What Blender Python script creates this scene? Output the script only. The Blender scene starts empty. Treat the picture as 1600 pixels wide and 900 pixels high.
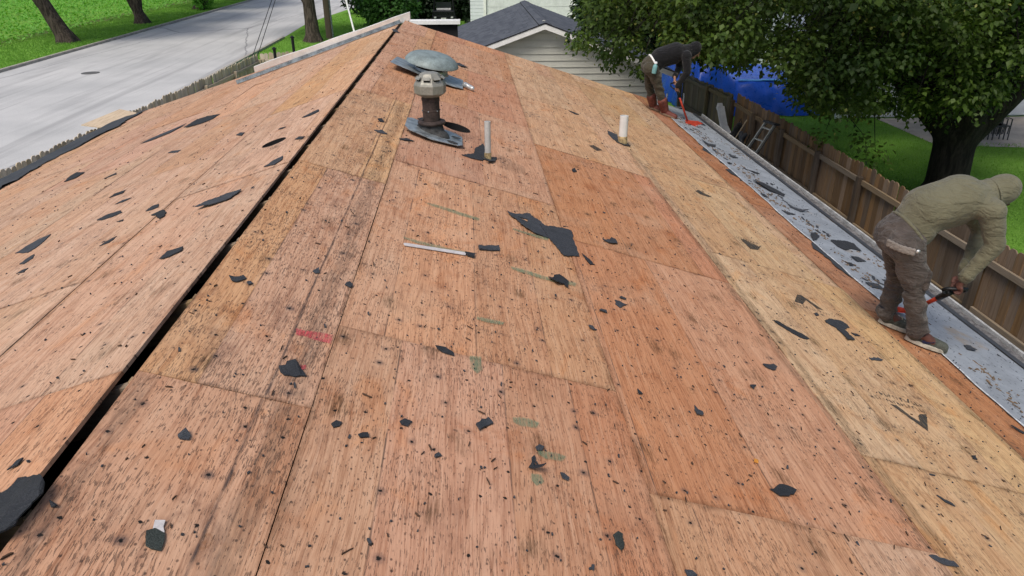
import bpy, bmesh, math, random
import numpy as np
from mathutils import Vector, Matrix

random.seed(7)
rng = np.random.default_rng(11)
R = math.radians
scene = bpy.context.scene
col = scene.collection

# ------------------------------------------------------------------ camera, sky, sun, exposure
GROUND = 0.0
APEX = 4.15                                    # height of the ridge line above the ground
cam_d = bpy.data.cameras.new('camera')
cam = bpy.data.objects.new('camera', cam_d)
col.objects.link(cam)
cam.location = (1.093, 0.0, APEX + 1.244)
cam.rotation_euler = (R(90 - 26.045), 0, R(-3.262))
cam_d.sensor_width = 36
cam_d.lens = 25.085
cam_d.clip_start = 0.05
cam_d.clip_end = 900
scene.camera = cam

SUN_EL, SUN_AZ = 57, -152                       # degrees; azimuth measured from +Y towards +X
world = bpy.data.worlds.new('World')
scene.world = world
world.use_nodes = True
wn = world.node_tree
sky = wn.nodes.new('ShaderNodeTexSky')
sky.sky_type = 'NISHITA'
sky.sun_disc = False
sky.sun_elevation = R(SUN_EL)
sky.sun_rotation = R(SUN_AZ)
sky.air_density = 1.0
sky.dust_density = 3.5
sky.ozone_density = 1.0
wn.nodes['Background'].inputs['Strength'].default_value = 0.09
wn.links.new(sky.outputs['Color'], wn.nodes['Background'].inputs['Color'])

sun_d = bpy.data.lights.new('sun', 'SUN')
sun_d.energy = 1.5
sun_d.angle = R(22)
sun_d.color = (1.0, 0.93, 0.83)
sun = bpy.data.objects.new('sun', sun_d)
col.objects.link(sun)
sd = Vector((math.sin(R(SUN_AZ)) * math.cos(R(SUN_EL)), math.cos(R(SUN_AZ)) * math.cos(R(SUN_EL)), math.sin(R(SUN_EL))))
sun.rotation_euler = sd.to_track_quat('Z', 'Y').to_euler()
sun.location = sd * 60

vs = scene.view_settings
vs.view_transform = 'Standard'
vs.look = 'None'
vs.exposure = 0.62
vs.gamma = 1.0
vs.use_curve_mapping = False

# ------------------------------------------------------------------ scene helpers
def root_offset(p):
    v = Vector((0, 0, 0))
    while p is not None:
        v += p.location
        p = p.parent
    return v

def tag(o, label=None, cat=None, group=None, kind=None):
    if label: o['label'] = label
    if cat: o['category'] = cat
    if group: o['group'] = group
    if kind: o['kind'] = kind
    return o

def thing(name, loc, label, cat, group=None):
    o = bpy.data.objects.new(name, None)
    col.objects.link(o)
    o.location = loc
    o.empty_display_size = 0.2
    return tag(o, label, cat, group)

def link_mesh(name, me, mat, parent=None, loc=None):
    o = bpy.data.objects.new(name, me)
    col.objects.link(o)
    if mat is not None and len(me.materials) == 0:
        me.materials.append(mat)
    if parent is not None:
        o.parent = parent
        if loc is not None:
            o.location = Vector(loc) - root_offset(parent)
    elif loc is not None:
        o.location = loc
    return o

def mesh(name, verts, faces, smooth=False):
    me = bpy.data.meshes.new(name)
    me.from_pydata([tuple(v) for v in verts], [], [tuple(f) for f in faces])
    me.validate()
    me.update()
    if smooth:
        me.polygons.foreach_set('use_smooth', [True] * len(me.polygons))
    return me

def obj(name, verts, faces, mat, parent=None, smooth=False, origin=None):
    """One mesh object; verts are world coordinates."""
    if parent is not None:
        off = root_offset(parent)
        verts = [Vector(v) - off for v in verts]
        return link_mesh(name, mesh(name, verts, faces, smooth), mat, parent)
    if origin is None:
        xs = np.array([tuple(v) for v in verts])
        origin = Vector(((xs[:, 0].min() + xs[:, 0].max()) / 2, (xs[:, 1].min() + xs[:, 1].max()) / 2, xs[:, 2].min()))
    verts = [Vector(v) - Vector(origin) for v in verts]
    return link_mesh(name, mesh(name, verts, faces, smooth), mat, None, origin)

class MB:
    """Collects boxes, tubes, lathes and prisms for ONE part."""
    def __init__(self):
        self.v, self.f = [], []
    def add(self, vs_, fs_):
        n = len(self.v)
        self.v += [Vector(v) for v in vs_]
        self.f += [tuple(i + n for i in f) for f in fs_]
        return self
    def box(self, c, size, M=None):
        sx, sy, sz = (s / 2 for s in size)
        vs_ = [Vector((x, y, z)) for x in (-sx, sx) for y in (-sy, sy) for z in (-sz, sz)]
        if M is not None:
            vs_ = [M @ v for v in vs_]
        c = Vector(c)
        return self.add([v + c for v in vs_], [(0, 1, 3, 2), (4, 6, 7, 5), (0, 4, 5, 1), (2, 3, 7, 6), (0, 2, 6, 4), (1, 5, 7, 3)])
    def tube(self, pts, rad, n=8, cap=True):
        pts = [Vector(p) for p in pts]
        if not isinstance(rad, (list, tuple)):
            rad = [rad] * len(pts)
        rings = []
        ref = None
        for i, p in enumerate(pts):
            d = (pts[min(i + 1, len(pts) - 1)] - pts[max(i - 1, 0)]).normalized()
            if ref is None:
                ref = Vector((0, 0, 1)) if abs(d.z) < .9 else Vector((1, 0, 0))
            a = d.cross(ref).normalized()
            b = d.cross(a).normalized()
            ref = a.cross(d) if False else ref
            rings.append([p + (a * math.cos(2 * math.pi * k / n) + b * math.sin(2 * math.pi * k / n)) * rad[i] for k in range(n)])
        vs_ = [v for r in rings for v in r]
        fs_ = []
        for i in range(len(pts) - 1):
            for k in range(n):
                fs_.append((i * n + k, i * n + (k + 1) % n, (i + 1) * n + (k + 1) % n, (i + 1) * n + k))
        if cap:
            fs_.append(tuple(range(n - 1, -1, -1)))
            fs_.append(tuple((len(pts) - 1) * n + k for k in range(n)))
        return self.add(vs_, fs_)
    def lathe(self, prof, n=24, c=(0, 0, 0), M=None, cap=True, a0=0.0):
        c = Vector(c)
        vs_ = []
        for r_, z in prof:
            for k in range(n):
                a = a0 + 2 * math.pi * k / n
                v = Vector((r_ * math.cos(a), r_ * math.sin(a), z))
                if M is not None:
                    v = M @ v
                vs_.append(v + c)
        fs_ = []
        for i in range(len(prof) - 1):
            for k in range(n):
                fs_.append((i * n + k, i * n + (k + 1) % n, (i + 1) * n + (k + 1) % n, (i + 1) * n + k))
        if cap:
            fs_.append(tuple(range(n - 1, -1, -1)))
            fs_.append(tuple((len(prof) - 1) * n + k for k in range(n)))
        return self.add(vs_, fs_)
    def prism(self, poly, depth):
        """poly: list of 3D points, depth: extrusion vector"""
        n = len(poly)
        d = Vector(depth)
        vs_ = [Vector(p) for p in poly] + [Vector(p) + d for p in poly]
        fs_ = [tuple(range(n - 1, -1, -1)), tuple(range(n, 2 * n))]
        for k in range(n):
            fs_.append((k, (k + 1) % n, n + (k + 1) % n, n + k))
        return self.add(vs_, fs_)
    def build(self, name, mat, parent=None, smooth=False, origin=None):
        return obj(name, self.v, self.f, mat, parent, smooth, origin)

def soft(o, w=0.004, seg=2):
    m = o.modifiers.new('bevel', 'BEVEL')
    m.width = w
    m.segments = seg
    m.limit_method = 'ANGLE'
    m.angle_limit = R(40)
    return o

def auto_smooth(o, deg=35):
    me = o.data
    bm = bmesh.new()
    bm.from_mesh(me)
    for e in bm.edges:
        if len(e.link_faces) == 2 and e.calc_face_angle(0) > R(deg):
            e.smooth = False
    for f in bm.faces:
        f.smooth = True
    bm.to_mesh(me)
    bm.free()
    return o

def remeshed(verts, faces, voxel, smooth_it=6, factor=.5):
    """Fuse overlapping closed shapes into one continuous surface (voxel remesh), returns verts, faces."""
    me = mesh('tmp', verts, faces)
    o = bpy.data.objects.new('tmp', me)
    col.objects.link(o)
    m = o.modifiers.new('r', 'REMESH')
    m.mode = 'VOXEL'
    m.voxel_size = voxel
    m.adaptivity = 0
    if smooth_it:
        s = o.modifiers.new('s', 'SMOOTH')
        s.factor = factor
        s.iterations = smooth_it
    dg = bpy.context.evaluated_depsgraph_get()
    dg.update()
    ev = o.evaluated_get(dg)
    m2 = ev.to_mesh()
    n = len(m2.vertices)
    co = np.empty(n * 3)
    m2.vertices.foreach_get('co', co)
    fs_ = [tuple(p.vertices) for p in m2.polygons]
    ev.to_mesh_clear()
    bpy.data.objects.remove(o)
    bpy.data.meshes.remove(me)
    return co.reshape(-1, 3), fs_

_ico = None
def ico():
    global _ico
    if _ico is None:
        bm = bmesh.new()
        bmesh.ops.create_icosphere(bm, subdivisions=3, radius=1)
        _ico = (np.array([tuple(v.co) for v in bm.verts]), [tuple(v.index for v in f.verts) for f in bm.faces])
        bm.free()
    return _ico

class Blob:
    """Capsules and ellipsoids to be fused."""
    def __init__(self):
        self.v, self.f = [], []
        self.n = 0
    def _add(self, v, f):
        self.v.append(v)
        self.f += [tuple(i + self.n for i in t) for t in f]
        self.n += len(v)
    def ball(self, c, r, M=None):
        v, f = ico()
        v = v * np.array(r if isinstance(r, (tuple, list)) else (r, r, r))
        if M is not None:
            v = v @ np.array(M.to_3x3()).T
        self._add(v + np.array(c), f)
        return self
    def cap(self, p0, r0, p1, r1, flat=1.0, side=None):
        """tapered capsule; flat squeezes it along the vector side"""
        p0, p1 = np.array(p0, float), np.array(p1, float)
        d = p1 - p0
        L = np.linalg.norm(d)
        d = d / max(L, 1e-9)
        v, f = ico()
        ref = np.array(side, float) if side is not None else np.array((0.3, 1, 0.2))
        a = ref - d * (ref @ d)
        a /= np.linalg.norm(a)
        b = np.cross(d, a)
        t = v[:, 2]
        k = (t > 0)
        rr = np.where(k, r1, r0)
        base = np.where(k[:, None], p1, p0)
        w = base + (v[:, 0] * rr * flat)[:, None] * a + (v[:, 1] * rr)[:, None] * b + (t * rr)[:, None] * d
        self._add(w, f)
        return self
    def chain(self, pts, rs, **kw):
        for i in range(len(pts) - 1):
            self.cap(pts[i], rs[i], pts[i + 1], rs[i + 1], **kw)
        return self
    def fuse(self, voxel, it=6, factor=.5):
        return remeshed(np.concatenate(self.v), self.f, voxel, it, factor)

# ------------------------------------------------------------------ material helpers
class NT:
    def __init__(self, name, rough=.8):
        self.m = bpy.data.materials.new(name)
        self.m.use_nodes = True
        self.t = self.m.node_tree
        self.b = self.t.nodes['Principled BSDF']
        self.b.inputs['Roughness'].default_value = rough
        self.b.inputs['Specular IOR Level'].default_value = .3
    def n(self, typ, **kw):
        nd = self.t.nodes.new(typ)
        for k, v in kw.items():
            if k in nd.bl_rna.properties and not k[0].isupper():
                setattr(nd, k, v)
        return nd
    def set(self, sock, v):
        if hasattr(v, 'is_output') or isinstance(v, bpy.types.NodeSocket):
            self.t.links.new(v, sock)
        else:
            sock.default_value = v
    def math(self, op, a, b=0.0, c=None, clamp=False):
        nd = self.n('ShaderNodeMath', operation=op, use_clamp=clamp)
        self.set(nd.inputs[0], a)
        self.set(nd.inputs[1], b)
        if c is not None:
            self.set(nd.inputs[2], c)
        return nd.outputs[0]
    def noise(self, vec, scale=5, detail=2, rough=.5, dist=0.0, dim='3D'):
        nd = self.n('ShaderNodeTexNoise', noise_dimensions=dim)
        if vec is not None:
            self.set(nd.inputs['Vector'], vec)
        self.set(nd.inputs['Scale'], scale)
        nd.inputs['Detail'].default_value = detail
        nd.inputs['Roughness'].default_value = rough
        nd.inputs['Distortion'].default_value = dist
        return nd.outputs['Fac']
    def vor(self, vec, scale=5, feature='F1', rand=1.0, dim='3D'):
        nd = self.n('ShaderNodeTexVoronoi', voronoi_dimensions=dim, feature=feature)
        if dim == '1D':
            self.set(nd.inputs['W'], vec)
        else:
            self.set(nd.inputs['Vector'], vec)
        self.set(nd.inputs['Scale'], scale)
        nd.inputs['Randomness'].default_value = rand
        return nd
    def ramp(self, fac, lo, hi, a=0.0, b=1.0):
        nd = self.n('ShaderNodeMapRange', interpolation_type='SMOOTHSTEP')
        self.set(nd.inputs['Value'], fac)
        nd.inputs['From Min'].default_value = lo
        nd.inputs['From Max'].default_value = hi
        nd.inputs['To Min'].default_value = a
        nd.inputs['To Max'].default_value = b
        return nd.outputs['Result']
    def mix(self, fac, a, b, mode='MIX'):
        nd = self.n('ShaderNodeMix', data_type='RGBA', blend_type=mode)
        self.set(nd.inputs[0], fac)
        for s, v in ((nd.inputs[6], a), (nd.inputs[7], b)):
            if isinstance(v, (tuple, list)):
                v = tuple(v) + (1.0,) * (4 - len(v))
            self.set(s, v)
        return nd.outputs[2]
    def coord(self, which='Object'):
        return self.n('ShaderNodeTexCoord').outputs[which]
    def scale(self, vec, s):
        nd = self.n('ShaderNodeMapping')
        self.set(nd.inputs['Vector'], vec)
        nd.inputs['Scale'].default_value = s
        return nd.outputs['Vector']
    def vadd(self, a, b):
        nd = self.n('ShaderNodeVectorMath', operation='ADD')
        self.set(nd.inputs[0], a)
        self.set(nd.inputs[1], b)
        return nd.outputs[0]
    def sep(self, v):
        nd = self.n('ShaderNodeSeparateXYZ')
        self.set(nd.inputs[0], v)
        return nd.outputs
    def comb(self, x, y, z):
        nd = self.n('ShaderNodeCombineXYZ')
        for i, v in enumerate((x, y, z)):
            self.set(nd.inputs[i], v)
        return nd.outputs[0]
    def info(self):
        return self.n('ShaderNodeObjectInfo').outputs
    def hsv(self, c, h=.5, s=1.0, v=1.0):
        nd = self.n('ShaderNodeHueSaturation')
        self.set(nd.inputs['Hue'], h)
        self.set(nd.inputs['Saturation'], s)
        self.set(nd.inputs['Value'], v)
        self.set(nd.inputs['Color'], c)
        return nd.outputs[0]
    def col(self, c):
        if isinstance(c, (tuple, list)):
            c = tuple(c) + (1.0,) * (4 - len(c))
        self.set(self.b.inputs['Base Color'], c)
        return self
    def rough(self, v):
        self.set(self.b.inputs['Roughness'], v)
        return self
    def bump(self, h, strength=.3, dist=.01):
        nd = self.n('ShaderNodeBump')
        nd.inputs['Strength'].default_value = strength
        nd.inputs['Distance'].default_value = dist
        self.set(nd.inputs['Height'], h)
        self.t.links.new(nd.outputs[0], self.b.inputs['Normal'])
        return self

def simple(name, c, rough=.7, var=.15, scale=6, metal=0.0, bump=.0, bscale=40):
    """Base colour with mottled wear and optional fine relief."""
    k = NT(name, rough)
    co = k.coord()
    n1 = k.noise(co, scale, 4, .6)
    n2 = k.noise(co, scale * 7, 3, .6)
    f = k.math('ADD', k.math('MULTIPLY', n1, .6), k.math('MULTIPLY', n2, .4))
    dark = tuple(x * (1 - var * 1.6) for x in c[:3])
    lite = tuple(min(1, x * (1 + var)) for x in c[:3])
    k.col(k.mix(k.ramp(f, .3, .7), dark, lite))
    k.rough(k.ramp(n2, .3, .7, max(0, rough - .12), min(1, rough + .1)))
    k.b.inputs['Metallic'].default_value = metal
    if bump:
        k.bump(k.noise(co, bscale, 4, .6), bump, .01)
    return k.m
# ------------------------------------------------------------------ materials
def plywood_material():
    k = NT('weathered_plywood', .82)
    inf = k.info()
    tint, rnd, wea = inf['Color'], inf['Random'], inf['Alpha']
    co = k.vadd(k.coord(), k.comb(k.math('MULTIPLY', rnd, 37.0), k.math('MULTIPLY', rnd, 91.0), 0.0))
    s = k.sep(co)
    # slow waviness of the grain
    wob = k.math('MULTIPLY', k.math('SUBTRACT', k.noise(k.scale(co, (2.0, .8, 1)), 1.0, 2), .5), .10)
    xw = k.math('ADD', s[0], wob)
    # face veneer strips, butted along the grain
    v1 = k.vor(s[0], 2.0, dim='1D')
    strip = k.sep(v1.outputs['Color'])
    edge = k.vor(s[0], 2.0, 'DISTANCE_TO_EDGE', dim='1D').outputs['Distance']
    c = k.hsv(tint, k.ramp(strip[1], 0, 1, .496, .505), k.ramp(strip[2], 0, 1, .90, 1.05), k.ramp(strip[0], 0, 1, .93, 1.05))
    # broad cathedral figure and fine grain
    g1 = k.noise(k.comb(k.math('MULTIPLY', xw, 16.0), k.math('MULTIPLY', s[1], .9), 0.0), 1.0, 4, .6, 1.2)
    g2 = k.noise(k.comb(k.math('MULTIPLY', xw, 170.0), k.math('MULTIPLY', s[1], 5.0), 0.0), 1.0, 3, .65)
    g3 = k.noise(k.comb(k.math('MULTIPLY', xw, 60.0), k.math('MULTIPLY', s[1], 2.2), 3.0), 1.0, 3, .6)
    c = k.mix(k.ramp(g1, .35, .68, 0.0, .5), c, k.mix(1.0, c, (.76, .64, .57), 'MULTIPLY'))
    c = k.mix(k.ramp(g3, .48, .70, 0.0, .62), c, k.mix(1.0, c, (.62, .53, .48), 'MULTIPLY'))
    c = k.mix(k.ramp(g3, .30, .46, .38, 0.0), c, k.mix(.5, c, (.66, .47, .34)))
    c = k.mix(k.ramp(g2, .46, .68, 0.0, .72), c, k.mix(1.0, c, (.58, .48, .42), 'MULTIPLY'))
    # blotches: pale bleached, brown resin, grey mould
    b1 = k.noise(co, 1.7, 4, .62)
    b2 = k.noise(k.vadd(co, (11.3, 4.1, 0)), 3.1, 5, .7, .6)
    c = k.mix(k.ramp(b1, .48, .72, 0, .38), c, k.mix(.5, c, (.60, .45, .32)))
    c = k.mix(k.ramp(b2, .54, .72, 0, .6), c, k.mix(1.0, c, (.78, .60, .47), 'MULTIPLY'))
    b3 = k.noise(k.scale(k.vadd(co, (3.3, 40.1, 0)), (1.0, .35, 1)), 4.2, 6, .75)
    b4 = k.noise(k.scale(k.vadd(co, (9.3, 1.1, 0)), (1.0, .45, 1)), 16, 5, .75)
    mould = k.math('MULTIPLY', k.ramp(k.math('ADD', k.math('MULTIPLY', b3, .6), k.math('MULTIPLY', b4, .4)), .50, .64), k.ramp(wea, 0, 1, .10, .75))
    c = k.mix(mould, c, k.mix(1.0, c, (.46, .40, .40), 'MULTIPLY'))
    # dark checks and torn fibres, long along the grain
    dens = k.noise(co, 2.6, 4, .65)
    f1 = k.noise(k.comb(k.math('MULTIPLY', xw, 240.0), k.math('MULTIPLY', s[1], 30.0), 7.0), 1.0, 2, .5)
    f2 = k.noise(k.comb(k.math('MULTIPLY', xw, 105.0), k.math('MULTIPLY', s[1], 17.0), 2.0), 1.0, 3, .6)
    thr = k.math('SUBTRACT', .650, k.math('ADD', k.math('MULTIPLY', k.math('SUBTRACT', dens, .5), .36), k.math('MULTIPLY', wea, .085)))
    fleck = k.ramp(k.math('SUBTRACT', f1, thr), 0.0, .06)
    fleck2 = k.ramp(k.math('SUBTRACT', f2, k.math('ADD', thr, .022)), 0.0, .05)
    fl = k.math('MAXIMUM', k.math('MULTIPLY', fleck, .62), k.math('MULTIPLY', fleck2, .56))
    c = k.mix(fl, c, (.072, .044, .032))
    # old nail holes with black iron stain around them
    vn = k.vor(k.scale(co, (1, 1, 0)), 7.5, dim='2D')
    vcol = k.sep(vn.outputs['Color'])
    keep = k.ramp(vcol[0], .36, .40)
    d = k.math('ADD', vn.outputs['Distance'], k.math('MULTIPLY', k.math('SUBTRACT', k.noise(co, 110, 3, .7), .5), .13))
    hole = k.math('MULTIPLY', k.ramp(d, .030, .055, 1, 0), keep)
    halo = k.math('MULTIPLY', k.ramp(d, .03, .21, 1, 0), k.math('MULTIPLY', k.ramp(vcol[1], .35, 1.0, .0, .85), k.ramp(wea, 0, 1, .3, 1)))
    c = k.mix(k.math('MULTIPLY', halo, keep), c, (.050, .044, .050))
    c = k.mix(hole, c, (.012, .010, .009))
    # larger patches of dark olive mould
    vm = k.vor(k.scale(k.vadd(co, (6.6, 3.9, 0)), (1.3, .8, 0)), 2.7, dim='2D')
    md = k.math('ADD', vm.outputs['Distance'], k.math('MULTIPLY', k.math('SUBTRACT', b4, .5), .55))
    mk = k.math('MULTIPLY', k.math('MULTIPLY', k.ramp(md, .02, .20, 1, 0), k.ramp(k.math('ADD', k.math('MULTIPLY', g2, .5), k.math('MULTIPLY', f2, .5)), .40, .56, .15, 1.0)), k.ramp(k.sep(vm.outputs['Color'])[1], .55, .8, 0, .8))
    c = k.mix(mk, c, k.mix(1.0, c, (.30, .29, .24), 'MULTIPLY'))
    # orange resin bloom
    b5 = k.noise(k.scale(k.vadd(co, (21.3, 14.1, 0)), (1, .6, 1)), 3.6, 4, .6, .8)
    c = k.mix(k.ramp(b5, .56, .72, 0, .45), c, k.mix(1.0, c, (1.05, .78, .50), 'MULTIPLY'))
    # small pits
    vp = k.vor(k.scale(k.vadd(co, (5.1, 2.7, 0)), (1, .8, 0)), 24, dim='2D')
    pit = k.math('MULTIPLY', k.ramp(vp.outputs['Distance'], .05, .12, 1, 0), k.ramp(k.sep(vp.outputs['Color'])[2], .68, .72))
    c = k.mix(k.math('MULTIPLY', pit, .75), c, (.045, .030, .024))
    # knots with rings
    vk = k.vor(k.scale(k.vadd(co, (1.9, 8.7, 0)), (1.25, .8, 0)), 1.9, dim='2D')
    kd = k.math('ADD', vk.outputs['Distance'], k.math('MULTIPLY', k.math('SUBTRACT', k.noise(co, 14, 3), .5), .06))
    ring = k.math('SINE', k.math('MULTIPLY', kd, 210.0))
    kk = k.math('MULTIPLY', k.ramp(kd, .03, .075, 1, 0), k.ramp(k.sep(vk.outputs['Color'])[0], .55, .57))
    c = k.mix(k.math('MULTIPLY', kk, k.ramp(ring, -.2, 1, .12, .5)), c, (.25, .115, .05))
    # seams between veneer strips; grime where sheets butt
    en = k.noise(k.scale(co, (6, 1.2, 1)), 3.0, 3, .7)
    c = k.mix(k.math('MULTIPLY', k.ramp(edge, .002, .009, .75, 0), k.ramp(en, .38, .62)), c, (.07, .05, .04))
    ge_ = k.sep(k.coord('Generated'))
    dx = k.math('MULTIPLY', k.math('MINIMUM', ge_[0], k.math('SUBTRACT', 1.0, ge_[0])), 1.2)
    dy = k.math('MULTIPLY', k.math('MINIMUM', ge_[1], k.math('SUBTRACT', 1.0, ge_[1])), 2.44)
    dd = k.math('ADD', k.math('MINIMUM', dx, dy), k.math('MULTIPLY', k.math('SUBTRACT', b4, .5), .10))
    c = k.mix(k.math('MULTIPLY', k.ramp(dd, 0.0, .032, .75, 0), k.ramp(k.math('ADD', k.math('MULTIPLY', b3, .5), k.math('MULTIPLY', b4, .5)), .42, .58)), c, k.mix(1.0, c, (.36, .33, .29), 'MULTIPLY'))
    k.col(c)
    k.rough(k.ramp(g1, .3, .7, .74, .92))
    h = k.math('SUBTRACT', k.math('ADD', k.math('MULTIPLY', g2, .45), k.math('MULTIPLY', g3, .45)), k.math('ADD', fl, k.math('MULTIPLY', hole, 1.4)))
    k.bump(h, .7, .003)
    return k.m

def felt_material(name, base, blotch, edge_dark=.5):
    k = NT(name, .75)
    co = k.coord()
    n1 = k.noise(co, 3.2, 5, .65)
    n2 = k.noise(co, 22, 4, .7)
    n3 = k.noise(k.scale(co, (9, 3, 1)), 6, 3, .6)
    c = k.mix(k.ramp(n1, .32, .7), tuple(x * .74 for x in base), base)
    c = k.mix(k.ramp(n2, .55, .72, 0, .55), c, tuple(x * .45 for x in base))
    c = k.mix(k.ramp(n3, .62, .68, 0, .85), c, (.03, .03, .034))
    n4 = k.noise(k.vadd(co, (7, 3, 0)), 2.1, 5, .7)
    c = k.mix(k.ramp(n4, .58, .72, 0, blotch), c, (.27, .21, .15))
    k.col(c)
    k.bump(k.math('ADD', n2, k.math('MULTIPLY', n1, 2)), .4, .008)
    return k.m

def shingle_material(name, base):
    k = NT(name, .9)
    co = k.vadd(k.coord(), k.comb(k.math('MULTIPLY', k.info()['Random'], 40), 0.0, 0.0))
    n1 = k.noise(co, 420, 2, .6)
    n2 = k.noise(co, 14, 3, .6)
    c = k.mix(k.ramp(n1, .4, .66), tuple(x * .55 for x in base), tuple(x * 1.5 for x in base))
    c = k.mix(k.ramp(n2, .4, .75, 0, .5), c, tuple(x * .55 for x in base))
    v = k.ramp(k.info()['Random'], 0, 1, .7, 1.5)
    k.col(k.hsv(c, .5, 1.0, v))
    k.bump(n1, .5, .003)
    return k.m

def board_material(name, base, var=.3, grain_axis=2, rough=.8, weather=.4, green=0.0):
    """sawn boards: grain along one local axis, colour differing from board to board"""
    k = NT(name, rough)
    inf = k.info()
    co = k.vadd(k.coord(), k.comb(k.math('MULTIPLY', inf['Random'], 33), k.math('MULTIPLY', inf['Random'], 17), k.math('MULTIPLY', inf['Random'], 57)))
    sc = [60, 60, 60]
    sc[grain_axis] = 2.2
    g = k.noise(k.scale(co, tuple(sc)), 1.0, 4, .6)
    sc2 = [9, 9, 9]
    sc2[grain_axis] = 1.2
    g2 = k.noise(k.scale(co, tuple(sc2)), 1.0, 3, .6, .8)
    c = k.hsv(tuple(base) + (1.0,), .5, k.ramp(k.math('FRACT', k.math('MULTIPLY', inf['Random'], 7.3)), 0, 1, .75, 1.15), k.ramp(inf['Random'], 0, 1, 1 - var, 1 + var))
    c = k.mix(k.ramp(g, .4, .7, 0, .65), c, k.mix(1.0, c, (.55, .5, .45), 'MULTIPLY'))
    c = k.mix(k.ramp(g2, .5, .72, 0, weather), c, (.16, .15, .135))
    if green:
        c = k.mix(k.ramp(k.noise(co, 1.7, 4), .45, .7, 0, green), c, (.10, .12, .06))
    k.col(c)
    k.bump(g, .4, .003)
    return k.m

def leaf_material(name, dark, light, trans=.3, vary=.5):
    k = NT(name, .55)
    at = k.n('ShaderNodeAttribute', attribute_name='tone')
    tone = at.outputs['Fac']
    n = k.noise(k.coord(), .6, 3, .6)
    f = k.math('ADD', k.math('MULTIPLY', tone, 1 - vary), k.math('MULTIPLY', k.ramp(n, .3, .7), vary))
    c = k.mix(f, dark, light)
    k.col(c)
    k.b.inputs['Specular IOR Level'].default_value = .35
    tr = k.n('ShaderNodeBsdfTranslucent')
    k.set(tr.inputs['Color'], k.hsv(c, .49, 1.1, 1.3))
    mx = k.n('ShaderNodeMixShader')
    mx.inputs[0].default_value = trans
    k.t.links.new(k.b.outputs[0], mx.inputs[1])
    k.t.links.new(tr.outputs[0], mx.inputs[2])
    k.t.links.new(mx.outputs[0], k.t.nodes['Material Output'].inputs['Surface'])
    return k.m

def ground_material(name, a, b, soil, soil_amt, scale=1.0):
    k = NT(name, .95)
    co = k.coord()
    n1 = k.noise(co, .22 * scale, 6, .65)
    n2 = k.noise(co, 1.3 * scale, 5, .7)
    n3 = k.noise(co, 22 * scale, 4, .75)
    c = k.mix(k.ramp(n1, .35, .65), a, b)
    c = k.mix(k.ramp(n3, .35, .7, 0, .6), c, k.mix(1.0, c, (.42, .5, .4), 'MULTIPLY'))
    c = k.mix(k.ramp(n2, .58, .76, 0, soil_amt), c, soil)
    k.col(c)
    k.bump(k.math('ADD', n3, n2), .7, .05)
    k.b.inputs['Specular IOR Level'].default_value = .1
    return k.m

def road_material():
    k = NT('pale_concrete_road', .85)
    co = k.coord()
    s = k.sep(co)
    n1 = k.noise(co, .25, 5, .6)
    n2 = k.noise(k.scale(co, (1.2, .06, 1)), 1.0, 4, .65, .4)     # worn wheel tracks, along the street
    n3 = k.noise(co, 26, 4, .7)
    c = k.mix(k.ramp(n1, .3, .7), (.43, .435, .435), (.54, .54, .535))
    c = k.mix(k.ramp(n2, .46, .70, 0, .5), c, (.25, .25, .255))
    n5 = k.noise(k.scale(co, (4.0, .09, 1)), 1.0, 5, .7, .3)
    c = k.mix(k.ramp(n5, .56, .70, 0, .42), c, (.21, .21, .22))
    c = k.mix(k.ramp(n3, .45, .75, 0, .35), c, (.22, .22, .23))
    cr = k.vor(k.vadd(k.scale(co, (.11, .035, 0)), k.comb(k.math('MULTIPLY', k.noise(co, .6, 4, .7), .05), 0.0, 0.0)), 1.0, 'DISTANCE_TO_EDGE', dim='2D').outputs['Distance']
    c = k.mix(k.ramp(cr, .001, .006, .6, 0), c, (.12, .12, .13))
    k.col(c)
    k.bump(n3, .2, .01)
    return k.m

def bark_material(name, a, b):
    k = NT(name, .95)
    co = k.coord()
    v = k.noise(k.scale(co, (7, 7, 1.3)), 1.6, 5, .7, .6)
    n = k.noise(co, 2.0, 3)
    c = k.mix(k.ramp(v, .38, .66), a, b)
    c = k.mix(k.ramp(n, .5, .75, 0, .4), c, tuple(x * .6 for x in a))
    k.col(c)
    k.bump(v, .9, .06)
    return k.m

def cloth_material(name, base, var=.25, fold=1.0, dirt=None):
    k = NT(name, .95)
    co = k.coord()
    w = k.noise(k.scale(co, (1.0, 1.0, 2.2)), 9, 3, .55, 1.5)
    fine = k.noise(co, 350, 2, .6)
    n = k.noise(co, 5, 4, .65)
    c = k.mix(k.ramp(n, .3, .7), tuple(x * (1 - var) for x in base), tuple(x * (1 + var * .6) for x in base))
    c = k.mix(k.ramp(fine, .4, .7, 0, .25), c, tuple(x * .5 for x in base))
    if dirt:
        c = k.mix(k.ramp(k.noise(co, 8, 5, .7), .52, .68, 0, .6), c, dirt)
    k.col(c)
    k.b.inputs['Sheen Weight'].default_value = .15
    k.bump(k.math('ADD', k.math('MULTIPLY', w, fold), k.math('MULTIPLY', fine, .03)), .75, .03)
    return k.m

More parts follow.
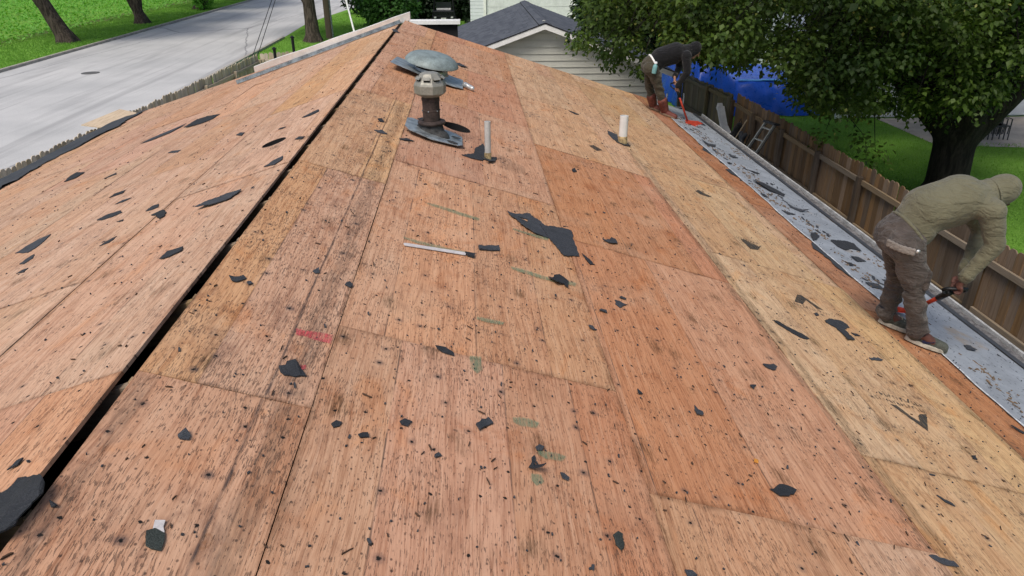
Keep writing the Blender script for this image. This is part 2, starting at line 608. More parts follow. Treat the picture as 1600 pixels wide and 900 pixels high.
def paint_mark_material(name, c, cover, grain=.55):
    """sprayed or chalked colour: thin, broken by the grain, thinning out towards its rim"""
    k = NT(name, .9)
    co = k.coord()
    n = k.noise(k.scale(co, (140, 12, 1)), 1.0, 3, .6)
    n2 = k.noise(co, 30, 4, .7)
    fade = k.n('ShaderNodeAttribute', attribute_name='fade').outputs['Fac']
    k.col(tuple(c))
    body = k.ramp(k.math('ADD', fade, k.math('MULTIPLY', k.math('SUBTRACT', n2, .5), .9)), .1, .8)
    f = k.math('MULTIPLY', body, k.math('ADD', 1 - grain, k.math('MULTIPLY', k.ramp(n, .36, .62), grain)))
    tr = k.n('ShaderNodeBsdfTransparent')
    mx = k.n('ShaderNodeMixShader')
    k.set(mx.inputs[0], k.math('MULTIPLY', f, cover))
    k.t.links.new(tr.outputs[0], mx.inputs[1])
    k.t.links.new(k.b.outputs[0], mx.inputs[2])
    k.t.links.new(mx.outputs[0], k.t.nodes['Material Output'].inputs['Surface'])
    return k.m

M = {}
M['ply'] = plywood_material()
M['felt'] = felt_material('grey_underlayment', (.315, .345, .385), .6)
M['edge_white'] = simple('grimy_release_film', (.50, .52, .54), .5, .35, 9)
M['felt_black'] = felt_material('black_felt', (.055, .06, .07), .12)
M['shingle'] = shingle_material('torn_shingle', (.040, .044, .052))
M['shingle_green'] = shingle_material('granule_shingle', (.05, .06, .055))
M['white_paint'] = simple('dirty_white_paint', (.80, .80, .78), .5, .08, 5)
M['white_metal'] = simple('white_coated_metal', (.70, .71, .72), .38, .1, 4)
M['galv'] = simple('galvanised_metal', (.31, .35, .37), .42, .4, 11, metal=.5, bump=.15, bscale=12)
M['vent_green'] = simple('grey_green_vent_paint', (.225, .275, .275), .5, .26, 9, metal=.1, bump=.12, bscale=9)
M['vent_tan'] = simple('dull_tan_vent_metal', (.27, .265, .235), .5, .16, 12, metal=.2)
M['rust'] = simple('dark_rusty_pipe', (.050, .036, .032), .7, .45, 16, bump=.3, bscale=60)
M['tar'] = simple('old_tar_rubber', (.05, .05, .05), .7, .5, 25, bump=.6, bscale=40)
M['lead'] = simple('dull_grey_boot', (.13, .135, .125), .6, .35, 18, bump=.35, bscale=25)
M['pvc'] = simple('white_pvc', (.66, .66, .64), .42, .06, 6)
M['pvc_grey'] = simple('weathered_grey_pvc', (.46, .47, .46), .5, .1, 8)
M['pvc_dirty'] = simple('stained_pvc_foot', (.36, .27, .14), .7, .5, 24)
M['paper'] = simple('white_paper_strip', (.56, .53, .53), .8, .12, 20)
M['ink'] = paint_mark_material('faded_stamp_ink', (.045, .045, .042), .95, .45)
M['paint_green'] = paint_mark_material('green_spray', (.12, .27, .17), .5)
M['paint_pink'] = paint_mark_material('pink_chalk', (.64, .10, .12), .85, .75)
M['paint_dark'] = paint_mark_material('tar_stain', (.05, .042, .040), .26, .9)
M['seam_tar'] = paint_mark_material('seam_tar', (.045, .04, .045), .62, .8)
M['moss'] = paint_mark_material('green_brown_mould', (.095, .078, .045), .30, .85)
M['rafter'] = board_material('rafter_lumber', (.34, .24, .14), .2, 0)
M['fence'] = board_material('weathered_picket', (.19, .122, .068), .32, 2, weather=.45)
M['fence_rail'] = board_material('weathered_rail', (.21, .16, .105), .2, 1, weather=.35)
M['fence_post'] = board_material('dark_fence_post', (.085, .062, .043), .2, 2, weather=.35)
M['fence_green'] = board_material('treated_picket', (.13, .115, .070), .2, 2, weather=.3, green=.5)
M['fence_pale'] = board_material('pale_street_picket', (.52, .44, .32), .22, 2, weather=.3)
M['lumber'] = board_material('fresh_lumber', (.62, .47, .30), .1, 1, weather=.05)
M['pole'] = board_material('utility_pole_wood', (.24, .16, .10), .1, 2, weather=.3)
M['road'] = road_material()
M['gutter'] = simple('dirty_gutter_metal', (.40, .40, .39), .5, .3, 6)
M['dry_grass'] = ground_material('dry_weedy_edge', (.10, .20, .03), (.16, .19, .07), (.20, .17, .10), .6, 2)
M['kerb'] = simple('kerb_concrete', (.36, .34, .30), .9, .2, 2, bump=.3, bscale=20)
M['patio'] = simple('patio_concrete', (.42, .38, .34), .9, .15, 2, bump=.2, bscale=20)
M['lawn'] = ground_material('mown_grass', (.14, .31, .04), (.19, .38, .06), (.11, .105, .05), .22)
M['soil'] = ground_material('dark_soil', (.030, .024, .019), (.045, .036, .028), (.02, .017, .014), .5, 3)
M['blade'] = leaf_material('grass_blade', (.13, .30, .035), (.25, .48, .08), .25, .6)
M['weed'] = leaf_material('weed_leaf', (.08, .26, .022), (.18, .45, .06), .3, .55)
M['leaf'] = leaf_material('linden_leaf', (.009, .030, .006), (.100, .165, .022), .28, .45)
M['leaf_yellow'] = leaf_material('linden_bract', (.17, .20, .04), (.30, .30, .08), .35, .4)
M['leaf_far'] = leaf_material('street_tree_leaf', (.020, .075, .012), (.070, .170, .030), .3, .5)
M['leaf_dark'] = leaf_material('evergreen_leaf', (.005, .016, .005), (.016, .042, .012), .1, .5)
M['bark'] = bark_material('brown_bark', (.035, .027, .021), (.125, .098, .078))
M['bark_dark'] = bark_material('dark_linden_bark', (.006, .005, .0045), (.030, .025, .021))
M['siding'] = simple('sage_vinyl_siding', (.50, .505, .455), .5, .05, 3)
M['siding_white'] = simple('white_vinyl_siding', (.66, .69, .72), .5, .05, 3)
k = NT('slate_grey_shingle', .9)
co = k.coord()
tabs = k.vor(k.scale(co, (6.9, 3.2, 0)), 1.0, dim='2D')
c = k.mix(k.sep(tabs.outputs['Color'])[0], (.060, .068, .085), (.105, .115, .135))
c = k.mix(k.ramp(k.noise(co, 90, 3, .7), .4, .7, 0, .5), c, (.05, .055, .068))
k.col(c)
k.bump(k.noise(co, 120, 2), .3, .004)
M['roof_slate'] = k.m
M['roof_dark'] = simple('ridge_shadow_line', (.02, .02, .024), .9, .2, 20)
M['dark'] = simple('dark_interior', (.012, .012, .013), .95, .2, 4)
M['tarp'] = simple('blue_tarp', (.012, .075, .46), .36, .1, 1.2, bump=.0)
M['tarp_edge'] = simple('pale_blue_tarp_hem', (.10, .34, .72), .4, .1, 4)
M['alu'] = simple('aluminium', (.50, .52, .53), .35, .12, 10, metal=.5)
M['black_metal'] = simple('black_metal', (.012, .013, .014), .45, .3, 10)
M['black_cloth'] = cloth_material('black_fabric', (.012, .012, .014), .3)
M['red_metal'] = simple('red_tool_paint', (.42, .045, .022), .45, .25, 20)
M['orange_handle'] = simple('orange_red_handle', (.50, .09, .05), .45, .2, 20)
M['hoodie_olive'] = cloth_material('olive_hoodie', (.135, .128, .082), .16, 1.0)
M['trouser_brown'] = cloth_material('brown_work_trousers', (.074, .061, .054), .45, 1.6, (.15, .133, .12))
M['hoodie_black'] = cloth_material('black_hoodie', (.0055, .0055, .007), .25, .9)
M['trouser_olive'] = cloth_material('dark_olive_trousers', (.058, .050, .033), .3, 1.8)
M['skin'] = simple('skin', (.32, .17, .11), .55, .12, 12)
M['skin_dirty'] = simple('grimy_skin', (.11, .048, .038), .6, .2, 16)
M['shoe'] = simple('grey_green_shoe', (.075, .08, .066), .75, .4, 22, bump=.2, bscale=60)
M['shoe_dark'] = simple('dark_sock', (.018, .018, .024), .9, .3, 20)
M['sole'] = simple('dirty_rubber_sole', (.42, .39, .32), .8, .25, 25)
M['lace'] = simple('dirty_lace', (.42, .38, .29), .9, .2, 30)
M['swoosh'] = simple('navy_shoe_mark', (.014, .018, .05), .5, .1, 10)
M['boot'] = simple('red_brown_boot', (.13, .038, .028), .6, .4, 15, bump=.2, bscale=40)
M['boot_toe'] = simple('tan_boot_foot', (.17, .11, .07), .7, .35, 15)
M['bottle'] = simple('teal_bottle', (.17, .36, .37), .3, .15, 8)
M['plastic_dark'] = simple('dark_grey_plastic', (.05, .055, .065), .5, .2, 6)
M['beige'] = simple('beige_sling', (.50, .42, .37), .8, .08, 8)
M['glass'] = simple('dark_glass', (.03, .034, .04), .12, .1, 3)
M['car'] = simple('black_car_paint', (.008, .009, .012), .3, .2, 3)
M['rubber'] = simple('rubber', (.012, .012, .012), .85, .2, 10)
M['orange_leaf'] = simple('orange_chip', (.60, .25, .04), .7, .2, 40)
SCRAPS=[
('R',0.006,'large torn dark shingle piece in the middle of the right slope, straight-cut lower half',[(1.609,4.484),(1.651,4.49),(1.704,4.517),(1.777,4.546),(1.846,4.536),(1.84,4.426),(1.831,4.397),(1.84,4.237),(1.835,4.089),(1.719,4.025),(1.684,4.155),(1.653,4.263)]),
('R',0.02,'ragged dark shingle piece with a round hole, tucked against the largest torn shingle',[(1.382,4.559),(1.418,4.549),(1.494,4.595),(1.526,4.645),(1.555,4.654),(1.569,4.601),(1.616,4.562),(1.651,4.49),(1.604,4.48),(1.65,4.272),(1.553,4.271),(1.464,4.366),(1.435,4.451),(1.4,4.473)]),
('R',0.004,'small pointed shingle sliver just below the corner of the largest torn shingle',[(1.856,4.144),(1.892,4.095),(1.927,4.018),(1.893,3.997),(1.874,4.064)]),
('R',0.006,'small hooked shingle scrap right of the largest torn shingle, on reddish plywood',[(2.076,4.555),(2.104,4.55),(2.14,4.587),(2.159,4.636),(2.191,4.621),(2.188,4.537),(2.133,4.5),(2.088,4.516)]),
('R',0.02,'ragged dark shingle scrap lying across the end of a green paint streak',[(1.569,3.605),(1.619,3.668),(1.617,3.684),(1.652,3.713),(1.683,3.679),(1.701,3.639),(1.684,3.547),(1.667,3.562),(1.668,3.595),(1.616,3.549)]),
('R',0.012,'jagged dark shingle scrap just below the pink paint patch',[(0.406,2.194),(0.427,2.203),(0.427,2.22),(0.453,2.239),(0.479,2.212),(0.508,2.174),(0.475,2.156),(0.436,2.152),(0.419,2.166)]),
('R',0.008,'dark shingle scrap on the cross joint in the middle of the deck',[(0.961,2.581),(1.004,2.601),(1.041,2.576),(1.044,2.547),(1.014,2.549),(0.97,2.56)]),
('R',0.006,'thick rounded rectangular shingle chip standing alone below the middle of the deck',[(1.133,2.112),(1.156,2.151),(1.181,2.172),(1.2,2.143),(1.147,2.08)]),
('R',0.003,'tiny grey shingle chip below and left of the thick rounded chip',[(0.987,1.891),(1.002,1.912),(1.013,1.9),(0.992,1.883)]),
('R',0.035,'bent L-shaped black shingle strip between two faint green smudges',[(1.32,1.935),(1.347,2.005),(1.351,1.992),(1.343,1.955),(1.373,1.931),(1.357,1.906)]),
('R',0.003,'small rounded shingle chip just above the bent L-shaped strip',[(1.357,2.057),(1.373,2.074),(1.389,2.061),(1.38,2.043),(1.36,2.04)]),
('R',0.003,'small oblong shingle chip right of the bent L-shaped strip',[(1.435,1.936),(1.45,1.941),(1.469,1.923),(1.462,1.908),(1.442,1.915)]),
('R',0.004,'small lumpy grey chip, leftmost of three chips level with each other in the lower deck',[(0.636,1.943),(0.649,1.965),(0.669,1.961),(0.664,1.939),(0.647,1.926)]),
('R',0.004,'small lumpy grey chip, rightmost of three chips level with each other in the lower deck',[(0.858,2.035),(0.874,2.055),(0.902,2.047),(0.887,2.016),(0.866,2.019)]),
('R',0.003,'flat narrow chip, lowest of three chips level with each other in the lower deck',[(0.729,1.917),(0.759,1.934),(0.765,1.915),(0.737,1.903)]),
('R',0.03,'dark crumpled tar lump on the narrow sheet beside the ridge gap',[(0.22,1.74),(0.233,1.765),(0.254,1.751),(0.255,1.731),(0.231,1.728)]),
('R',0.003,'granule-covered shingle tab near the bottom left, below a white paper strip',[(0.273,1.374),(0.289,1.389),(0.316,1.38),(0.323,1.357),(0.326,1.326),(0.304,1.325),(0.288,1.332)]),
('R',0.004,'tiny dark chip at the edge of the large folded shingle by the ridge gap',[(0.027,1.417),(0.052,1.406),(0.05,1.397),(0.041,1.398)]),
('R',0.003,'upright oblong greenish-black chip at the bottom of the middle deck row',[(1.586,1.688),(1.608,1.71),(1.623,1.702),(1.617,1.655),(1.6,1.624),(1.587,1.648)]),
('R',0.003,'dark chip cut by the bottom edge of the photo near the long joint',[(1.81,1.595),(1.836,1.596),(1.85,1.581),(1.816,1.566)]),
('R',0.008,'broad black shingle flake alone on reddish plywood in the lower right',[(2.337,2.114),(2.416,2.163),(2.446,2.164),(2.472,2.145),(2.413,2.092),(2.369,2.084)]),
('R',0.004,'small notched black chip on reddish plywood above the broad black flake',[(2.166,2.613),(2.177,2.588),(2.195,2.575),(2.185,2.543),(2.153,2.541)]),
('R',0.003,'tiny dark chip on reddish plywood close to the long tan sheet',[(2.58,2.942),(2.623,2.959),(2.586,2.905)]),
('R',0.006,'dark oblong flake on reddish plywood beside the edge of the tan sheets',[(2.769,3.222),(2.843,3.247),(2.855,3.219),(2.831,3.184),(2.777,3.193)]),
('R',0.004,'slim dark chip just right of the long joint in the lower middle',[(1.886,2.627),(1.912,2.607),(1.889,2.598)]),
('R',0.01,'black lumpy flake, middle one of a trio near the long joint',[(1.968,3.558),(1.999,3.559),(2.032,3.529),(1.981,3.471),(1.961,3.507)]),
('R',0.005,'small black flake, topmost of a trio near the long joint',[(2.004,3.602),(2.023,3.636),(2.052,3.619),(2.039,3.596)]),
('R',0.005,'small black flake, leftmost of a trio near the long joint',[(1.835,3.358),(1.851,3.388),(1.886,3.391),(1.882,3.353),(1.86,3.356)]),
('R',0.004,'grey flake lying against the left side of the long joint',[(1.743,3.157),(1.767,3.155),(1.782,3.123),(1.76,3.112),(1.741,3.123)]),
('R',0.004,'long knife-shaped black shingle strip on the tan sheets',[(3.129,3.894),(3.158,3.909),(3.211,3.843),(3.299,3.794),(3.317,3.747),(3.276,3.728),(3.237,3.741),(3.18,3.795),(3.141,3.85)]),
('R',0.012,'bird-shaped black shingle piece on the tan sheets near the bent worker in green',[(3.632,4.145),(3.692,4.202),(3.797,4.227),(3.826,4.195),(3.826,4.141),(3.751,4.078),(3.755,3.942),(3.671,3.886),(3.68,3.983),(3.679,4.017),(3.669,4.073),(3.62,4.112)]),
('R',0.003,'thin black sliver beside the tail of the bird-shaped piece',[(3.786,4.051),(3.828,4.053),(3.842,4.025),(3.801,4.014)]),
('R',0.003,'tiny black chip above the bird-shaped piece under the second ink stamp',[(3.593,4.227),(3.627,4.253),(3.622,4.213),(3.588,4.187)]),
('R',0.004,'small black flake on the tan sheet below the heel of the worker in green',[(3.723,3.704),(3.806,3.74),(3.826,3.71),(3.731,3.677)]),
('R',0.006,'long dark wedge on the joint at the bottom right corner of the deck',[(2.943,1.919),(2.978,1.924),(3.04,1.904),(3.043,1.876),(2.982,1.884)]),
('R',0.003,'thin dark splinter on the lowest tan sheet',[(3.273,2.342),(3.313,2.313),(3.327,2.281),(3.293,2.303)]),
('R',0.003,'small dark chip on the tan sheet right of the largest ink stamp',[(3.792,2.778),(3.818,2.781),(3.803,2.746),(3.777,2.748)]),
('R',0.005,'dark splinter lying on the orange strip at the right edge of the photo',[(4.413,3.24),(4.467,3.234),(4.499,3.197),(4.461,3.184)]),
('R',0.012,'grey curled scrap right of the domed vent near the far end',[(0.915,10.176),(0.996,10.278),(1.061,10.179),(1.116,10.064),(1.017,9.986)]),
('R',0.01,'black pointed tab behind the wide white pipe',[(2.893,8.639),(3.009,8.582),(2.935,8.104),(2.888,8.227),(2.865,8.445)]),
('R',0.03,'torn dark shingle remains left of the thin grey pipe',[(1.056,5.64),(1.159,5.785),(1.165,5.892),(1.229,6.0),(1.267,5.918),(1.252,5.746),(1.233,5.652),(1.131,5.623)]),
('R',0.02,'torn dark shingle remains right of the foot of the thin grey pipe',[(1.286,5.8),(1.362,5.877),(1.339,5.72),(1.298,5.642),(1.271,5.633)]),
('R',0.006,'flat grey shingle sliver in front of the flashing of the stove-pipe vent',[(0.547,5.575),(0.602,5.657),(0.666,5.629),(0.598,5.573)]),
('R',0.003,'dark scrap left of the collar of the stove-pipe vent',[(0.643,6.408),(0.706,6.541),(0.728,6.466),(0.681,6.357)]),
('R',0.004,'short thick dark strip with a ragged white end, right of the white stick',[(1.168,3.821),(1.3,3.909),(1.297,3.829),(1.175,3.759)]),
('R',0.008,'blue-grey flake on the narrow sheet beside the ridge gap',[(0.074,2.739),(0.094,2.751),(0.119,2.791),(0.138,2.77),(0.113,2.719),(0.094,2.714)]),
('R',0.003,'tiny chip right of the blue-grey flake beside the ridge gap',[(0.147,2.738),(0.159,2.751),(0.173,2.74),(0.16,2.721)]),
('R',0.006,'small grey flake on the dark seam line beside the ridge',[(0.373,2.988),(0.395,3.023),(0.407,2.988),(0.39,2.971)]),
('R',0.004,'small grey flake against the first long joint from the ridge',[(0.528,2.93),(0.545,2.967),(0.563,2.95),(0.555,2.919)]),
('R',0.004,'grey sliver on tan plywood left of the stove-pipe vent flashing',[(0.345,5.605),(0.404,5.674),(0.452,5.607),(0.398,5.585)]),
('R',0.004,'small grey triangle on tan plywood between ridge and stove-pipe vent',[(0.332,5.986),(0.358,6.043),(0.395,5.95),(0.356,5.922)]),
('R',0.004,'small grey scrap on the ridge right below the white rake board',[(-0.075,11.467),(-0.014,11.55),(0.055,11.322),(-0.027,11.265)]),
('R',0.004,'thin dark curled strip on the far tan deck in front of the garage wall',[(2.454,9.173),(2.528,9.196),(2.599,9.14),(2.53,9.086)]),
('R',0.004,'small black flake on reddish plywood below the wide white pipe',[(2.082,6.212),(2.117,6.286),(2.129,6.198),(2.09,6.141)]),
('R',0.02,'long tangled strip of black felt on the grey underlayment, level with the ladder foot',[(4.735,8.26),(4.918,8.294),(4.984,8.201),(5.076,8.01),(4.983,7.862),(4.828,7.92),(4.77,8.089)]),
('R',0.006,'short black flake at the inner edge of the grey underlayment below the tangled strip',[(4.586,7.644),(4.633,7.638),(4.648,7.539),(4.589,7.534)]),
('R',0.02,'wavy narrow black strip in the middle of the grey underlayment',[(4.887,7.557),(4.923,7.455),(5.023,7.407),(5.123,7.442),(4.965,7.32),(4.856,7.381)]),
('R',0.008,'black flake on the grey underlayment just left of the wavy strip',[(4.624,7.116),(4.713,7.104),(4.777,7.074),(4.635,6.985)]),
('R',0.015,'large ragged black scrap on the grey underlayment uphill of the worker in green',[(4.852,6.398),(4.953,6.45),(5.079,6.519),(5.2,6.532),(5.177,6.335),(5.049,6.316),(4.93,6.206),(4.852,6.234)]),
('R',0.006,'oval black scrap on the grey underlayment nearest to the seat of the worker in green',[(4.863,6.007),(4.992,6.075),(5.03,5.992),(4.878,5.898)]),
('R',0.006,'narrow black scrap on the grey underlayment below the oval one',[(4.669,5.767),(4.727,5.775),(4.738,5.711),(4.677,5.673)]),
('R',0.003,'thin straight black sliver at the far part of the grey underlayment',[(4.927,8.902),(5.024,8.907),(5.086,8.851),(4.971,8.8)]),
('R',0.015,'crumpled brown-black scrap at the inner edge of the grey underlayment',[(4.649,6.445),(4.714,6.473),(4.727,6.397),(4.553,6.179)]),
('R',0.006,'black scrap on the grey underlayment behind the knee of the worker in green',[(4.608,5.288),(4.711,5.334),(4.766,5.34),(4.798,5.246),(4.634,5.203)]),
('R',0.005,'short black scrap on the grey underlayment touching the thigh of the worker in green',[(4.922,5.533),(5.012,5.573),(5.063,5.535),(4.971,5.431),(4.929,5.459)]),
('R',0.008,'black two-pointed scrap on the grey underlayment right of the shoe toes',[(4.949,4.402),(5.026,4.427),(5.027,4.353),(4.975,4.33),(4.928,4.327)]),
('R',0.01,'dark scrap on the far grey underlayment beyond the white bent downspout foot',[(4.638,10.099),(4.722,10.011),(4.881,10.113),(4.786,9.868),(4.666,9.843)]),
('R',0.005,'thin black strip on the grey underlayment, second beyond the ladder foot',[(4.893,9.575),(5.003,9.656),(5.037,9.56),(4.928,9.481)]),
('R',0.006,'short black flake on the grey underlayment downhill of a brown smear',[(4.648,8.983),(4.707,9.041),(4.714,8.959),(4.641,8.887)]),
('R',0.005,'small black strip on the far grey underlayment near the red shovel blade',[(5.186,12.004),(5.277,12.024),(5.27,11.782),(5.18,11.763)]),
('L',0.05,'black shingle strip curled up off the left slope near the ridge',[(0.529,3.997),(0.48,4.097),(0.399,4.125),(0.282,4.12),(0.285,4.052),(0.319,3.982),(0.439,3.97)]),
('L',0.05,'long lens-shaped shingle raised off the far left slope',[(2.259,8.25),(2.224,8.582),(2.096,8.636),(1.876,8.425),(1.887,8.181),(2.01,8.131)]),
('L',0.01,'long narrow grey shingle strip on the far left slope',[(2.784,8.21),(2.726,8.369),(2.645,8.446),(2.369,8.616),(2.449,8.285),(2.643,8.179)]),
('L',0.01,'large pointed blue-grey shingle at the left edge of the photo',[(1.993,4.459),(1.973,4.486),(1.978,4.555),(1.938,4.647),(1.862,4.69),(1.823,4.533),(1.811,4.405),(1.83,4.346)]),
('L',0.006,'ragged grey scrap below the large pointed shingle at the left edge',[(1.732,4.096),(1.735,4.184),(1.715,4.239),(1.663,4.131),(1.677,4.056)]),
('L',0.004,'small grey lens-shaped scrap, lowest of three at the left edge',[(1.614,3.875),(1.599,3.918),(1.562,3.918),(1.545,3.844)]),
('L',0.006,'straight grey strip with a pointed end, middle of the left slope',[(1.499,4.65),(1.446,4.715),(1.351,4.707),(1.295,4.62),(1.353,4.585),(1.432,4.593)]),
('L',0.006,'thin grey strip uphill beyond the straight pointed strip',[(1.534,5.003),(1.506,5.061),(1.426,5.043),(1.464,4.994)]),
('L',0.01,'rounded blue-grey scrap with a hooked tail on the left slope',[(0.913,4.226),(0.883,4.256),(0.852,4.274),(0.802,4.196),(0.771,4.091),(0.795,4.068),(0.865,4.184)]),
('L',0.01,'grey folded scrap just above the rounded hooked scrap',[(1.035,4.414),(1.024,4.5),(0.975,4.493),(0.94,4.4),(0.979,4.388)]),
('L',0.008,'blue-grey tapered shingle on the near left slope toward the ridge',[(0.425,3.204),(0.422,3.296),(0.392,3.288),(0.331,3.282),(0.314,3.229),(0.366,3.191)]),
('L',0.006,'slim grey scrap with a long tail in the middle of the near left slope',[(1.083,3.873),(1.072,3.931),(1.023,3.979),(1.024,3.883)]),
('L',0.003,'small dark chip below the straight pointed strip',[(1.219,4.376),(1.173,4.382),(1.161,4.337)]),
('L',0.008,'grey leaf-shaped scrap beside the ridge below the black oval vent hole',[(0.259,4.555),(0.219,4.659),(0.161,4.701),(0.141,4.602),(0.174,4.521)]),
('L',0.008,'slim grey strip beside the ridge above the black oval vent hole',[(0.335,6.072),(0.279,6.163),(0.215,6.219),(0.185,6.101),(0.258,6.035)]),
('L',0.006,'small grey scrap at the ridge edge right of the black oval vent hole',[(0.188,5.17),(0.163,5.213),(0.106,5.16),(0.118,5.102)]),
('L',0.004,'small thin scrap above the black oval vent hole',[(0.502,5.889),(0.468,5.91),(0.426,5.876),(0.452,5.845)]),
('L',0.006,'small grey diamond-shaped scrap on the middle left slope',[(1.026,6.364),(1.002,6.426),(0.932,6.335),(0.925,6.212)]),
('L',0.006,'small grey wedge below the long narrow strip on the left slope',[(1.815,6.688),(1.78,6.714),(1.655,6.613),(1.65,6.519)]),
('L',0.008,'grey triangular scrap near the left eave felt',[(3.167,7.172),(3.252,7.453),(3.252,7.59),(3.03,7.356),(3.034,7.164)]),
('L',0.008,'grey pointed scrap between the triangular scrap and the ridge',[(1.76,5.356),(1.752,5.44),(1.663,5.447),(1.645,5.353)]),
('L',0.004,'dark thin sliver uphill from the triangular scrap on the left slope',[(2.353,6.447),(2.32,6.51),(2.28,6.548),(2.228,6.454)]),
('L',0.006,'small dark wedge on the left slope near the folded shingle at the ridge gap',[(0.202,1.605),(0.196,1.642),(0.176,1.645),(0.177,1.618)])]
FOLDED=[(-0.155,1.437),(-0.143,1.488),(-0.129,1.482),(-0.115,1.505),(-0.117,1.533),(-0.09,1.526),(-0.043,1.497),(-0.002,1.461),(0.014,1.443),(0.023,1.414),(0.02,1.365),(0.015,1.322),(0.019,1.303),(-0.003,1.265),(-0.042,1.252)]
PAINT=[('green',[(0.826,4.315),(0.934,4.329),(1.061,4.309),(1.192,4.292),(1.183,4.228),(1.041,4.235),(0.916,4.255),(0.832,4.272)]),('green',[(1.402,4.287),(1.467,4.277),(1.654,4.275),(1.643,4.213),(1.527,4.219),(1.4,4.24)]),('green',[(1.349,3.653),(1.422,3.663),(1.593,3.644),(1.759,3.664),(1.742,3.604),(1.547,3.575),(1.406,3.593),(1.351,3.611)]),('green',[(1.146,2.951),(1.228,2.961),(1.291,2.961),(1.273,2.921),(1.201,2.91),(1.142,2.918)]),('green',[(0.731,3.665),(0.846,3.67),(1.029,3.682),(1.148,3.705),(1.14,3.663),(0.993,3.622),(0.832,3.614),(0.741,3.635)]),('green',[(1.273,2.213),(1.331,2.233),(1.394,2.215),(1.372,2.168),(1.305,2.16),(1.276,2.174)]),('green',[(1.36,2.044),(1.428,2.055),(1.479,2.046),(1.458,2.004),(1.39,1.997),(1.358,2.015)]),('green',[(1.325,1.91),(1.367,1.916),(1.377,1.874),(1.342,1.845),(1.321,1.87)]),('green',[(1.108,2.585),(1.164,2.599),(1.173,2.493),(1.14,2.45),(1.11,2.491)]),('pink',[(0.403,2.481),(0.438,2.482),(0.498,2.496),(0.556,2.498),(0.557,2.418),(0.5,2.417),(0.449,2.427),(0.414,2.42)]),('pink',[(0.468,2.233),(0.493,2.248),(0.503,2.222),(0.487,2.207)]),('pink',[(-0.004,6.624),(0.141,6.636),(0.315,6.66),(0.325,6.453),(0.165,6.445),(0.021,6.458)]),('dark',[(1.361,6.016),(1.502,5.961),(1.621,5.846),(1.623,5.594),(1.479,5.565),(1.361,5.595)]),('white',[(0.279,1.414),(0.303,1.418),(0.314,1.382),(0.284,1.385)])]
STICK=[(0.747,3.566),(0.753,3.579),(1.095,3.671),(1.092,3.632),(0.755,3.545)]
STICKTIP=[(1.088,3.666),(1.147,3.677),(1.14,3.627),(1.103,3.631)]
STAMPS=[([(3.525,3.134),(3.569,3.139),(3.608,3.046),(3.638,3.011),(3.667,3.073),(3.699,3.103),(3.755,3.122),(3.632,2.926)],[(3.46,3.177),(3.782,3.15)],[(3.522,3.238),(3.815,3.211)]),([(3.599,4.527),(3.642,4.54),(3.73,4.345),(3.672,4.344),(3.639,4.456),(3.565,4.356),(3.5,4.361)],[(3.475,4.318),(3.767,4.287)],None),([(3.537,5.561),(3.58,5.576),(3.679,5.485),(3.738,5.553),(3.631,5.384),(3.548,5.356)],[(3.509,5.6),(3.677,5.555)],None),([(3.512,6.838),(3.58,6.938),(3.624,6.872),(3.688,6.804),(3.628,6.754),(3.546,6.765)],None,None),([(2.455,7.465),(2.524,7.567),(2.607,7.445),(2.52,7.327)],None,None)]
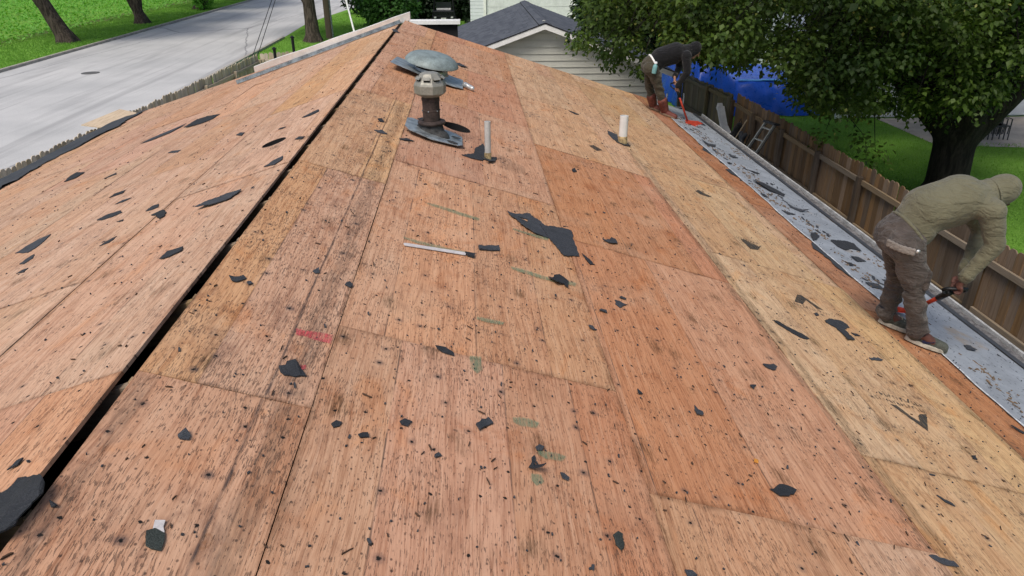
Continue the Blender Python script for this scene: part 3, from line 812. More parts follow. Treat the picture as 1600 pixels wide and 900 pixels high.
CROWN_IN=[(16.3,19.9,3.38),(3.9,17.1,4.59),(12.1,19.4,1.88),(9.6,20.1,4.07),(13.9,20.2,3.24),(7.3,12.7,3.17),(16.2,18.0,2.31),(14.5,18.7,2.78),(5.9,14.6,4.42),(8.4,20.0,4.46),(13.3,21.2,2.31),(15.5,20.0,2.74),(15.9,21.0,4.28),(5.8,15.3,4.05),(6.2,16.9,3.57),(6.5,19.6,3.59),(7.1,13.5,3.67),(7.0,12.4,4.72),(6.7,18.1,3.19),(4.1,16.5,3.89),(16.0,18.5,4.04),(7.1,19.9,3.24),(8.6,19.4,3.17),(6.7,18.9,3.47),(5.6,14.7,4.54),(11.9,20.8,1.76),(10.2,19.8,1.90),(7.3,21.1,3.11),(14.5,20.6,3.67),(17.2,20.6,4.14),(13.2,21.3,3.02),(14.4,18.5,2.36),(12.5,20.1,3.32),(5.7,13.3,4.02),(15.0,19.9,3.17),(8.7,20.0,4.49),(6.0,13.3,4.31),(10.9,21.5,3.89),(4.3,15.5,4.16),(4.6,17.5,3.57),(13.7,19.8,3.86),(13.9,18.8,3.05),(15.3,18.8,2.38),(11.1,21.3,3.54),(15.6,20.6,2.96),(9.4,22.1,4.43),(6.1,20.1,3.81),(15.0,21.5,3.28),(9.4,21.2,4.41),(6.3,19.1,3.53),(10.2,19.6,2.08),(11.1,18.6,1.99),(7.2,19.5,4.26),(12.5,20.8,2.79),(5.4,19.8,3.63),(9.7,22.2,3.57),(7.9,19.9,2.92),(4.4,13.4,4.63),(16.4,20.8,3.79),(11.4,21.1,1.68),(15.0,17.1,2.67),(4.7,16.0,4.37),(12.7,22.1,3.84),(5.1,13.7,4.12),(13.4,21.6,3.86),(11.5,21.7,3.60),(5.3,15.7,4.60),(13.5,20.2,3.40),(6.9,21.1,3.29),(9.6,20.0,3.30),(14.6,18.7,2.19),(13.4,19.3,2.61),(9.8,21.2,2.59),(8.5,19.8,3.20),(8.1,21.0,3.12),(5.8,20.3,4.02),(16.3,19.8,3.59),(11.9,22.4,3.90),(6.8,17.6,3.22),(8.9,21.2,2.88),(14.5,20.2,3.08),(5.9,19.8,3.92),(10.6,19.7,2.57),(12.3,21.1,2.71),(8.3,18.8,3.08),(13.4,21.5,3.89),(8.4,21.1,2.95),(10.2,19.6,2.26),(17.1,20.4,4.17),(10.7,18.4,2.08),(6.6,17.9,4.04),(6.4,18.5,3.54),(15.6,17.2,2.48),(9.5,20.3,3.14),(13.5,17.4,1.79),(6.6,17.5,3.56),(4.5,19.2,3.70),(12.6,20.3,2.46),(7.9,19.8,3.04),(9.1,20.9,3.11),(9.2,20.6,3.75),(8.9,21.5,3.70),(4.7,15.6,4.25),(6.6,19.9,3.42),(7.4,20.9,2.69),(5.1,16.9,4.21),(6.2,19.4,3.98),(10.7,20.1,3.47),(12.1,21.0,4.06),(8.5,21.6,4.40),(11.2,19.6,1.65),(4.2,16.2,3.95),(6.2,18.9,3.55),(6.5,20.0,3.81),(12.6,22.5,3.76),(4.3,18.7,4.11),(15.7,19.5,1.97),(11.9,19.8,3.17),(6.7,21.1,3.40),(15.7,17.2,2.70),(5.7,14.0,4.46),(14.4,20.6,4.34),(8.1,20.0,4.54),(5.5,20.7,3.88),(14.4,20.8,2.91),(11.9,21.4,3.27),(14.7,19.5,3.21),(15.3,20.7,3.71),(15.8,19.5,3.97),(4.9,19.6,3.32),(4.7,16.8,4.59),(4.1,16.8,4.66),(9.4,21.0,4.07),(9.9,18.5,2.31),(4.8,16.3,4.63),(11.3,21.4,4.40),(7.3,20.1,3.76),(10.9,18.3,1.74),(11.4,19.4,2.78),(15.2,21.8,3.92),(15.1,18.7,1.80),(10.2,21.3,2.72),(16.0,18.8,2.78),(8.6,20.5,3.66),(8.1,13.3,3.04),(7.9,20.2,3.07),(14.6,20.5,2.93),(7.0,18.9,4.14),(15.5,19.7,3.46),(6.0,12.8,4.38),(11.3,18.5,2.20),(4.6,16.8,4.25),(15.8,17.5,2.99),(15.5,20.0,2.71),(7.9,19.9,3.22),(6.9,20.3,4.03),(14.9,19.8,1.79),(13.9,18.9,2.96),(5.6,18.4,3.96),(13.3,21.3,2.51),(7.0,20.9,3.11),(4.5,16.5,4.67),(11.0,21.7,4.11),(8.6,21.8,3.41),(5.9,13.5,4.46),(12.8,18.3,1.82),(4.8,18.8,3.96),(15.1,20.4,3.30),(12.1,19.2,2.77),(5.3,13.2,4.59),(5.8,14.3,4.40),(12.1,20.2,4.15),(14.4,22.2,4.28),(17.0,19.0,3.26),(10.8,20.7,4.41),(14.1,20.1,2.84),(11.2,21.4,3.53),(4.7,16.9,3.99),(7.3,18.6,3.93),(12.8,22.0,4.24),(6.7,16.7,3.38),(11.0,20.2,4.06),(4.2,18.7,4.24),(6.9,20.6,4.14),(13.7,21.6,3.92),(5.3,17.3,4.37),(10.0,19.1,2.97),(12.0,20.5,1.77),(13.5,20.2,3.46),(14.5,18.6,2.34),(5.1,13.8,4.76),(15.4,19.4,3.86),(3.9,16.9,3.86),(13.1,20.4,3.93),(14.6,19.8,4.22),(10.0,18.7,2.21),(5.2,19.8,4.09),(9.6,20.3,4.51),(11.1,20.4,2.11),(7.7,20.9,2.57),(11.8,20.1,3.80),(6.0,18.1,3.69),(7.2,12.5,3.51),(11.6,22.2,3.65),(9.9,21.9,2.91),(6.3,18.1,3.62),(5.6,17.4,4.17),(11.4,20.2,3.99),(4.1,15.7,4.39),(14.4,20.7,4.12),(8.3,18.9,2.97),(5.2,16.4,3.89),(10.7,19.3,1.60),(11.3,20.2,2.60),(5.3,14.0,3.87),(8.4,20.5,3.03),(13.1,21.8,3.86),(6.9,19.2,3.37),(14.2,20.6,4.46),(7.4,20.9,3.93),(15.8,17.8,2.74),(13.7,20.5,3.17),(3.8,15.2,4.30),(10.9,18.0,1.81),(7.5,20.5,3.31),(16.4,19.9,3.87),(7.5,21.1,3.80),(13.8,20.6,3.97),(11.7,22.4,3.93),(13.7,19.6,2.78),(15.4,19.8,3.29),(12.7,21.6,3.14),(12.1,19.2,2.36),(12.1,19.8,2.79),(13.9,20.4,2.15),(14.9,20.5,3.13),(5.8,16.6,4.12),(14.6,19.3,1.65),(15.8,18.2,3.59),(9.7,21.6,3.64),(7.2,19.0,3.70),(6.8,20.0,3.50),(9.3,19.3,2.98),(13.3,20.8,2.13),(6.3,19.2,4.15),(10.6,21.8,3.81),(10.7,19.4,2.27),(15.8,20.9,3.55),(14.4,19.0,3.24),(4.9,18.8,4.56),(3.9,16.2,4.66),(17.1,19.8,3.12),(5.4,14.7,3.81),(16.5,20.4,2.78),(6.3,13.2,4.80),(16.9,19.6,3.34),(14.1,19.2,2.45),(6.6,21.2,3.76),(11.7,20.7,2.36),(6.9,19.5,4.09),(13.4,21.8,4.46),(4.7,13.8,4.17),(14.1,18.2,2.70),(6.6,20.0,3.37),(17.2,19.9,4.29),(8.6,20.0,3.55),(9.2,19.9,4.09),(16.1,20.0,4.16),(12.6,20.9,2.65),(5.6,17.1,4.51),(6.8,20.0,3.91),(17.4,19.6,3.51),(10.2,21.6,4.18),(11.5,19.8,2.81),(12.8,19.7,2.60),(6.3,18.5,3.89),(4.9,20.0,3.86),(14.9,20.9,4.31),(8.1,19.8,3.97),(7.1,19.7,4.25),(8.0,12.4,3.10),(13.8,17.7,2.10),(15.2,21.4,4.47),(14.8,19.4,2.54),(10.7,20.3,3.19),(6.1,14.4,3.76),(3.9,14.8,4.71),(10.8,20.3,2.38),(11.2,21.9,4.28),(7.4,19.6,4.12),(5.9,17.0,3.96),(16.3,19.8,2.39),(16.0,20.4,3.75),(14.8,19.2,3.46),(12.5,19.6,2.85),(13.2,22.0,3.64),(15.9,20.2,4.00),(10.1,19.2,2.31),(8.3,21.9,4.08),(8.7,20.8,3.30),(13.7,20.0,3.48),(15.6,19.6,4.52),(12.5,21.2,3.12),(5.8,20.0,4.56),(7.8,20.8,2.76),(9.1,22.2,3.66),(15.5,19.0,2.99),(13.5,17.6,2.24),(8.0,21.0,4.14),(10.6,20.0,2.33),(10.8,19.9,1.93),(16.4,21.1,3.76),(15.5,17.1,2.74),(13.8,21.5,3.80),(14.7,22.0,3.97),(7.7,19.9,3.15),(5.5,15.7,4.33),(16.2,21.3,4.42),(15.2,20.2,2.45),(4.5,19.1,4.19),(6.4,15.6,3.34),(6.3,15.8,3.40),(6.1,17.7,3.63),(10.0,19.2,2.65),(6.8,12.5,3.94),(5.6,14.8,4.76),(14.4,18.7,2.22),(12.5,20.7,4.27),(10.7,21.0,2.31),(12.6,20.7,3.95),(12.0,19.6,2.58),(13.0,19.7,2.38),(15.0,18.7,2.54),(13.4,20.1,2.24),(4.3,16.5,3.91),(11.7,22.0,4.38),(11.4,21.5,4.17),(10.6,21.4,2.96),(13.9,21.3,4.21),(7.0,19.2,3.14),(8.2,18.9,3.05),(13.3,17.5,2.19),(16.8,21.0,4.46),(16.3,18.4,4.03),(15.4,21.8,4.25),(12.5,19.7,3.20),(17.0,19.3,2.25),(7.7,20.1,4.02),(15.6,18.0,3.09),(4.5,17.8,3.96),(16.7,19.5,2.40),(17.4,19.8,3.83),(12.2,20.6,3.44),(14.3,20.7,4.53),(10.6,18.1,1.89),(5.7,19.7,4.51),(12.0,20.9,2.58),(13.8,18.0,2.29),(13.0,18.5,2.39),(11.4,21.4,3.76),(12.6,20.6,3.26),(8.5,20.0,4.41),(7.6,12.1,3.62),(10.6,21.8,2.87),(14.8,19.5,4.56),(4.8,18.0,4.60),(7.8,19.2,4.00),(16.7,20.3,4.08),(15.9,20.0,2.44),(10.2,19.2,2.89),(5.3,15.2,4.33),(12.7,20.8,3.06),(6.5,18.7,3.61),(14.9,19.7,2.34),(4.0,17.6,4.05),(6.4,18.9,3.36),(12.7,21.4,3.51),(5.5,14.2,4.72),(11.7,19.8,1.58),(5.7,19.8,3.95),(12.9,22.0,3.03),(10.7,20.7,2.81),(12.2,20.6,4.48),(6.3,19.0,3.56),(16.3,20.3,4.34),(10.7,22.0,3.82),(7.6,21.1,4.41),(15.4,20.5,3.10),(3.5,13.6,4.76),(5.9,17.1,4.54),(17.3,20.6,4.02),(13.7,20.8,1.88),(15.3,19.9,4.55),(14.7,20.9,3.16),(5.7,14.3,4.20),(8.1,19.6,3.08),(9.7,20.2,4.35),(11.7,22.4,3.73),(3.7,15.7,4.38),(11.4,20.4,4.27),(15.6,21.1,3.20),(6.2,20.2,4.36),(7.9,18.1,3.02),(4.9,13.2,4.51),(13.3,17.3,2.02),(7.4,12.1,4.61),(14.5,19.7,3.19),(11.0,20.7,3.48),(4.8,18.5,4.13),(6.7,16.8,3.24),(3.8,15.3,4.11),(14.0,21.3,3.23),(10.6,20.0,2.11),(14.9,20.7,2.96),(16.1,18.2,3.61),(10.0,20.8,3.51),(15.4,21.4,3.50),(6.2,17.5,4.16),(6.8,20.1,3.62),(11.0,18.8,2.18),(15.6,18.1,3.21),(12.2,22.6,4.43),(4.3,17.7,3.81),(12.2,21.0,3.92),(15.8,18.1,2.51),(4.4,15.9,3.49),(7.0,21.2,3.24),(11.6,19.9,2.69),(9.8,18.3,2.12),(15.6,19.7,2.41),(9.3,15.2,4.27),(10.7,12.9,4.74),(10.6,14.0,4.09),(9.5,12.3,4.33),(7.8,15.2,3.12),(8.7,13.5,3.52),(11.1,15.0,3.96),(10.1,13.2,3.75),(7.9,12.5,4.66),(5.0,13.8,3.87),(10.7,13.4,4.16),(9.9,13.7,4.24),(6.4,15.2,4.41),(9.2,15.0,4.63),(9.0,14.6,2.92),(10.8,13.2,3.70),(10.1,15.1,2.54),(8.8,13.1,4.17),(7.8,14.7,4.37),(7.7,13.1,2.95),(12.1,14.3,4.28),(8.9,13.7,3.77),(8.0,12.5,4.75),(12.5,15.0,4.61),(5.1,14.0,4.35),(8.2,14.7,2.63),(9.7,15.0,3.07),(9.0,14.2,4.35),(13.3,15.4,3.36),(7.8,13.2,4.39),(9.1,13.3,3.72),(9.5,12.6,3.99),(12.2,14.4,4.36),(7.8,12.5,3.53),(8.7,12.2,4.65),(8.6,14.3,3.30),(8.5,12.9,4.34),(8.1,15.5,3.46),(8.7,12.6,4.38),(10.1,12.6,3.86),(10.9,15.4,4.12),(9.7,14.4,3.61),(10.6,12.4,3.72),(6.2,14.4,3.46),(8.3,12.8,3.74),(8.1,12.4,4.62),(10.5,13.7,4.53),(8.3,13.5,3.44),(8.1,12.9,2.90),(8.3,14.0,4.53),(6.8,14.4,4.55),(7.9,13.4,4.40),(9.8,12.8,3.36),(9.6,15.4,3.69),(12.6,15.0,3.66),(8.0,12.3,4.50),(8.3,13.1,4.67),(5.3,13.2,4.40),(7.3,14.4,4.65),(7.7,13.1,4.69),(10.2,14.7,3.29),(5.5,14.9,3.82),(11.3,14.2,3.25),(6.8,13.2,4.25),(11.4,14.5,3.52),(11.2,12.8,3.75),(10.2,14.4,3.85),(11.0,12.9,4.39),(11.3,13.6,4.37),(10.2,14.5,4.45),(9.6,13.1,4.31),(7.6,13.1,3.32),(12.0,15.4,4.32),(10.6,14.0,3.51),(10.5,13.0,3.07),(8.5,12.3,3.73),(5.9,15.0,3.88),(9.4,14.6,3.40),(8.4,15.0,4.53),(7.3,12.6,4.64),(8.9,15.0,3.84),(12.0,14.7,3.16),(9.5,13.4,3.75),(10.3,13.9,4.65),(8.6,15.4,2.72),(10.7,13.6,3.64),(12.3,15.2,2.90),(6.6,12.7,4.65),(4.6,12.2,4.73),(6.9,12.8,3.72),(6.4,14.3,3.99),(10.5,13.4,2.90),(7.1,13.2,4.69),(7.0,13.1,3.76),(5.0,13.3,4.41),(5.0,12.8,4.09),(10.7,14.3,2.46),(9.0,12.8,4.28),(11.2,15.2,4.40),(11.7,14.8,2.62),(11.4,13.9,3.47),(10.6,12.6,4.51),(9.5,14.2,3.34),(9.1,15.1,2.98),(10.4,13.7,4.61),(7.9,12.9,3.37),(7.9,13.7,3.76),(9.9,13.8,4.28),(10.7,14.4,4.25),(11.1,13.3,3.94),(4.8,12.8,3.89),(8.1,15.4,4.54),(5.9,12.9,3.71),(10.4,14.1,4.12),(11.8,15.0,4.15),(8.4,14.8,4.25),(10.8,14.6,4.08),(6.5,13.4,4.73),(10.5,12.7,3.08),(6.1,12.6,4.65),(7.1,12.3,3.39),(7.8,13.4,4.53),(10.0,14.3,4.24),(10.7,15.1,4.30),(7.9,12.3,3.57),(6.1,13.9,3.78),(12.8,15.4,3.88),(8.3,14.5,4.49),(8.1,14.1,3.77),(10.6,12.6,3.99),(12.0,14.7,3.52),(8.2,12.3,4.41),(11.6,14.1,3.50),(8.4,14.9,3.43),(8.0,14.3,4.02),(12.1,14.6,4.00),(9.5,12.6,4.04),(11.0,15.4,4.62),(6.7,12.9,3.80),(5.0,13.4,4.20),(13.4,15.4,2.80),(8.9,12.8,4.08),(8.7,14.7,3.94),(7.8,12.8,3.89),(7.7,13.4,3.08),(11.1,13.2,4.56),(12.3,15.2,3.28),(11.1,13.7,3.26),(9.0,13.3,3.69),(9.6,13.8,3.65),(10.1,12.6,4.63),(5.6,13.8,4.15),(9.1,13.3,3.52),(6.1,14.2,3.79),(11.2,13.7,4.00),(9.9,14.3,4.02),(8.5,13.0,3.84),(4.9,13.2,4.67),(5.5,12.6,4.13),(8.3,15.2,3.29),(7.7,13.3,3.36),(9.2,13.3,4.58),(5.6,12.6,4.11),(9.3,13.5,2.99),(5.6,14.8,3.69),(6.1,12.8,3.82),(5.3,13.5,4.59),(9.0,15.1,4.34),(10.5,13.8,4.65),(7.3,13.9,4.61),(9.0,14.4,3.38),(9.5,15.1,2.84),(5.2,12.3,3.94),(6.7,15.0,3.68),(9.5,15.2,2.91),(10.0,13.8,4.02),(9.2,14.7,2.90),(10.3,12.7,2.98),(8.4,15.1,3.77),(8.8,12.5,4.47),(12.0,14.5,3.11),(8.0,14.7,2.67),(8.6,13.3,4.18),(11.0,14.3,4.47),(7.3,12.9,3.90),(12.1,15.5,4.52),(7.5,12.5,4.14),(12.5,15.1,4.51),(9.5,12.2,4.50),(5.9,14.3,4.64),(11.5,13.6,4.55),(6.4,12.3,3.75),(6.9,13.7,3.46),(9.9,12.9,3.29)]
CROWN_LOW=[(3.4,16.2,3.47),(3.5,17.2,3.51),(3.7,17.2,3.32),(3.5,15.7,3.59),(3.5,15.2,3.67),(3.8,16.8,3.35),(4.1,18.6,3.59),(3.9,17.2,3.72),(4.1,17.9,3.65),(4.4,19.4,3.38),(4.4,18.5,3.69),(4.0,16.6,3.78),(4.6,19.5,2.97),(3.8,14.8,3.57),(4.8,19.4,2.67),(4.5,18.2,3.02),(4.2,15.9,3.23),(4.3,16.5,3.12),(4.3,16.1,3.30),(4.3,15.9,3.24),(4.2,14.9,3.56),(4.9,18.2,3.14),(4.7,16.6,3.65),(4.2,14.7,3.74),(4.3,14.8,3.62),(5.0,17.6,3.36),(5.3,18.3,2.57),(4.8,15.8,3.26),(4.5,14.6,3.16),(5.7,19.5,2.27),(5.7,19.0,2.78),(5.7,18.9,2.75),(5.9,17.1,3.16),(4.9,13.4,3.86),(5.8,16.4,3.41),(5.6,15.6,3.45),(5.0,13.4,3.70),(5.4,14.6,3.46),(6.6,18.2,2.92),(5.4,14.5,3.51),(5.6,14.6,3.56),(5.9,15.1,3.37),(6.3,16.2,3.34),(6.8,17.6,3.11),(6.4,15.8,3.17),(7.3,17.2,2.89),(5.6,12.9,3.75),(7.8,18.5,2.73),(7.2,16.9,3.01),(6.1,13.5,3.48),(8.0,15.4,2.81),(8.6,16.3,2.40),(9.6,18.9,2.24),(9.5,18.3,2.24),(7.9,14.7,2.64),(9.5,17.6,1.98),(8.2,14.7,2.57),(9.4,17.1,1.90),(10.3,19.0,1.67),(10.5,19.0,1.51),(8.2,14.3,2.52),(8.6,14.9,2.27),(9.0,15.8,2.15),(9.4,16.3,2.00),(10.7,18.9,1.53),(10.9,18.7,1.60),(7.8,12.6,2.78),(8.2,13.5,2.65),(10.4,17.1,1.76),(11.0,18.3,1.66),(10.7,17.8,1.73),(8.7,13.8,2.72),(9.5,15.2,2.25),(10.5,16.7,1.96),(9.6,15.3,2.14),(9.1,14.1,2.59),(8.9,13.6,2.65),(8.5,12.8,2.80),(11.0,17.0,1.82),(10.9,16.8,1.98),(10.6,16.3,2.14),(10.6,15.9,2.26),(9.5,13.9,2.64),(11.7,17.3,1.74),(9.8,14.1,2.50),(11.8,17.2,1.73),(11.5,16.7,2.08),(12.1,17.4,1.62),(10.1,14.3,2.54),(9.1,12.6,2.89),(12.3,17.6,1.74),(10.7,15.0,2.37),(12.7,17.9,1.68),(12.7,17.8,1.70),(10.8,15.0,2.37),(10.5,14.3,2.58),(10.5,14.3,2.43),(10.5,14.3,2.48),(13.5,18.5,1.34),(10.5,14.0,2.43),(12.6,17.0,1.66),(12.7,17.0,1.64),(12.3,16.5,1.93),(13.0,17.4,1.82),(13.0,17.3,1.90),(10.6,13.7,2.50),(12.3,16.1,2.12),(9.9,12.6,2.87),(13.3,17.5,1.89),(11.7,15.0,2.28),(13.8,18.1,1.76),(14.4,18.5,1.54),(12.7,16.3,2.02),(13.2,16.8,2.05),(11.7,14.8,2.41),(11.6,14.4,2.42),(12.8,16.1,2.09),(12.1,15.0,2.46),(12.5,15.5,2.39),(14.1,17.6,1.83),(12.2,14.9,2.38),(11.0,13.3,2.77),(11.7,14.2,2.66),(11.6,14.0,2.80),(12.5,15.1,2.40),(12.9,15.5,2.42),(13.9,16.8,2.27),(12.8,15.2,2.57),(14.8,17.8,2.02),(13.8,16.4,2.34),(11.2,13.1,3.09),(14.8,17.6,2.09),(15.4,18.3,2.25),(12.4,14.5,3.01),(15.0,17.6,2.16)]
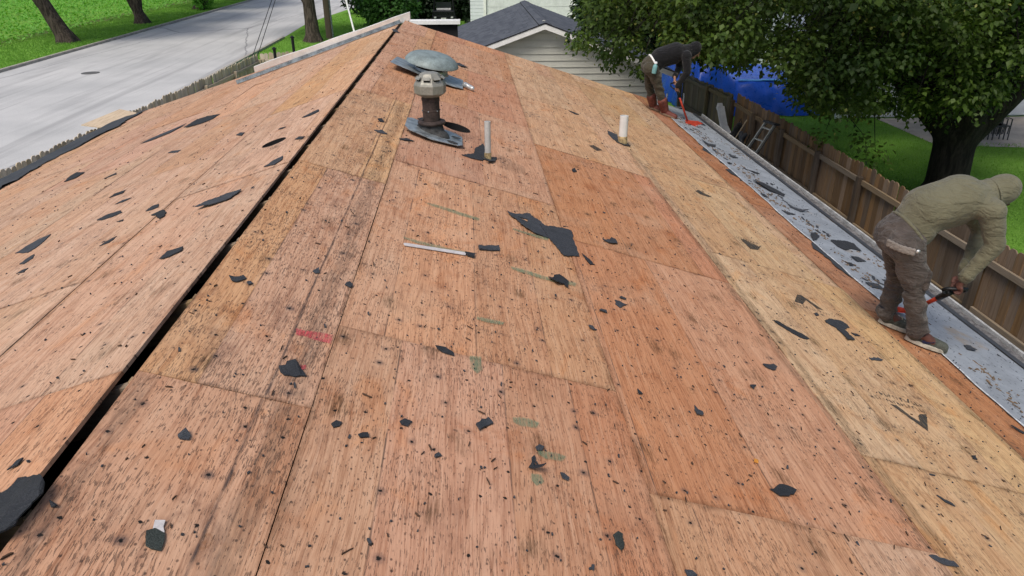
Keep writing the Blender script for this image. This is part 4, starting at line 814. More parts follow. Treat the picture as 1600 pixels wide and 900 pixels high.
CROWN_OUT=[(7.8,11.1,5.13),(16.8,16.2,4.04),(14.1,20.7,6.61),(7.0,21.7,6.54),(10.9,11.4,3.85),(6.4,18.9,5.60),(6.2,10.7,6.63),(4.5,16.0,6.09),(9.4,14.1,11.48),(16.0,10.1,4.42),(15.3,17.1,10.63),(3.7,18.7,5.62),(5.6,13.9,8.53),(14.0,11.6,4.93),(8.6,15.5,11.65),(6.5,10.2,5.36),(12.8,12.4,8.69),(19.0,13.9,8.00),(3.8,15.7,8.10),(11.8,20.8,7.67),(13.2,17.4,11.04),(14.4,17.8,10.10),(7.6,19.8,7.83),(16.8,17.9,4.00),(14.6,11.0,4.95),(16.9,15.0,4.51),(16.5,20.7,4.88),(18.3,13.7,4.86),(14.3,21.0,7.61),(13.1,16.5,10.45),(6.1,12.5,9.86),(5.3,14.5,5.90),(5.1,19.1,9.28),(10.6,20.8,10.12),(13.6,22.2,5.21),(5.0,15.8,5.48),(10.5,19.8,9.52),(14.8,10.6,6.10),(5.5,13.5,7.67),(16.6,16.9,7.68),(5.8,13.4,7.83),(7.0,9.6,6.26),(6.7,12.3,8.48),(14.9,18.6,9.38),(6.6,15.2,10.70),(18.1,15.9,8.70),(17.8,18.0,5.57),(18.9,15.6,6.21),(11.7,10.9,9.55),(6.8,12.4,6.45),(9.2,11.5,8.50),(16.6,15.6,3.73),(15.2,21.9,4.72),(17.1,15.3,3.66),(12.7,10.2,3.47),(17.6,18.4,7.83),(17.9,15.9,8.85),(6.5,19.3,9.94),(6.3,12.0,8.21),(13.1,21.9,8.60),(11.4,10.0,9.00),(17.4,17.8,8.20),(18.3,14.6,9.39),(19.2,13.0,5.74),(12.5,12.5,10.10),(7.2,19.6,7.69),(18.2,12.1,3.90),(17.1,20.6,6.83),(10.7,18.8,9.25),(8.9,21.0,8.48),(5.8,19.1,6.58),(6.8,15.7,9.43),(17.0,17.8,6.63),(18.0,15.5,9.89),(12.4,11.1,7.09),(8.8,16.0,10.84),(15.7,17.3,10.82),(16.1,18.9,7.19),(7.4,21.1,8.41),(17.3,11.7,8.10),(14.7,10.8,4.61),(8.2,20.7,8.90),(14.7,21.7,7.81),(6.7,19.0,8.35),(3.8,15.1,7.57),(14.0,11.0,7.59),(7.5,16.5,10.06),(6.6,12.0,9.78),(12.2,10.6,3.52),(11.1,17.1,10.97),(18.2,17.2,5.98),(3.6,18.3,6.89),(9.5,9.8,7.00),(20.1,16.0,5.14),(13.6,11.3,3.67),(19.4,18.4,6.10),(11.1,16.3,11.38),(3.9,15.9,5.50),(16.4,12.2,9.15),(12.5,13.8,11.70),(12.8,21.6,4.64),(3.4,12.7,5.60),(11.9,20.5,7.87),(11.8,11.1,7.33),(12.6,16.4,10.69),(16.5,21.3,5.03),(13.9,11.8,10.73),(8.5,18.7,9.14),(10.1,20.8,6.06),(9.2,21.4,7.48),(18.0,18.8,4.63),(14.0,10.4,5.67),(17.3,16.3,6.41),(16.0,10.4,6.56),(15.5,12.3,3.24),(8.6,20.2,5.73),(7.9,18.1,10.66),(5.2,17.1,7.55),(9.5,11.2,6.52),(16.1,12.4,8.72),(15.9,19.3,6.25),(17.4,18.1,7.62),(12.9,21.4,5.32),(12.6,21.0,7.00),(8.0,11.1,8.23),(19.4,16.8,4.98),(13.2,11.1,7.35),(13.4,14.7,10.51),(12.7,11.4,4.09),(19.0,18.7,6.33),(6.1,10.9,6.74),(17.9,14.5,9.30),(11.9,16.0,10.43),(13.7,18.9,8.74),(14.2,13.4,10.54),(6.9,19.1,9.05),(7.9,21.1,8.58),(10.2,17.5,9.92),(18.2,15.3,7.42),(17.2,17.3,3.95),(8.4,17.3,11.27),(3.5,13.8,6.86),(12.7,21.1,7.50),(13.3,10.1,5.47),(9.7,22.0,6.80),(14.8,10.5,3.99),(18.2,16.1,5.89),(9.5,20.7,10.15),(8.2,21.8,7.57),(13.9,14.6,10.21),(17.4,18.0,4.78),(18.0,14.0,4.12),(8.6,20.0,7.36),(17.2,18.4,5.48),(5.6,19.6,7.63),(14.5,21.2,5.17),(12.1,12.9,9.34),(11.9,19.1,8.96),(8.7,11.0,6.41),(12.8,21.4,9.42),(14.5,21.2,8.33),(14.4,16.1,11.04),(3.8,14.7,7.65),(11.4,21.8,6.71),(11.0,15.0,10.92),(17.6,12.6,7.16),(13.8,19.9,9.05),(8.4,20.4,6.26),(15.8,15.1,10.48),(14.5,9.4,5.82),(4.4,13.6,9.22),(14.6,16.9,10.38),(8.2,21.9,6.63),(19.1,14.7,4.11),(15.6,11.3,9.42),(9.1,18.8,9.29),(11.3,10.7,4.74),(13.8,16.8,10.84),(4.9,15.5,9.87),(15.2,17.1,9.09),(16.4,12.9,9.83),(19.2,17.6,6.79),(12.0,10.7,5.26),(17.6,12.5,6.53),(17.9,16.5,8.31),(18.7,13.9,5.07),(14.5,9.7,5.79),(17.3,13.2,7.10),(5.5,19.9,8.56),(18.2,17.1,9.38),(9.3,12.6,9.42),(16.4,18.0,4.80),(18.0,17.2,9.47),(16.1,19.3,8.26),(5.1,11.6,6.86),(5.5,15.1,7.54),(7.3,20.3,6.24),(6.9,19.3,10.11),(16.8,13.2,5.79),(7.2,11.2,5.63),(9.0,16.9,10.92),(7.6,14.4,10.66),(7.2,12.3,6.89),(15.8,15.0,9.45),(9.4,11.8,9.49),(9.1,17.9,9.68),(18.0,13.1,4.52),(15.5,18.1,10.65),(12.4,10.2,7.29),(16.6,15.0,9.40),(12.3,19.5,9.64),(5.8,15.8,8.87),(4.7,16.7,9.62),(5.0,12.3,5.73),(12.7,16.3,10.81),(12.8,16.4,11.53),(13.8,21.0,6.81),(8.1,21.2,5.50),(12.2,17.7,10.91),(5.0,17.5,9.34),(15.9,11.1,4.56),(15.0,21.5,6.00),(17.8,19.0,5.65),(12.0,16.0,10.85),(12.9,21.3,8.86),(8.8,16.9,10.61),(6.0,21.6,6.28),(11.1,9.5,3.74),(6.6,19.0,8.67),(12.8,9.4,4.39),(19.7,16.8,4.41),(12.9,14.2,11.36),(13.2,16.5,11.85),(7.6,19.3,10.68),(4.2,15.0,8.75),(15.0,20.3,9.06),(18.5,12.7,7.92),(12.9,16.8,11.85),(11.7,20.3,8.65),(9.3,9.7,6.31),(4.6,13.0,7.77),(12.6,11.2,4.63),(7.5,12.0,9.90),(11.4,10.5,8.14),(7.0,12.4,8.89),(10.6,11.1,7.90),(10.4,20.7,6.19),(14.5,22.0,7.75),(3.7,16.3,6.73),(11.2,18.6,9.76),(12.2,9.1,3.77),(10.3,14.2,11.12),(4.6,14.7,8.54),(8.8,19.0,8.79),(5.2,11.9,7.45),(13.5,9.3,4.89),(6.6,10.5,5.62),(4.9,19.7,5.41),(16.4,10.4,4.67),(12.1,15.3,10.28),(14.9,15.4,10.74),(15.5,11.8,7.50),(6.1,11.9,7.30),(17.1,15.9,8.83),(12.3,9.4,4.90),(9.7,18.9,10.28),(15.6,13.1,9.41),(17.0,11.5,5.25),(19.1,15.0,3.48),(17.0,12.4,6.73),(16.2,21.0,7.17),(13.4,12.2,9.70),(11.8,11.7,9.40),(16.9,16.3,7.99),(6.8,20.2,8.96),(13.7,11.2,8.80),(18.0,18.2,3.93),(9.3,10.4,5.73),(14.6,20.0,6.24),(16.8,17.9,5.44),(6.8,20.2,6.83),(16.5,16.8,10.20),(16.2,19.9,5.10),(12.4,16.2,11.50),(7.1,15.2,11.19),(5.6,11.6,6.84),(5.1,17.4,7.55),(12.2,20.2,8.43),(18.1,12.9,3.46),(16.4,12.0,9.65),(6.7,21.5,7.21),(7.2,11.6,5.91),(10.9,22.3,4.77),(5.4,16.3,4.90),(13.9,21.6,5.66),(9.7,10.5,5.96),(11.4,16.5,11.60),(15.2,12.9,9.08),(19.4,15.2,7.08),(13.8,15.5,11.41),(15.3,21.9,5.24),(9.8,20.2,8.50),(18.1,16.3,4.22),(6.0,20.4,5.83),(8.1,16.5,10.26),(13.1,10.3,6.41),(4.9,19.2,8.74),(9.8,21.8,5.12),(15.7,16.6,9.84),(14.1,11.3,8.69),(17.8,19.3,8.32),(11.3,15.6,10.75),(16.7,18.6,4.55),(16.4,18.2,6.94),(16.1,20.0,5.94),(16.9,15.7,9.50),(18.0,19.0,7.18),(12.6,22.2,6.35),(6.2,19.3,7.20),(10.3,15.1,10.74),(16.1,10.2,5.08),(10.8,21.9,7.84),(17.3,13.4,6.15),(13.3,11.3,4.49),(10.7,10.0,7.10),(6.8,14.1,8.50),(12.0,13.6,10.52),(11.6,11.9,11.00),(7.1,10.8,5.70),(17.0,19.7,7.54),(17.0,17.7,3.74),(11.5,10.9,6.71),(10.5,12.3,9.15),(7.5,15.7,10.36),(6.6,13.9,10.24),(12.1,17.1,10.51),(17.6,15.7,5.81),(11.9,11.7,10.28),(9.5,21.2,5.99),(18.6,16.5,8.81),(5.1,16.4,9.51),(14.9,21.4,7.78),(17.5,18.3,9.80),(11.4,10.0,4.75),(15.8,10.9,7.89),(16.9,16.6,9.78),(6.7,9.8,6.38),(6.1,14.4,8.07),(14.5,20.2,5.12),(7.7,13.5,10.75),(13.2,21.4,9.48),(16.2,13.3,9.32),(8.4,13.5,10.90),(16.8,20.1,6.57),(17.5,16.4,5.60),(16.2,11.0,6.98),(12.8,9.5,5.04),(16.9,13.1,4.34),(3.9,16.3,8.08),(5.2,18.3,5.75),(9.7,21.2,7.86),(15.0,9.3,5.62),(17.1,11.6,5.73),(4.6,13.2,5.95),(15.8,18.6,7.94),(5.6,15.8,7.41),(9.2,11.6,10.53),(16.3,15.0,8.72),(17.0,12.7,4.91),(7.5,12.9,10.11),(12.0,10.5,8.08),(12.8,22.2,8.00),(17.4,12.5,6.69),(17.6,14.8,6.31),(7.9,14.8,11.07),(16.8,17.7,9.73),(12.3,11.3,10.39),(5.4,12.0,5.57),(17.3,20.9,5.49),(3.2,16.4,8.22),(14.1,15.6,10.19),(15.6,10.1,3.55),(18.7,17.5,8.54),(4.8,13.3,7.86),(6.9,12.6,6.89),(15.1,20.3,7.95),(4.5,15.5,6.22),(13.2,10.8,7.13),(9.6,9.5,3.82),(14.8,15.8,9.48),(8.5,13.7,10.99),(5.7,19.0,6.25),(13.5,20.9,9.18),(14.9,12.0,7.00),(19.3,16.3,4.86),(19.2,19.1,5.90),(10.8,15.0,11.71),(6.6,11.8,6.71),(11.9,10.4,4.18),(12.2,11.0,5.09),(5.3,12.0,6.08),(14.2,14.9,9.99),(17.3,15.5,9.55),(8.9,14.6,9.66),(17.1,18.2,8.31),(10.8,21.4,9.42),(14.7,15.8,9.66),(10.6,20.1,9.31),(11.8,20.3,10.61),(15.8,18.8,9.65),(5.1,18.1,9.17),(2.6,16.4,6.79),(10.2,22.1,8.43),(12.9,15.1,10.79),(18.9,12.4,5.77),(12.3,13.4,11.07),(14.0,19.2,9.54),(7.9,10.4,8.01),(14.5,18.8,10.88),(7.4,16.4,11.30),(4.6,18.9,5.81),(8.5,20.4,5.66),(10.7,14.0,10.53),(9.0,20.9,6.53),(4.5,18.6,5.95),(12.5,10.8,4.53),(16.9,14.8,8.74),(16.4,12.1,8.06),(17.1,13.1,5.08),(6.9,11.3,8.07),(14.7,11.2,5.67),(13.3,15.5,11.45),(15.8,16.8,9.15),(5.1,15.0,7.77),(3.6,13.1,6.98),(8.3,21.1,8.25),(4.9,12.6,6.87),(12.6,18.2,11.67),(12.9,15.3,11.78),(9.9,21.6,7.51),(12.9,21.5,6.32),(6.6,13.9,9.70),(12.3,20.8,5.02),(14.9,16.3,11.52),(15.3,21.3,5.41),(4.5,20.3,5.78),(13.5,12.2,10.73),(12.5,14.1,11.54),(10.9,15.2,12.05),(17.0,18.1,7.57),(9.6,14.2,10.06),(12.0,10.7,8.38),(14.6,18.7,9.06),(7.7,13.9,10.76),(6.0,13.4,7.66),(3.7,15.8,6.78),(16.9,18.0,8.08),(19.5,14.1,5.06),(18.1,14.1,7.49),(6.0,18.8,7.79),(9.4,21.9,5.44),(8.8,12.4,9.57),(12.0,21.1,4.60),(18.1,17.1,8.90),(15.6,11.3,5.02),(5.7,19.4,8.96),(15.9,20.6,7.36),(14.2,20.6,7.18),(9.2,19.8,8.09),(11.2,18.0,10.05),(17.2,19.5,4.81),(5.2,11.0,7.53),(18.4,16.7,4.81),(15.5,13.0,10.54),(12.6,14.5,11.15),(12.2,11.9,8.51),(7.7,16.2,10.86),(10.2,17.8,10.70),(5.4,13.7,7.86),(12.9,9.4,7.29),(17.8,18.5,5.78),(8.7,9.9,5.15),(17.4,15.7,9.81),(4.8,17.4,8.83),(6.5,17.7,9.51),(15.7,21.1,6.52),(10.0,12.6,8.87),(13.9,10.3,7.58),(5.6,18.6,8.52),(13.4,12.4,9.10),(15.9,20.5,9.15),(12.9,16.5,10.64),(17.4,18.3,6.20),(17.0,12.8,7.41),(13.5,10.4,5.62),(7.3,20.3,6.91),(7.2,21.8,5.44),(15.3,11.5,9.51),(5.7,15.5,8.54),(5.7,11.5,7.35),(18.5,15.2,4.56),(15.6,21.3,6.65),(17.3,17.2,6.12),(12.3,14.6,10.59),(9.5,12.2,9.48),(17.4,17.5,8.53),(7.3,13.0,10.80),(10.9,16.6,11.97),(9.1,10.7,5.74),(7.8,12.8,9.49),(9.6,19.0,9.47),(13.9,14.2,9.70),(10.2,13.4,9.50),(18.6,17.8,8.10),(11.0,10.0,4.38),(19.6,14.6,6.79),(12.0,21.2,6.63),(10.1,13.5,9.86),(14.3,11.7,7.45),(16.6,18.3,7.57)]
# ------------------------------------------------------------------ roof geometry
PITCH = R(17.573)
CP, SP = math.cos(PITCH), math.sin(PITCH)
Y0, Y1 = -2.6, 13.05                           # near and far gable ends
S_EAVE = 5.46

def rp(s, y, h=0.0, side='R'):
    """point on a roof slope: s metres down from the ridge, y along it, h above the deck"""
    g = 1 if side == 'R' else -1
    return Vector((g * (s * CP + h * SP), y, APEX - s * SP + h * CP))

def slope_matrix(s, y, side='R', h=0.0):
    o = rp(s, y, h, side)
    if side == 'R':
        ax, ay, az = Vector((CP, 0, -SP)), Vector((0, 1, 0)), Vector((SP, 0, CP))
    else:
        ax, ay, az = Vector((-CP, 0, -SP)), Vector((0, -1, 0)), Vector((-SP, 0, CP))
    m = Matrix((ax, ay, az)).transposed().to_4x4()
    m.translation = o
    return m

# ------------------------------------------------------------------ setting: ground, street, yards
def sheet(name, poly, z, mat, kind='structure', label=None, cat=None):
    o = obj(name, [(x, y, z) for x, y in poly], [tuple(range(len(poly)))], mat, None, origin=(0, 0, 0))
    o['kind'] = kind
    return o

g_ = sheet('ground', [(-260, -120), (260, -120), (260, 420), (-260, 420)], 0.0, M['lawn'])
sheet('road', [(-20.0, -60), (-10.2, -60), (-10.2, 46), (-10.45, 55), (-9.2, 66), (-5.5, 82), (-5.5, 260), (-20.0, 260)], .004, M['road'])
sheet('field_edge', [(-26.8, 10), (-25.0, 10), (-25.0, 140), (-26.8, 140)], .004, M['dry_grass'])
sheet('patio', [(14.6, 19.75), (30, 17.2), (30, 23.2), (14.6, 23.2)], .012, M['patio'])
sheet('mulch_bed', [(8.15, 6.0), (10.6, 6.2), (11.3, 9.0), (10.6, 11.2), (9.4, 12.2), (8.15, 12.6)], .006, M['soil'])
sheet('pale_bounce_strip', [(-7.1, -2), (-4.95, -2), (-4.95, 24), (-6.3, 25)], .006, M['patio'])  # unseen pale sheet, added to cut the green lawn bounce on the pickets
sheet('pale_bounce_apron', [(-4.9, 13.2), (4.95, 13.2), (4.95, 12.0), (7.6, 12.0), (7.2, 21.9), (-4.9, 21.9)], .010, M['patio'])  # unseen pale sheet, added so the garage wall gets less green bounce
sheet('side_path', [(4.95, -2), (7.9, -2), (7.9, 22), (4.95, 22)], .006, M['soil'])

for x0 in (-20.16, -10.2):
    n = 0
    y = -10.0
    end = 120 if x0 < -15 else 46
    while y < end:
        k = MB().box((x0 + .08, y + 1.22, .065), (.16, 2.425, .13))
        kb = k.build('kerb', M['kerb'])
        soft(kb, .02, 2)
        kb['kind'] = 'structure'
        y += 2.44
mh = MB().lathe([(.38, 0), (.38, .012), (.33, .012), (.33, .006), (.0, .006)], 28, (-15.9, 34.0, .003), cap=False)
o = mh.build('manhole_cover', simple('iron_cover', (.12, .12, .12), .7, .3, 12))
tag(o, 'round dark manhole cover in the pale street near the kerb', 'manhole')

# blades and leaves: numpy built, one mesh per mass
def leaf_mesh(name, P, L, Wd, N, tone, mat, parent=None, origin=(0, 0, 0), fold=.25, seed=1, droop=None):
    r_ = np.random.default_rng(seed)
    n = len(P)
    N = N / np.maximum(np.linalg.norm(N, axis=1, keepdims=True), 1e-6)
    t = r_.normal(size=(n, 3))
    if droop is not None:
        t = t + droop
    t = t - N * (t * N).sum(1, keepdims=True)
    t /= np.maximum(np.linalg.norm(t, axis=1, keepdims=True), 1e-6)
    b = np.cross(N, t)
    L = L[:, None]
    Wd = Wd[:, None]
    v = np.empty((n, 4, 3))
    v[:, 0] = P
    v[:, 1] = P + t * L * .42 + b * Wd * .5 + N * L * fold * .35
    v[:, 2] = P + t * L - N * L * fold * .3
    v[:, 3] = P + t * L * .42 - b * Wd * .5 + N * L * fold * .35
    off = np.array(root_offset(parent)) if parent is not None else np.array(origin)
    v = v.reshape(-1, 3) - off
    me = bpy.data.meshes.new(name)
    me.vertices.add(n * 4)
    me.vertices.foreach_set('co', v.ravel())
    idx = np.arange(n)[:, None] * 4
    tri = np.concatenate([idx + np.array([[0, 1, 2]]), idx + np.array([[0, 2, 3]])], 1).reshape(-1)
    me.loops.add(n * 6)
    me.loops.foreach_set('vertex_index', tri)
    me.polygons.add(n * 2)
    me.polygons.foreach_set('loop_start', np.arange(n * 2) * 3)
    me.polygons.foreach_set('loop_total', np.full(n * 2, 3))
    me.update(calc_edges=True)
    at = me.attributes.new('tone', 'FLOAT', 'POINT')
    at.data.foreach_set('value', np.repeat(tone, 4))
    me.materials.append(mat)
    o = bpy.data.objects.new(name, me)
    col.objects.link(o)
    if parent is not None:
        o.parent = parent
    else:
        o.location = origin
    return o

def grass_patch(name, inside, box, n, h, w, mat, label, seed, up=.5):
    r_ = np.random.default_rng(seed)
    x0, x1, y0, y1 = box
    P = np.stack([r_.uniform(x0, x1, n), y0 + (y1 - y0) * r_.uniform(0, 1, n) ** 1.3, np.zeros(n)], 1)
    P = P[inside(P[:, 0], P[:, 1])]
    n = len(P)
    P[:, 2] = .001
    N = np.stack([r_.normal(0, 1, n), r_.normal(0, 1, n), r_.uniform(-.1, up, n)], 1)
    o = leaf_mesh(name, P, r_.uniform(.6, 1.3, n) * h, r_.uniform(.7, 1.3, n) * w, N, r_.random(n), mat, seed=seed, droop=np.array([0, 0, 2.2]))
    tag(o, label, 'grass', kind='stuff')
    return o

grass_patch('lawn_grass', lambda x, y: (x > 8.05) & ~((x > 14.6) & (y > 20.1 - (x - 14.6) * .165)) & ~((x < 11) & (y < 11.6)),
            (8, 26, 7, 34), 90000, .07, .014, M['blade'], 'short mown grass of the back yard behind the plank fence', 3)
grass_patch('verge_grass', lambda x, y: x < -20.25, (-25.5, -20.2, 24, 95), 60000, .10, .03, M['blade'], 'mown grass verge beyond the street kerb', 4)
grass_patch('corner_grass', lambda x, y: (x > -10.0 + np.maximum(0, y - 55) * .16), (-10, 1.0, 30, 80), 50000, .09, .028, M['blade'], 'mown grass corner beyond the far gable', 5)
# tall broad-leaved weeds in the field beyond the verge
nw = 60000
P = np.stack([rng.uniform(-62, -25.2, nw), rng.uniform(28, 130, nw), np.zeros(nw)], 1)
edge_h = np.clip((-25.2 - P[:, 0]) / 2.5, .15, 1)
P[:, 2] = rng.uniform(.02, .5, nw) * edge_h * (.6 + .4 * np.sin(P[:, 0] * .9) * np.sin(P[:, 1] * .5))
Nn = np.stack([rng.normal(0, .6, nw), rng.normal(0, .6, nw) - .3, rng.uniform(.3, 1.2, nw)], 1)
o = leaf_mesh('field_weeds', P, rng.uniform(.10, .27, nw), rng.uniform(.08, .2, nw), Nn, rng.random(nw), M['weed'], seed=8)
tag(o, 'bright green broad-leaved weeds filling the field beyond the verge', 'weeds', kind='stuff')

# ------------------------------------------------------------------ the house being re-roofed
house = thing('house', (0, 5, 0), 'low gabled house with bare weathered plywood roof deck stripped of its shingles', 'house')
SHEETS = {}
SALMON, ROSE, TAN, KHAKI, ORANGE, PALE = (.575, .300, .170), (.58, .280, .150), (.64, .395, .222), (.625, .42, .235), (.46, .22, .105), (.61, .352, .208)

def plywood_sheet(side, s0, s1, y0, y1, tint, weather, hole=None, key=None):
    w, l = s1 - s0 - .003, y1 - y0 - .003
    nx, ny = 3, 6
    sag = random.uniform(-.004, .004)
    twist = random.uniform(-.0025, .0025)
    lift = random.uniform(-.0015, .0025)
    top, bot = [], []
    for j in range(ny + 1):
        for i in range(nx + 1):
            u, v = i / nx, j / ny
            ex = random.uniform(-.0012, .0012) if i in (0, nx) else 0
            ey = random.uniform(-.0012, .0012) if j in (0, ny) else 0
            x, yy = u * w + ex, v * l + ey
            z = lift + sag * math.sin(math.pi * v * 2) * math.sin(math.pi * u) + twist * (u - .5) * (v - .5) * 4
            top.append((x, yy, z))
            bot.append((x, yy, z - .0125))
    n = len(top)
    fs_ = []
    for j in range(ny):
        for i in range(nx):
            a = j * (nx + 1) + i
            b, c, d = a + 1, a + nx + 2, a + nx + 1
            fs_.append((a, b, c, d))
    ring = [i for i in range(nx + 1)] + [j * (nx + 1) + nx for j in range(1, ny + 1)] + [ny * (nx + 1) + i for i in range(nx - 1, -1, -1)] + [j * (nx + 1) for j in range(ny - 1, 0, -1)]
    for q in range(len(ring)):
        a, b = ring[q], ring[(q + 1) % len(ring)]
        fs_.append((a, n + a, n + b, b))
    for j in range(ny):
        for i in range(nx):
            a = n + j * (nx + 1) + i
            fs_.append((a, a + nx + 1, a + nx + 2, a + 1))
    me = mesh('plywood_sheet', top + bot, fs_)
    o = bpy.data.objects.new('plywood_sheet', me)
    col.objects.link(o)
    me.materials.append(M['ply'])
    mat = slope_matrix(s0 + .0015, (y0 if side == 'R' else y1) + (.0015 if side == 'R' else -.0015), side)
    if hole:
        hs, hy, hr = hole
        hx, hyl = hs - s0, (hy - y0) if side == 'R' else (y1 - hy)
        cm = MB().lathe([(hr, -.1), (hr * 1.01, .1)], 40, (hx, hyl, 0))
        cme = mesh('cut', cm.v, cm.f)
        co_ = bpy.data.objects.new('cut', cme)
        col.objects.link(co_)
        bo = o.modifiers.new('b', 'BOOLEAN')
        bo.object = co_
        bo.operation = 'DIFFERENCE'
        dg = bpy.context.evaluated_depsgraph_get()
        dg.update()
        nm = bpy.data.meshes.new_from_object(o.evaluated_get(dg))
        o.modifiers.clear()
        o.data = nm
        bpy.data.objects.remove(co_)
    o.parent = house
    mat.translation -= house.location
    o.matrix_local = mat
    o.color = tuple(tint) + (weather,)
    if key:
        SHEETS[key] = o
    return o

def jit(c, a=.03):
    f = random.uniform(1 - a, 1 + a)
    return tuple(max(0, x * f * random.uniform(1 - a * .5, 1 + a * .5)) for x in c)

ROWS_R = [(0.004, .56, 2.009), (.56, 1.78, 2.581), (1.78, 3.0, 1.942), (3.0, 4.22, 2.535), (4.22, S_EAVE, 2.2)]
for ri, (sa, sb, j0) in enumerate(ROWS_R):
    k0 = math.floor((Y0 - j0) / 2.44)
    for k in range(k0, 6):
        ya, yb = max(Y0, j0 + 2.44 * k), min(Y1, j0 + 2.44 * (k + 1))
        if yb - ya < .05:
            continue
        mid = (ya + yb) / 2
        if ri == 0:
            t, w_ = (SALMON, .8) if mid < 2 else (PALE, .8) if mid < 4.4 else (TAN, .7) if mid < 6.9 else (PALE, .6)
        elif ri == 1:
            t, w_ = (SALMON, .55) if mid < 2.5 else (PALE, .5) if 4.9 > mid > 2.5 else (tuple(a * .5 + b * .5 for a, b in zip(PALE, ROSE)), .45)
        elif ri == 2:
            t, w_ = (PALE, .5) if mid < 1.9 else (ROSE, .4) if mid < 6.8 else (TAN, .5)
        elif ri == 3:
            t, w_ = KHAKI, .55
        else:
            t, w_ = ORANGE, .6
        hole = (1.0, 6.53, .135) if (ri == 1 and ya < 6.53 < yb) else None
        plywood_sheet('R', sa, sb, ya, yb, jit(t), w_, hole, ('R', ri, k))
ROWS_L = [(.066, .86, 2.04), (.86, 2.08, .82), (2.08, 3.30, 2.04), (3.30, 4.52, .9), (4.52, S_EAVE, 1.9)]
for ri, (sa, sb, j0) in enumerate(ROWS_L):
    k0 = math.floor((Y0 - j0) / 2.44)
    for k in range(k0, 6):
        ya, yb = max(Y0, j0 + 2.44 * k), min(Y1, j0 + 2.44 * (k + 1))
        if yb - ya < .05:
            continue
        mid = (ya + yb) / 2
        t = (.57, .335, .205) if mid < 2 else (.60, .378, .245)
        if ri == 0 and mid > 6.9:
            t = TAN
        if ri in (2, 3) and mid > 8:
            t = (.58, .35, .225)
        hole = (.40, 5.36, .095) if (ri == 0 and ya < 5.36 < yb) else None
        plywood_sheet('L', sa, sb, ya, yb, jit(t), .4, hole, ('L', ri, k))

# rafters bridging the ridge slot
for side in 'RL':
    y = 2.0 - .6 * 7
    base = None
    while y < Y1 - .05:
        if y > Y0 + .05:
            s_in = -.015 if side == 'R' else .0
            pts = [rp(s_in, y - .017, -.034, side), rp(s_in, y + .017, -.034, side), rp(5.3, y + .019, -.016, side), rp(5.3, y - .019, -.016, side)]
            MB().prism(pts, (0, 0, -.14)).build('rafter', M['rafter'], house)
        y += .6
# walls, closing the attic
wb = MB()
wb.box((-4.85, (Y0 + Y1) / 2, 1.25), (.15, Y1 - Y0 - .5, 2.5))
wb.build('side_wall', M['siding_white'], house)
MB().box((4.85, (Y0 + Y1) / 2, 1.25), (.15, Y1 - Y0 - .5, 2.5)).build('side_wall', M['siding_white'], house)
for yy in (Y0 + .3, Y1 - .3):
    MB().prism([(-4.77, yy - .06, 0), (4.77, yy - .06, 0), (4.77, yy - .06, APEX - 4.77 * SP / CP - .05), (0, yy - .06, APEX - .05), (-4.77, yy - .06, APEX - 4.77 * SP / CP - .05)], (0, .12, 0)).build('gable_wall', M['siding_white'], house)
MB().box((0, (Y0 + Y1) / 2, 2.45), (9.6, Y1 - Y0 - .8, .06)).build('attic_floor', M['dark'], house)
for side in 'RL':
    g = 1 if side == 'R' else -1
    e = rp(S_EAVE, 0, -.016, side)
    MB().box((e.x - g * .03, (Y0 + Y1) / 2, e.z - .085), (.03, Y1 - Y0, .16)).build('fascia', M['white_paint'], house)
    MB().box((e.x - g * .24, (Y0 + Y1) / 2, e.z - .15), (.39, Y1 - Y0 - .01, .012)).build('soffit', M['white_paint'], house)

# grey underlayment strip along the right eave
ys = np.arange(Y0, Y1, .09)
def wav(y, a, b, c):
    return math.sin(y * 1.7 + a) * .5 + math.sin(y * 4.3 + b) * .3 + math.sin(y * 11.1 + c) * .2
inner = [4.552 + .022 * wav(y, 0, 1, 2) + random.uniform(-.004, .004) for y in ys]
vs_, fs_ = [], []
NS = 7
for y, si in zip(ys, inner):
    for i in range(NS + 1):
        s = si + (5.395 - si) * i / NS
        h = .0042 + .0065 * (1 + wav(y * 1.3 + i, i * 1.3, 2, i)) * (.4 if i in (0, NS) else 1)
        vs_.append(rp(s, y, h))
for j in range(len(ys) - 1):
    for i in range(NS):
        a = j * (NS + 1) + i
        fs_.append((a, a + 1, a + NS + 2, a + NS + 1))
obj('underlayment', vs_, fs_, M['felt'], house, True)
vs_, fs_ = [], []
for y, si in zip(ys, inner):
    wd = max(.001, .007 + .008 * wav(y * 1.9, 4, 2, 0))
    for ds in (-wd, .004):
        vs_.append(rp(si + ds, y, .0125 if ds > 0 else .0085))
for j in range(len(ys) - 1):
    fs_.append((j * 2, j * 2 + 1, j * 2 + 3, j * 2 + 2))
obj('underlayment_edge', vs_, fs_, M['edge_white'], house)
# black felt showing torn along the inner edge
ys2 = np.arange(Y0, Y1, .035)
run = []
for y in list(ys2) + [None]:
    t = None
    if y is not None:
        a = wav(y * 1.15, 3, 5, 1) + .45 * wav(y * 3.1, 1, 2, 4)
        t = max(0.0, a) * .11 + (random.uniform(-.006, .010) if a > .02 else 0)
    if y is not None and t > .006:
        run.append((y, t))
    else:
        if len(run) > 2:
            vs_, fs_ = [], []
            for yy, tt in run:
                si = float(np.interp(yy, ys, inner))
                vs_ += [rp(si - tt, yy, .0055 + random.uniform(0, .004)), rp(si + .02, yy, .0032)]
            for j in range(len(run) - 1):
                fs_.append((2 * j, 2 * j + 1, 2 * j + 3, 2 * j + 2))
            obj('torn_felt', vs_, fs_, M['felt_black'], house)
        run = []
